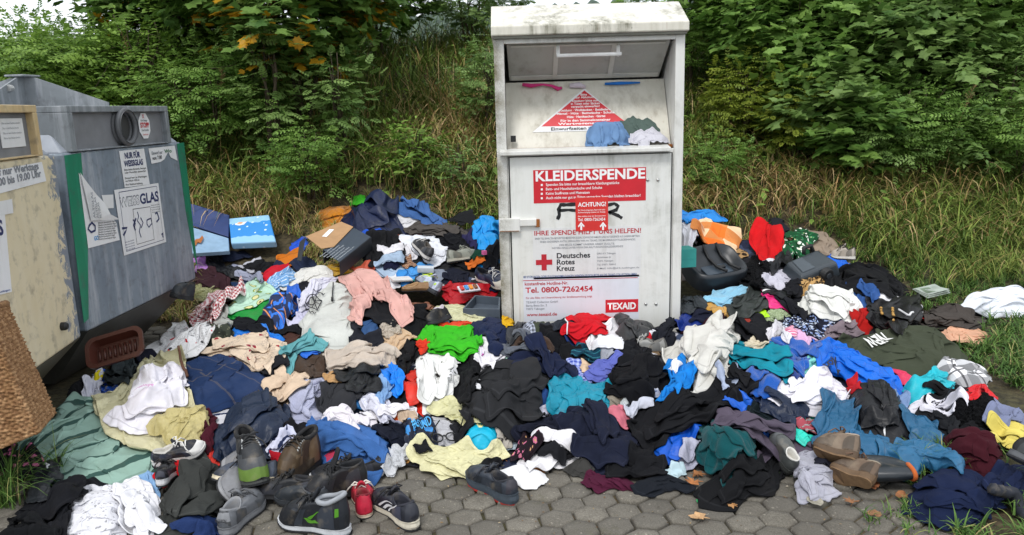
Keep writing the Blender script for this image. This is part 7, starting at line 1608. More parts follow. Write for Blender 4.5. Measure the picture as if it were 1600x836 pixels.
def grey_tray():
    A, B_, C, D = at_y(723, 482, 4.84), at_y(781, 483, 4.83), at_y(782, 464, 5.05), at_y(742, 461, 5.08); root = thing('storage_tray', 'blue grey plastic tray beside the left container foot', 'tray', tuple((A + C) / 2)); c = np.array(root.location)
    mat = plain('grey plastic', '#4b545f', .45, 0, .1); q = [A - c, B_ - c, C - c, D - c]; m = MB()
    m.hexa([p + np.array([0, 0, -.07]) for p in q], [p + np.array([0, 0, -.055]) for p in q]); m.build('bottom', mat, root)
    for i in range(4):
        a, b = q[i], q[(i + 1) % 4]; nn = np.array([-(b - a)[1], (b - a)[0], 0]); nn /= np.linalg.norm(nn) + 1e-9; m = MB(); m.hexa([a + [0, 0, -.07], b + [0, 0, -.07], b + nn * .008 + [0, 0, -.07], a + nn * .008 + [0, 0, -.07]], [a, b, b + nn * .012, a + nn * .012]); m.build('side_wall', mat, root, bevel=.002)
    return root
grey_tray()
def toy_pack():
    c = on_heap(733, 466, .05); root = thing('toy_pack', 'colourful blister pack of toys on the grey tray', 'toy pack', tuple(c)); root.rotation_euler = (R(25), 0, R(25))
    m = MB(); m.box((-.075, -.035, 0), (.075, .035, .012)); m.build('card', plain('pack card', '#c9c4cc', .4, 0, .2), root, bevel=.002)
    for i, hx in enumerate(('#c9342c', '#3f8fd0', '#e08a2c', '#7a4a2c')):
        m = MB(); m.box((-.065 + i * .033, -.022, .012), (-.040 + i * .033, .022, .026)); m.build('toy', plain('toy ' + hx, hx, .35), root, bevel=.004)
toy_pack()
def small_box(name, label, cat, px, py, y, size, hexcol, rot=(0, 0, 0), bevel=.004, rough=.5):
    o = MB().box((-size[0] / 2, -size[1] / 2, 0), (size[0] / 2, size[1] / 2, size[2])).box((-size[0] / 2 + .006, -size[1] / 2 - .002, size[2] * .45), (size[0] / 2 - .006, -size[1] / 2 - .0005, size[2] * .55)).build(name, plain(name + hexcol, hexcol, rough, 0, .1), None, bevel=bevel)
    o.location = at_y(px, py, y) if y else on_heap(px, py, .01); o.rotation_euler = tuple(R(a) for a in rot); tag(o, label, cat); return o
small_box('plastic_box', 'small white plastic box above the teal ribbon', 'box', 665, 428, None, (.12, .06, .035), '#c4ccd4', (8, 4, 8))
small_box('book', 'white paperback lying above the brown sandal', 'book', 627, 441, None, (.15, .09, .014), '#d4d2d0', (6, 5, 28))
small_box('toy_brush', 'pink toy brush in the gap left of the container', 'toy brush', 757, 406, None, (.03, .03, .03), '#d0609a', (0, 0, 30), .012)

def child_seat():
    """black moulded seat shell with a raised rim and two straps"""
    P = [on_heap(px, py, 0) for px, py in ((1076, 447), (1140, 446), (1148, 424), (1092, 414))]; c = np.mean(P, 0) + [0, 0, .02]
    root = thing('child_seat', 'black moulded plastic child seat shell with straps right of the container', 'child seat', tuple(c)); mat = plain('seat plastic', '#23272c', .4, 0, .15, 8)
    n = 28; V, F = [], []
    for (k, z) in ((1.08, -.03), (1.10, .07), (1.04, .10), (.96, .098), (.86, .055), (.55, .035), (.0, .035)):
        for i in range(n):
            a = 2 * math.pi * i / n; ca, sa = math.cos(a), math.sin(a); r = 1 / (abs(ca) ** 4 + abs(sa) ** 4) ** .25
            V.append((ca * r * .20 * k, sa * r * .155 * k, z + .05 * max(0, sa) * (k > .5)))
    for k in range(6): F += [(k * n + i, k * n + (i + 1) % n, (k + 1) * n + (i + 1) % n, (k + 1) * n + i) for i in range(n)]
    m = MB(); m.add(V, F); m.build('shell', mat, root, smooth=True)
    m = MB(); m.box((-.10, -.08, .036), (.12, .06, .05)); m.build('seat_panel', plain('seat panel', '#39444f', .42, 0, .1, 8), root, bevel=.01)
    for dx in (-.02, .09):
        m = MB(); m.tube([(dx, .16, .15), (dx + .01, .08, .085), (dx + .03, -.02, .066), (dx + .06, -.1, .075)], .012, 6); m.build('strap', BLACK, root, smooth=True)
    m = MB(); m.box((.03, -.03, .05), (.08, .0, .065)); m.build('buckle', plain('buckle', '#15171a', .35), root, bevel=.004)
    root.rotation_euler = (R(22), R(-4), R(18)); return root
child_seat()
def trolley_case():
    c = on_heap(1260, 431, .0); root = thing('trolley_case', 'dark grey hard plastic case with a black wheel lying on the right heap', 'trolley case', tuple(c)); mat = plain('case plastic', '#363d43', .42, 0, .12, 7)
    m = MB(); m.hexa([(-.21, -.14, 0), (.20, -.15, 0), (.22, .13, 0), (-.16, .12, 0)], [(-.18, -.11, .115), (.16, -.12, .13), (.18, .10, .12), (-.12, .09, .11)]); m.build('shell', mat, root, bevel=.025, seg=3)
    m = MB(); m.hexa([(-.15, -.09, .112), (-.02, -.09, .118), (.0, .07, .115), (-.10, .07, .109)], [(-.145, -.085, .126), (-.03, -.085, .131), (-.01, .065, .128), (-.095, .065, .122)]); m.build('lid_panel', plain('case lid', '#444c53', .4), root, bevel=.006)
    m = MB(); m.tube([(.03, -.125, .075), (.03, -.145, .075), (.03, -.172, .077)], [.054, .052, .048], 20); w = m.build('wheel', BLACK, root, smooth=False, bevel=.004)
    m = MB(); m.tube([(.03, -.171, .077), (.03, -.179, .0775)], .022, 14); m.build('hub', plain('hub grey', '#3b3f44', .4), w)
    m = MB(); m.tube([(-.19, -.10, .04), (-.235, -.115, .04)], .04, 16); m.build('wheel', BLACK, root, bevel=.004)
    m = MB(); m.tube([(.05, .10, .11), (.06, .12, .155), (.13, .12, .155), (.14, .10, .11)], .016, 8); m.build('handle', BLACK, root, smooth=True)
    root.rotation_euler = (R(18), R(-10), R(24)); return root
trolley_case()
sb = small_box('storage_box', 'teal plastic box squeezed behind the brown leather bag at the container', 'box', 1069, 415, 5.35, (.12, .14, .13), '#2f8f88', (0, 0, 10), .01)
# spectacles, tag, magazine
def spectacles():
    c = on_heap(695, 694, .02); root = thing('spectacles', 'black framed spectacles lying on the long pale yellow bag', 'spectacles', tuple(c)); mat = plain('spectacle frame', '#141517', .3)
    for sx in (-.034, .034):
        m = MB(); m.tube([(sx + .026 * math.cos(a), .022 * math.sin(a), 0) for a in np.linspace(0, 2 * math.pi, 20, endpoint=False)], .0035, 6, closed=True); m.build('rim', mat, root, smooth=True)
    m = MB(); m.tube([(-.008, .006, 0), (0, .01, .002), (.008, .006, 0)], .003, 6); m.build('bridge', mat, root)
    for sx in (-1, 1): m = MB(); m.tube([(sx * .06, .008, 0), (sx * .062, .006, .06), (sx * .055, .0, .12)], .003, 6); m.build('temple', mat, root)
    root.rotation_euler = (R(30), R(8), R(25))
spectacles()
o = small_box('price_tag', 'small bright green tag lying on the paving', 'tag', 1097, 783, 2.75, (.042, .020, .002), '#1f9e58', (0, 0, -4), .0005); o.location = tuple(at_z(1097, 783, .006))
put_text('8-36', (-.017, -.006, .0022), (1, 0, 0), (0, 1, 0), .010, plain('tag ink', '#0e5a30'), o, .034, .02)
def magazine():
    c = at_y(1455, 455, 5.55); c[2] = float(terrain(c[0], c[1])) + .07; root = thing('magazine', 'pale folded magazine lying in the grass right of the black sweater', 'magazine', tuple(c)); root.rotation_euler = (R(14), R(-6), R(20))
    for i in range(3): m = MB(); m.hexa([(-.11 + .012 * i, -.07 + .01 * i, .006 * i), (.10 - .01 * i, -.08, .006 * i + .012 * i), (.11 - .03 * i, .07 - .01 * i, .006 * i), (-.10, .08 - .012 * i, .006 * i)], [(-.11 + .012 * i, -.07 + .01 * i, .006 * i + .004), (.10 - .01 * i, -.08, .006 * i + .012 * i + .004), (.11 - .03 * i, .07 - .01 * i, .006 * i + .004), (-.10, .08 - .012 * i, .006 * i + .004)]); m.build('page', plain('magazine page', '#9aa39a' if i < 2 else '#b9bfba', .5, 0, .25), root)
    m = MB(); m.add([(-.08, -.03, .0185), (-.01, -.045, .024), (.0, .03, .0195), (-.07, .045, .0182)], [(0, 1, 2, 3)]); m.build('picture', plain('magazine picture', '#6a7a66', .5, 0, .4), root)
magazine()

# ---------------------------------------------------------------- fallen leaves on the paving
def fallen_leaf(px, py, size, hexcol, label, rot, kind=0, z=None):
    pts = []
    lob = ((0, .1), (25, .75), (45, .45), (70, 1.0), (95, .55), (120, .95), (150, .6), (180, 1.1), (210, .6), (240, .95), (265, .55), (290, 1.0), (315, .45), (335, .75)) if kind == 0 else tuple((a, .62 + .38 * abs(math.cos(R(a)))) for a in range(0, 360, 24))
    r = random.Random(px)
    V = [(0, 0, .01)]
    for a, l in lob:
        a2 = R(a + r.uniform(-5, 5)); l *= size * .5 * r.uniform(.9, 1.1); V.append((l * math.sin(a2), -l * math.cos(a2) * .9, .006 + .012 * r.random() + .12 * l * l / size))
    n = len(lob); m = MB(); m.add(V, [(0, 1 + i, 1 + (i + 1) % n) for i in range(n)]); o = m.build('fallen_leaf', plain('dry leaf ' + hexcol, hexcol, .8, 0, .35, 60), smooth=False)
    sd = o.modifiers.new('thick', 'SOLIDIFY'); sd.thickness = .0015
    m = MB(); m.tube([(0, 0, .008), (0, size * .35, .006), (size * .06, size * .6, .004)], .0012, 5); m.build('stem', plain('leaf stem', '#6a4a2a', .8), o)
    p = at_z(px, py, .004) if z is None else on_heap(px, py, .01); o.location = tuple(p); o.rotation_euler = (0, 0, R(rot)); tag(o, label, 'fallen leaf')
for a in ((630, 724, .075, '#a5763c', 'tan fallen leaf on the paving right of the small white crumpled bag', 30), (787, 719, .09, '#9a5f2c', 'orange brown fallen leaf behind the lone slate shoe', 60), (842, 736, .085, '#a86c34', 'brown curled leaf at the right end of the white paper', 110),
          (937, 730, .075, '#95683a', 'rust leaf lying on the wine red sock', 80), (1006, 730, .065, '#b0743a', 'orange leaf between wine red sock and dark navy sock', 10), (890, 716, .06, '#8a5c34', 'small orange leaf beside the brown grey sock', 200),
          (1084, 756, .07, '#a2683a', 'pale brown leaf pair at the tip of the navy sock', 140), (1090, 745, .07, '#84562f', 'dark orange leaf touching the black sweatpants', 20), (1144, 792, .06, '#b08252', 'tan rolled leaf in the open paving right of the green tag', 70), (1091, 812, .08, '#b08c64', 'pale five-lobed leaf nearest the bottom edge of the paving', 5),
          (1404, 728, .07, '#a8562a', 'bright orange leaf above the rubber boot opening', 40), (1362, 762, .07, '#85502f', 'reddish leaf below the suede boots', 120), (1330, 786, .06, '#835a3a', 'brown leaf in the soil strip below the suede boots', 160), (1483, 812, .07, '#8f5c34', 'orange leaf on the soil left of the bottom right grass', 90), (1410, 778, .06, '#865632', 'small orange leaf at the tip of the dark navy coat', 15), (1365, 806, .06, '#856040', 'brown leaf beside the grass tuft in the paving', 75)):
    fallen_leaf(*a, kind=0 if a[0] % 3 else 1)
o = fallen_leaf; fallen_leaf(1274, 766 + 22, .07, '#8f8a7c', 'small pale flat stone coloured leaf on the paving under the holed grey jumper', 45, 1)

# ================================================================ plants
def leaf_mat(name, a, b, c_yellow=None, rough=.55):
    t = NT(name); tint = t.node('ShaderNodeAttribute', attribute_name='tint').outputs['Fac']
    c = t.mix(t.ramp(tint, 0, .8), lin(a), lin(b))
    if c_yellow: c = t.mix(t.ramp(tint, .93, .95), c, lin(c_yellow))
    nz = t.noise(30, 3, t.obj()); c = t.mix(t.ramp(nz, .3, .7, 0, .3), c, [x * .55 for x in lin(a)])
    t.color(c); t.set(Roughness=rough); t.b.inputs['Specular IOR Level'].default_value = .35
    tr = t.node('ShaderNodeBsdfTranslucent'); t.link(c, tr.inputs['Color']); mx = t.node('ShaderNodeMixShader'); mx.inputs[0].default_value = .34
    t.link(t.b.outputs[0], mx.inputs[1]); t.link(tr.outputs[0], mx.inputs[2]); t.link(mx.outputs[0], t.out.inputs['Surface']); return t.m
def maple_leaf():
    """five pointed lobes, folded along the midrib, tips drooping; length 1, stalk at the origin, tip towards +y"""
    pol = [(0, .02), (.20, -.10), (.34, .06), (.52, .10), (.42, .28), (.62, .46), (.44, .50), (.36, .60), (.22, .66), (.15, .85), (0, 1.05)]
    pts = pol + [(-x, y) for x, y in pol[-2:0:-1]]
    V = [(0, .38, .02)] + [(x, y, -.18 * (x * x) * 1.6 - .16 * max(0, y - .4) ** 2 + .10 * abs(x)) for x, y in pts]
    n = len(pts); return np.array(V), np.array([(0, 1 + i, 1 + (i + 1) % n) for i in range(n)])
def pinnate_leaf(pairs=4):
    V, F = [], []
    def leaflet(o, ang, L, w):
        b = len(V); d = np.array([math.sin(ang), math.cos(ang)]); nrm = np.array([d[1], -d[0]])
        for s, k in ((0, 0), (.28, .8), (.62, .95), (1, 0)):
            for sg in ((0,) if k == 0 else (1, -1)): p = np.array(o[:2]) + d * s * L + nrm * sg * w * k; V.append((p[0], p[1], o[2] - .22 * s * s * L + (.0 if sg == 0 else .10 * w)))
        F.extend([(b, b + 1, b + 2), (b + 1, b + 3, b + 4), (b + 1, b + 4, b + 2), (b + 3, b + 5, b + 4)])
    for k in range(pairs):
        y = .22 + .62 * k / (pairs - 1); z = -.18 * y * y
        L = .40 - .05 * abs(k - 1.2)
        for sg in (1, -1): leaflet((0, y, z), sg * R(58 - 4 * k), L, .085)
    leaflet((0, .86, -.13), 0, .36, .09)
    b = len(V); V.extend([(-.008, 0, 0), (.008, 0, 0), (.005, .86, -.13), (-.005, .86, -.13)]); F.extend([(b, b + 1, b + 2), (b, b + 2, b + 3)])
    return np.array(V), np.array(F)
def oval_leaf():
    V = [(0, 0, 0), (.2, .3, .05), (-.2, .3, .05), (.24, .6, .02), (-.24, .6, .02), (0, 1.05, -.2), (0, .35, -.01), (0, .65, -.04)]
    return np.array(V), np.array([(0, 1, 6), (0, 6, 2), (6, 1, 3), (6, 3, 7), (6, 7, 4), (6, 4, 2), (7, 3, 5), (7, 5, 4)])
LEAVES = {'maple': maple_leaf(), 'ash': pinnate_leaf(4), 'elder': pinnate_leaf(3), 'oval': oval_leaf()}
def place_leaves(kind, P, D, UP, S, tint):
    """P points, D pointing direction, UP face normal, S size"""
    LV, LF = LEAVES[kind]; n, k = len(P), len(LV)
    D = D / (np.linalg.norm(D, axis=1, keepdims=True) + 1e-9); X = np.cross(D, UP); X /= np.linalg.norm(X, axis=1, keepdims=True) + 1e-9; N = np.cross(X, D)
    V = P[:, None] + S[:, None, None] * (LV[None, :, :1] * X[:, None] + LV[None, :, 1:2] * D[:, None] + LV[None, :, 2:] * N[:, None])
    F = LF[None] + (np.arange(n) * k)[:, None, None]
    return V.reshape(-1, 3), F.reshape(-1, 3), np.repeat(tint, k)
MAT_MAPLE = leaf_mat('maple leaves', '#476d2e', '#83a352', '#d09a20'); MAT_MAPLE_PLAIN = leaf_mat('green maple leaves', '#4b722e', '#89ab54', '#b0ac44')
MAT_ASH = leaf_mat('ash leaves', '#4d732c', '#8bae54', '#aab048'); MAT_LIGHT = leaf_mat('light leaves', '#54782a', '#8fb04e', '#b0b44c'); MAT_BLUE = leaf_mat('dull leaves', '#4d7032', '#88a45c', '#b0aa4e'); MAT_YG = leaf_mat('yellow green leaves', '#6a7f2a', '#94a03c', '#b8a040')
BARK = plain('bark', '#4a4032', .9, 0, .3, 30, .6)
def bush(name, label, cat, base, h, rad, nshoot, leaf, size, mat, seed, lean=(0, 0), clear=.12, group=None, squash=1.0, yellow=.0, per=7):
    """base on the ground; shoots fan out from several stems, each carrying leaves in opposite pairs"""
    nshoot = int(nshoot * 2.1); size = size * .69
    r = np.random.default_rng(seed); bx, by = base; bz = float(terrain(bx, by)); root = thing(name, label, cat, (bx, by, bz), group)
    nst = 3 + int(r.integers(0, 3)); m = MB(); tips = []
    for k in range(nst):
        a = r.uniform(0, 6.3); sp = rad * r.uniform(.15, .6); top = np.array([math.cos(a) * sp + lean[0], math.sin(a) * sp * squash + lean[1], h * r.uniform(.75, .98)])
        pts = [np.array([math.cos(a) * .05, math.sin(a) * .05, -.1])] + [top * f + np.array([r.normal(0, .03), r.normal(0, .03), 0]) * h for f in (.3, .6, .85)] + [top]
        m.tube(pts, [.022 * (h / 2) ** .5 * f for f in (1, .85, .6, .4, .2)], 6); tips.append(pts)
    # shoots
    PT, DD, UU, SS, TT = [], [], [], [], []
    for q in range(nshoot):
        while True:
            p = r.uniform(-1, 1, 3)
            if (p ** 2).sum() < 1 and (p ** 2).sum() > r.random() * .55: break
        lump_ = .82 + .25 * math.sin(p[0] * 5 + seed) * math.cos(p[2] * 6 + seed * 2) + .12 * math.sin(p[1] * 9 + p[2] * 11)
        c = np.array([p[0] * rad * lump_, p[1] * rad * squash * lump_, h * (clear + (1 - clear) * (.5 + .5 * p[2] * lump_))]) + np.array([lean[0], lean[1], 0]) * (.5 + .5 * p[2])
        out = np.array([p[0], p[1] * squash, .35 + .5 * max(0, p[2]) + r.normal(0, .25)]) + r.normal(0, .35, 3); out /= np.linalg.norm(out)
        L = size * r.uniform(1.7, 3.0); shade = r.uniform(.15, .85)
        if r.random() < .10 and q < 60: m.tube([tips[q % nst][2], (np.array(tips[q % nst][3]) + c) / 2 + [0, 0, .04], c], [.007, .005, .003], 5)
        yl = r.random() < yellow
        for k in range(per):
            f = (k // 2) / max(1, (per - 1) // 2); sg = 1 if k % 2 else -1
            side = np.cross(out, [0, 0, 1.]); side /= np.linalg.norm(side) + 1e-9
            d = out * (.45 if k < per - 1 else 1.2) + side * sg * .9 * (1 if k < per - 1 else .1) + np.array([0, 0, -.18]) + r.normal(0, .16, 3)
            PT.append(c + out * L * f * .8); DD.append(d); up = np.array([0, 0, 1.]) + .55 * out + r.normal(0, .28, 3); UU.append(up); SS.append(size * r.uniform(.65, 1.15) * (1 - .25 * f))
            TT.append(np.clip(shade + r.normal(0, .12), 0, .9) if not yl or r.random() < .3 else 1.0)
    m.build('trunk', BARK, root, smooth=True)
    V, F, T = place_leaves(leaf, np.array(PT), np.array(DD), np.array(UU), np.array(SS), np.array(TT))
    link('crown', fast_mesh('crown', V, F, T), root, mat); return root
def by_px(px, y): return (float(ray(px, 200)[0] / ray(px, 200)[1] * y), y)
B = bush
B('elder_bush', 'light green bush behind the glass bins at the far left', 'bush', by_px(40, 8.6), 1.28, 1.5, 400, 'elder', .22, MAT_LIGHT, 11)
B('ash_sapling', 'light green ash sapling at the left behind the grey bin', 'sapling', by_px(120, 9.3), 1.12, 1.0, 220, 'ash', .24, MAT_ASH, 12)
B('weed_bush', 'low nettle bush between grey bin and the dark maple', 'bush', by_px(235, 8.6), 1.55, .75, 170, 'oval', .12, MAT_LIGHT, 13)
B('maple_tree', 'large dark maple with yellow leaf clusters left of centre', 'tree', by_px(475, 8.9), 2.9, 1.35, 620, 'maple', .20, MAT_MAPLE, 14, yellow=.22)
B('maple_tree', 'dark maple above the low nettle bush, left of the yellowing maple', 'tree', by_px(290, 9.8), 2.9, 1.2, 380, 'maple', .20, MAT_MAPLE, 15, yellow=.08)
B('ash_sapling', 'dull green ash sapling in front of the yellowing maple', 'sapling', by_px(420, 8.0), 1.95, .26, 44, 'ash', .24, MAT_BLUE, 16, clear=.08, per=5)
B('ash_sapling', 'short ash sapling at the right foot of the yellowing maple', 'sapling', by_px(530, 8.0), 1.30, .2, 24, 'ash', .24, MAT_BLUE, 17, clear=.2, per=5)
B('elder_bush', 'small low bush below the short ash sapling', 'bush', by_px(480, 7.5), .75, .4, 60, 'elder', .15, MAT_ASH, 18)
B('nettle', 'slim nettle on the dry bank left of the blue sack', 'nettle', by_px(712, 7.4), .6, .28, 50, 'oval', .08, MAT_BLUE, 19)
B('willow_bush', 'feathery bush on the skyline left of the container', 'bush', by_px(740, 11.6), 1.5, .9, 150, 'ash', .2, MAT_BLUE, 20)
B('ash_sapling', 'tall light green sapling right behind the container roof', 'sapling', by_px(1085, 9.6), 2.6, .9, 230, 'ash', .24, MAT_ASH, 21)
B('maple_tree', 'tall maple right of the container with deep green crown', 'tree', by_px(1180, 10.2), 3.4, 1.4, 480, 'maple', .20, MAT_MAPLE_PLAIN, 22)
B('maple_tree', 'broad maple in the upper middle of the right bank', 'tree', by_px(1350, 9.8), 3.1, 1.5, 520, 'maple', .20, MAT_MAPLE_PLAIN, 23)
B('ash_tree', 'tall ash at the upper right with long feathered leaves', 'tree', by_px(1475, 10.2), 3.6, 1.2, 380, 'ash', .27, MAT_ASH, 24)
B('maple_tree', 'dark maple at the right frame edge', 'tree', by_px(1590, 9.4), 3.0, 1.25, 420, 'maple', .19, MAT_MAPLE_PLAIN, 25)
B('maple_bush', 'low dense maple bush hanging over the dark hollow on the right', 'bush', by_px(1400, 8.3), 1.65, .9, 260, 'maple', .18, MAT_BLUE, 26, clear=.2)
B('maple_bush', 'low maple bush in the middle of the right bank', 'bush', by_px(1300, 7.9), 1.05, .7, 170, 'maple', .17, MAT_BLUE, 27)
B('rose_bush', 'small yellow green bush right of the container', 'bush', by_px(1155, 8.3), 1.05, .4, 80, 'elder', .16, MAT_YG, 28)
B('rose_bush', 'yellowing sapling with drooping leaves on the right bank', 'bush', by_px(1245, 7.9), .95, .3, 45, 'ash', .19, MAT_YG, 29)
B('elder_bush', 'bush of narrow leaves at the lower right of the bank', 'bush', by_px(1555, 7.9), 1.2, .8, 150, 'oval', .14, MAT_BLUE, 30)
B('elder_bush', 'dark bush rooted behind the low maple on the right', 'bush', by_px(1480, 9.0), 1.8, .9, 220, 'maple', .17, MAT_MAPLE_PLAIN, 31)
B('maple_tree', 'maple crown overhanging the top right corner', 'tree', by_px(1660, 10.8), 4.0, 1.6, 380, 'maple', .21, MAT_MAPLE_PLAIN, 32)
B('ash_tree', 'ash crown behind the tall maple right of the container', 'tree', by_px(1255, 11.5), 3.6, 1.5, 330, 'ash', .27, MAT_ASH, 33)
B('maple_tree', 'maple behind the light green bush at the far left', 'tree', by_px(-170, 10.5), 2.8, 1.4, 260, 'maple', .2, MAT_MAPLE_PLAIN, 34)
B('maple_tree', 'rear maple filling the gap behind the dark left maples', 'tree', by_px(385, 11.3), 3.0, 1.4, 300, 'maple', .2, MAT_MAPLE_PLAIN, 35)
B('ash_tree', 'rear ash filling the skyline behind the right bank maples', 'tree', by_px(1420, 12.0), 4.0, 2.0, 380, 'ash', .28, MAT_ASH, 36)

B('maple_bush', 'low maple bush spreading left of the dark hollow on the right bank', 'bush', by_px(1210, 8.9), 1.7, .95, 230, 'maple', .18, MAT_MAPLE_PLAIN, 37)
B('ash_bush', 'bushy young ash above the lower right narrow leaved bush', 'bush', by_px(1530, 8.7), 1.9, .9, 190, 'ash', .24, MAT_ASH, 38)
B('maple_bush', 'leafy young maple low on the bank right of the rose bush', 'bush', by_px(1285, 8.4), 1.25, .8, 190, 'maple', .17, MAT_MAPLE_PLAIN, 46)
B('elder_bush', 'elder seedling patch on the bank at the right frame edge', 'bush', by_px(1600, 7.4), .9, .7, 130, 'elder', .15, MAT_ASH, 47)
B('maple_tree', 'maple filling the gap between yellowing maple and the skyline bush', 'tree', by_px(600, 11.2), 2.0, .8, 190, 'maple', .18, MAT_MAPLE_PLAIN, 48)
B('ash_tree', 'ash crown above the grey glass bin at the top edge', 'tree', by_px(265, 11.0), 2.0, .8, 240, 'ash', .22, MAT_ASH, 49)
B('maple_bush', 'maple bush on the bank far left beyond the beige bin', 'bush', (-7.6, 9.2), 2.0, 1.4, 260, 'maple', .19, MAT_MAPLE_PLAIN, 50)
B('elder_bush', 'elder beside the far left maple bush', 'bush', (-9.6, 10.2), 2.3, 1.5, 260, 'elder', .2, MAT_LIGHT, 51)
B('bramble', 'low bramble at the foot of the right bank below the low maple bush', 'bramble', by_px(1370, 7.7), .75, .7, 120, 'elder', .15, MAT_BLUE, 39)
B('bramble', 'bramble between grey glass bin and yellowing maple', 'bramble', by_px(330, 8.3), 1.25, .8, 170, 'elder', .17, MAT_ASH, 40)
B('bramble', 'bramble climbing the bank beside the left side of the container', 'bramble', by_px(765, 8.6), 1.0, .35, 70, 'elder', .16, MAT_BLUE, 41)
B('maple_bush', 'low leafy maple shoot above the dark grey trolley case', 'bush', by_px(1335, 7.7), .85, .62, 130, 'maple', .17, MAT_MAPLE_PLAIN, 52, clear=.02)
B('elder_bush', 'dense low elder above the large black sweater', 'bush', by_px(1430, 7.6), .95, .6, 120, 'elder', .16, MAT_ASH, 53, clear=.02)
B('nettle', 'nettle patch on the right bank beside the long pale stalk', 'nettle', by_px(1510, 7.5), .8, .5, 110, 'oval', .12, MAT_BLUE, 54, clear=.02)
B('bramble', 'small bramble on the straw coloured bank right of the container edge', 'bramble', by_px(1120, 7.6), .55, .35, 60, 'elder', .13, MAT_ASH, 55, clear=.02)
B('nettle', 'nettle clump on the bank above the blue denim jacket', 'nettle', by_px(640, 7.7), .6, .4, 70, 'oval', .11, MAT_LIGHT, 56, clear=.02)
# leafy weeds among the grass
r_ = np.random.default_rng(77); n_ = 9000; wx = r_.uniform(-6.5, 8, n_); wy = r_.uniform(6.9, 12.5, n_); kk = (.5 + .5 * smooth_noise(wx, wy, 44, 1.6)) > r_.random(n_) * .9
kk &= ~(((wx > -.1) & (wx < 1.12) & (wy < 6.05)) | ((wx > -3.2) & (wx < -1.3) & (wy < 7.3))); wx, wy = wx[kk], wy[kk]; n_ = len(wx); wz = terrain(wx, wy) + r_.uniform(.04, .42, n_) * (.4 + .6 * r_.random(n_))
aa = r_.uniform(0, 6.3, n_); dd = np.stack([np.cos(aa), np.sin(aa), r_.normal(-.1, .3, n_)], 1); uu = np.stack([r_.normal(0, .3, n_), r_.normal(-.15, .3, n_), np.ones(n_)], 1)
V, F, T = place_leaves('oval', np.stack([wx, wy, wz], 1), dd, uu, r_.uniform(.05, .12, n_), np.clip(r_.beta(2, 2, n_), 0, .99))
stuff(link('weeds', fast_mesh('weeds', V, F, T), None, MAT_LIGHT), 'low leafy weeds among the bank grass', 'weeds')

# ---------------------------------------------------------------- grass: blades that rise, bend and hang
def blades(n, area, length, width, tintf, droop, seed, keep=None, seg=5, zf=None, bias=(0, 0)):
    r = np.random.default_rng(seed); x = r.uniform(area[0], area[1], n); y = r.uniform(area[2], area[3], n)
    # tufts
    tx = np.round(x * 5) / 5 + .09 * np.sin(np.round(x * 5) * 12.9 + np.round(y * 5) * 78.2); ty = np.round(y * 5) / 5 + .09 * np.cos(np.round(x * 5) * 39.3 + np.round(y * 5) * 11.1)
    k = r.random(n) ** .6 * .75; x = x * (1 - k) + tx * k; y = y * (1 - k) + ty * k
    if keep is not None: q = keep(x, y, r); x, y = x[q], y[q]; n = len(x)
    z = (zf or terrain)(x, y); a = r.uniform(0, 2 * math.pi, n); L = r.uniform(*length, n) * (.75 + .5 * np.clip(.5 + .5 * smooth_noise(x, y, 17, 1.4), 0, 1)); w = r.uniform(*width, n)
    tilt = r.uniform(.05, .5, n); curl = r.uniform(*droop, n)
    dx, dy = np.cos(a) + bias[0], np.sin(a) + bias[1]; nr = np.hypot(dx, dy) + 1e-6; dx /= nr; dy /= nr
    V = np.zeros((n, (seg + 1) * 2, 3), np.float32); px = np.zeros(n); pz = np.zeros(n); ang = tilt.copy()
    for s in range(seg + 1):
        ww = w * (1 - (s / seg) ** 1.6) * .5 + .0004
        cx, cy, cz = x + dx * px, y + dy * px, z + pz
        floor = terrain(cx, cy) + .004; cz = np.maximum(cz, floor)
        V[:, 2 * s] = np.stack([cx - dy * ww, cy + dx * ww, cz], -1); V[:, 2 * s + 1] = np.stack([cx + dy * ww, cy - dx * ww, cz], -1)
        px = px + np.sin(ang) * L / seg; pz = pz + np.cos(ang) * L / seg; ang = np.minimum(ang + curl / seg, 2.75)
    i = (np.arange(n) * (seg + 1) * 2)[:, None, None]; q = np.array([[2 * s, 2 * s + 1, 2 * s + 3, 2 * s + 2] for s in range(seg)])[None]
    return V.reshape(-1, 3), (i + q).reshape(-1, 4), np.repeat(np.clip(tintf(x, y, r), 0, 1), (seg + 1) * 2)
def grass_mat(name, stops, rough=.7):
    t = NT(name); tint = t.node('ShaderNodeAttribute', attribute_name='tint').outputs['Fac']; cr = t.node('ShaderNodeValToRGB')
    while len(cr.color_ramp.elements) < len(stops): cr.color_ramp.elements.new(.5)
    for k, (p, h) in enumerate(stops): cr.color_ramp.elements[k].position = p; cr.color_ramp.elements[k].color = (*lin(h), 1)
    t.link(tint, cr.inputs['Fac']); t.color(cr.outputs['Color']); t.set(Roughness=rough); t.b.inputs['Specular IOR Level'].default_value = .25; return t.m
GM_ = grass_mat('grass blades', [(0, '#374c1d'), (.3, '#587030'), (.55, '#869745'), (.70, '#a0925a'), (.85, '#a5855a'), (1, '#c4ac82')])
def in_bin(x, y): return ((x < -2.0) & (x > -3.8) & (y > 2.4) & (y < 5.45)) | ((x > -.1) & (x < 1.12) & (y > 4.8) & (y < 6.0))
def pix(x, y, z):
    d = np.stack([x, y, z], -1) - EYE; f = d @ _fw; return 800 + FOC * (d @ _X) / f, 418 - FOC * (d @ _Y) / f
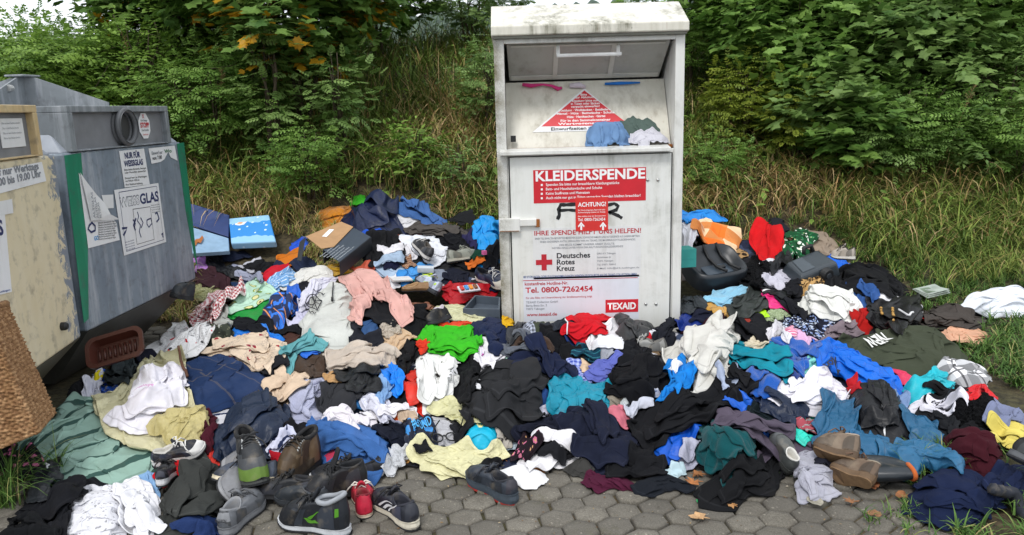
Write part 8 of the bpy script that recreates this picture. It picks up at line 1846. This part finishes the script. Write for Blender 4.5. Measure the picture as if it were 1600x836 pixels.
def dry(x, y):
    """where the bank is straw rather than green: two swathes seen in the photograph"""
    a = np.exp(-(((x + 2.6) / 1.3) ** 2 + ((y - 7.1) / .55) ** 2)) + 1.1 * np.exp(-(((x + .35) / .75) ** 2 + ((y - 8.8) / 1.1) ** 2)) + .95 * np.exp(-(((x - 2.4) / 1.5) ** 2 + ((y - 7.35) / .6) ** 2)) + .35 * np.exp(-(((x + .9) / .8) ** 2 + ((y - 7.2) / .5) ** 2))
    return np.clip(a, 0, 1)
def bank_tint(x, y, r):
    d = dry(x, y); g = .08 + r.beta(2, 2.6, len(x)) * .60 + .12 * smooth_noise(x, y, 21, 1.1); s = .62 + .38 * r.random(len(x)); return np.where(r.random(len(x)) < .15 + .62 * d, s, g)
NEAR = box_blur((H - H_BASE > .006).astype(float), 13)
for _k in range(24): NEAR[:-1] = np.maximum(NEAR[:-1], NEAR[1:])          # and the strip of ground before the heap's rear edge
near_heap = lambda x, y: (x > GX0) & (x < GX1) & (y > GY0) & (y < GY1) & (sample(NEAR, x, y) > .02)
bank_keep = lambda x, y, r: (~near_heap(x, y)) & (~in_bin(x, y)) & ~((x > -3.1) & (x < -1.35) & (y < 7.15)) & (H_BASE_at(x, y) - terrain(x, y) < .03) & ((y > 6.3 + .25 * smooth_noise(x, y, 7, 1.3)) | (x < -1.6) & (y > 5.9))
def H_BASE_at(x, y): return np.where((x > GX0) & (x < GX1) & (y > GY0) & (y < GY1), sample(H_BASE, x, y), terrain(x, y))
V, F, T = blades(60000, (-6.5, 8.0, 5.9, 9.6), (.24, .70), (.006, .016), bank_tint, (1.5, 3.1), 41, bank_keep)
stuff(link('tall_grass', fast_mesh('tall_grass', V, F, T), None, GM_), 'long bent grass covering the bank', 'grass')
V, F, T = blades(26000, (-9, 11, 9.4, 13.2), (.35, .8), (.008, .016), bank_tint, (.8, 2.3), 42)
stuff(link('bank_grass', fast_mesh('bank_grass', V, F, T), None, GM_), 'tall grass along the top of the bank', 'grass')
cloth_free = lambda x, y: (sample(H, x, y) - H_BASE_at(x, y) < .006)
lawn_keep = lambda x, y, r: (~in_bin(x, y)) & (x > 1.55 + .10 * np.sin(y * 5) + .18 * (y - 2.8) - .1) & ((H_BASE_at(x, y) - terrain(x, y) < .02) | (x > 2.6)) & cloth_free(x, y) & (r.random(len(x)) < np.clip((x - 1.35) * 1.6, .12, 1) + .3)
def lawn_tint(x, y, r): return np.clip(r.beta(2.4, 2.6, len(x)) * .62 + .10 + .10 * smooth_noise(x, y, 27, 2) + (r.random(len(x)) < .10) * .4, 0, 1)
LM = grass_mat('lawn blades', [(0, '#23391a'), (.35, '#3f5f28'), (.6, '#62803a'), (.8, '#8c8c54'), (1, '#a8986a')])
V, F, T = blades(60000, (1.35, 4.6, 2.2, 7.0), (.04, .14), (.004, .008), lawn_tint, (1.0, 2.8), 43, lawn_keep, 4)
stuff(link('lawn', fast_mesh('lawn', V, F, T), None, LM), 'ragged short grass at the right of the heap', 'grass')
V, F, T = blades(15000, (-3.2, -1.1, 5.5, 7.5), (.07, .24), (.004, .008), lambda x, y, r: np.clip(.42 + .58 * r.random(len(x)), 0, 1), (1.6, 2.9), 44, lambda x, y, r: (~in_bin(x, y)) & cloth_free(x, y) & ~((x > -2.95) & (x < -1.95) & (y > 6.55 - .08 * r.random(len(x))) & (y < 7.0)), 4)
stuff(link('dry_grass', fast_mesh('dry_grass', V, F, T), None, GM_), 'flattened straw coloured grass behind the left heap', 'grass')
lk = lambda x, y, r: (~in_bin(x, y)) & cloth_free(x, y) & (x < -1.86 - .04 * np.sin(y * 9)) & (r.random(len(x)) < .45)
V, F, T = blades(900, (-2.5, -1.75, 2.3, 3.3), (.10, .32), (.003, .007), lambda x, y, r: np.clip(.25 + .75 * r.random(len(x)), 0, 1), (.5, 1.8), 45, lk, 5)
stuff(link('edge_grass', fast_mesh('edge_grass', V, F, T), None, LM), 'thin grass and straw at the lower left edge of the paving', 'grass')
V, F, T = blades(7000, (2.7, 5.2, 5.2, 7.4), (.18, .5), (.003, .007), lawn_tint, (1.4, 3.0), 47, lambda x, y, r: (H_BASE_at(x, y) - terrain(x, y) < .02) & cloth_free(x, y) & (~near_heap(x, y)) & (x > 2.7 + .25 * np.sin(y * 7) + .3 * np.maximum(0, 5.9 - y)) & ~((x > 3.2) & (y < 5.75)), 6)
stuff(link('meadow_grass', fast_mesh('meadow_grass', V, F, T), None, GM_), 'long fine green grass at the right edge below the bank', 'grass')
V, F, T = blades(16000, (-1.9, 3.4, 5.9, 7.7), (.06, .20), (.004, .008), bank_tint, (1.0, 2.6), 48, lambda x, y, r: (~in_bin(x, y)) & cloth_free(x, y) & near_heap(x, y), 4)
stuff(link('short_grass', fast_mesh('short_grass', V, F, T), None, GM_), 'trampled grass along the rear edge of the heap', 'grass')
# grass tufts that stand alone
def tuft(px, py, n, L, label, seed):
    p = at_z(px, py, 0.0); V, F, T = blades(n, (p[0] - .09, p[0] + .09, p[1] - .07, p[1] + .07), L, (.0025, .005), lawn_tint, (.8, 2.4), seed, None, 5)
    V = V - np.array([p[0], p[1], 0]); o = link('grass_tuft', fast_mesh('grass_tuft', V, F, T), None, LM); o.location = (p[0], p[1], 0); tag(o, label, 'grass tuft', 'grass tufts in the paving')
def crumbs():
    r = np.random.default_rng(5); n = 900; x = r.uniform(-1.6, 1.7, n); y = r.uniform(2.35, 3.5, n); k = cloth_free(x, y); x, y = x[k], y[k]; n = len(x); a = r.uniform(0, 6.3, n)
    V, F, T = place_leaves('oval', np.stack([x, y, np.full(n, .007)], 1), np.stack([np.cos(a), np.sin(a), r.normal(0, .2, n)], 1), np.stack([r.normal(0, .3, n), r.normal(0, .3, n), np.ones(n)], 1), r.uniform(.004, .016, n) * r.uniform(.4, 1, n), r.random(n))
    stuff(link('litter', fast_mesh('litter', V, F, T), None, grass_mat('crumbs', [(0, '#2f261c'), (.5, '#6a4f33'), (.8, '#8f7a58'), (1, '#b8b0a0')])), 'crumbs of dry leaf and grit on the paving', 'litter')
crumbs()
tuft(12, 792, 130, (.18, .42), 'tall straw coloured grass tuft at the lower left corner', 61); tuft(35, 752, 60, (.12, .3), 'thin grass tuft before the black flowered dress', 62)
tuft(1440, 726, 260, (.06, .15), 'thick grass tuft between blue rain trousers and the dark navy coat', 51); tuft(1385, 806, 110, (.03, .08), 'small grass tuft on the paving below the rubber boot', 52)
tuft(1205, 745, 30, (.03, .07), 'few grass blades beside the winter shoe', 53); tuft(1478, 765, 90, (.03, .08), 'grass tuft under the tip of the dark navy coat', 54)
# long single stalks
def stalk(px, y, h, lean, label, hexcol, seed, head=True):
    b = by_px(px, y); z0 = float(terrain(*b)); o_ = thing('grass_stalk', label, 'grass stalk', (b[0], b[1], z0)); m = MB()
    pts = [np.array([lean * f * f, 0.02 * f, h * f]) for f in np.linspace(0, 1, 8)]; m.tube(pts, [.0035 - .0025 * f for f in np.linspace(0, 1, 8)], 5); m.build('stem', plain('stalk ' + hexcol, hexcol, .8), o_)
    if head:
        r = random.Random(seed); m = MB()
        for k in range(26): f = .80 + .2 * k / 26; p = np.array([lean * f * f, .02 * f, h * f]); d = np.array([r.uniform(-.04, .04), r.uniform(-.03, .03), .03]); m.tube([p, p + d], [.002, .0035], 4)
        m.build('seed_head', plain('seed head', '#8f7a52', .9), o_)
stalk(1480, 7.2, 1.15, .25, 'long pale dry stalk standing at the right of the bank', '#9a8a5c', 1)
stalk(1455, 7.3, .8, -.3, 'short leaning dry stalk left of the long pale stalk', '#8f8250', 2)
stalk(668, 7.2, .9, .12, 'thin green stalk behind the puffy navy jacket', '#6d7a3c', 3)
stalk(340, 8.0, 1.1, .1, 'brown seeded stalk behind the grey glass bin', '#8a7448', 4); stalk(230, 8.3, 1.35, -.15, 'pale seeded stalk above the grey glass bin lid', '#9a8558', 5)
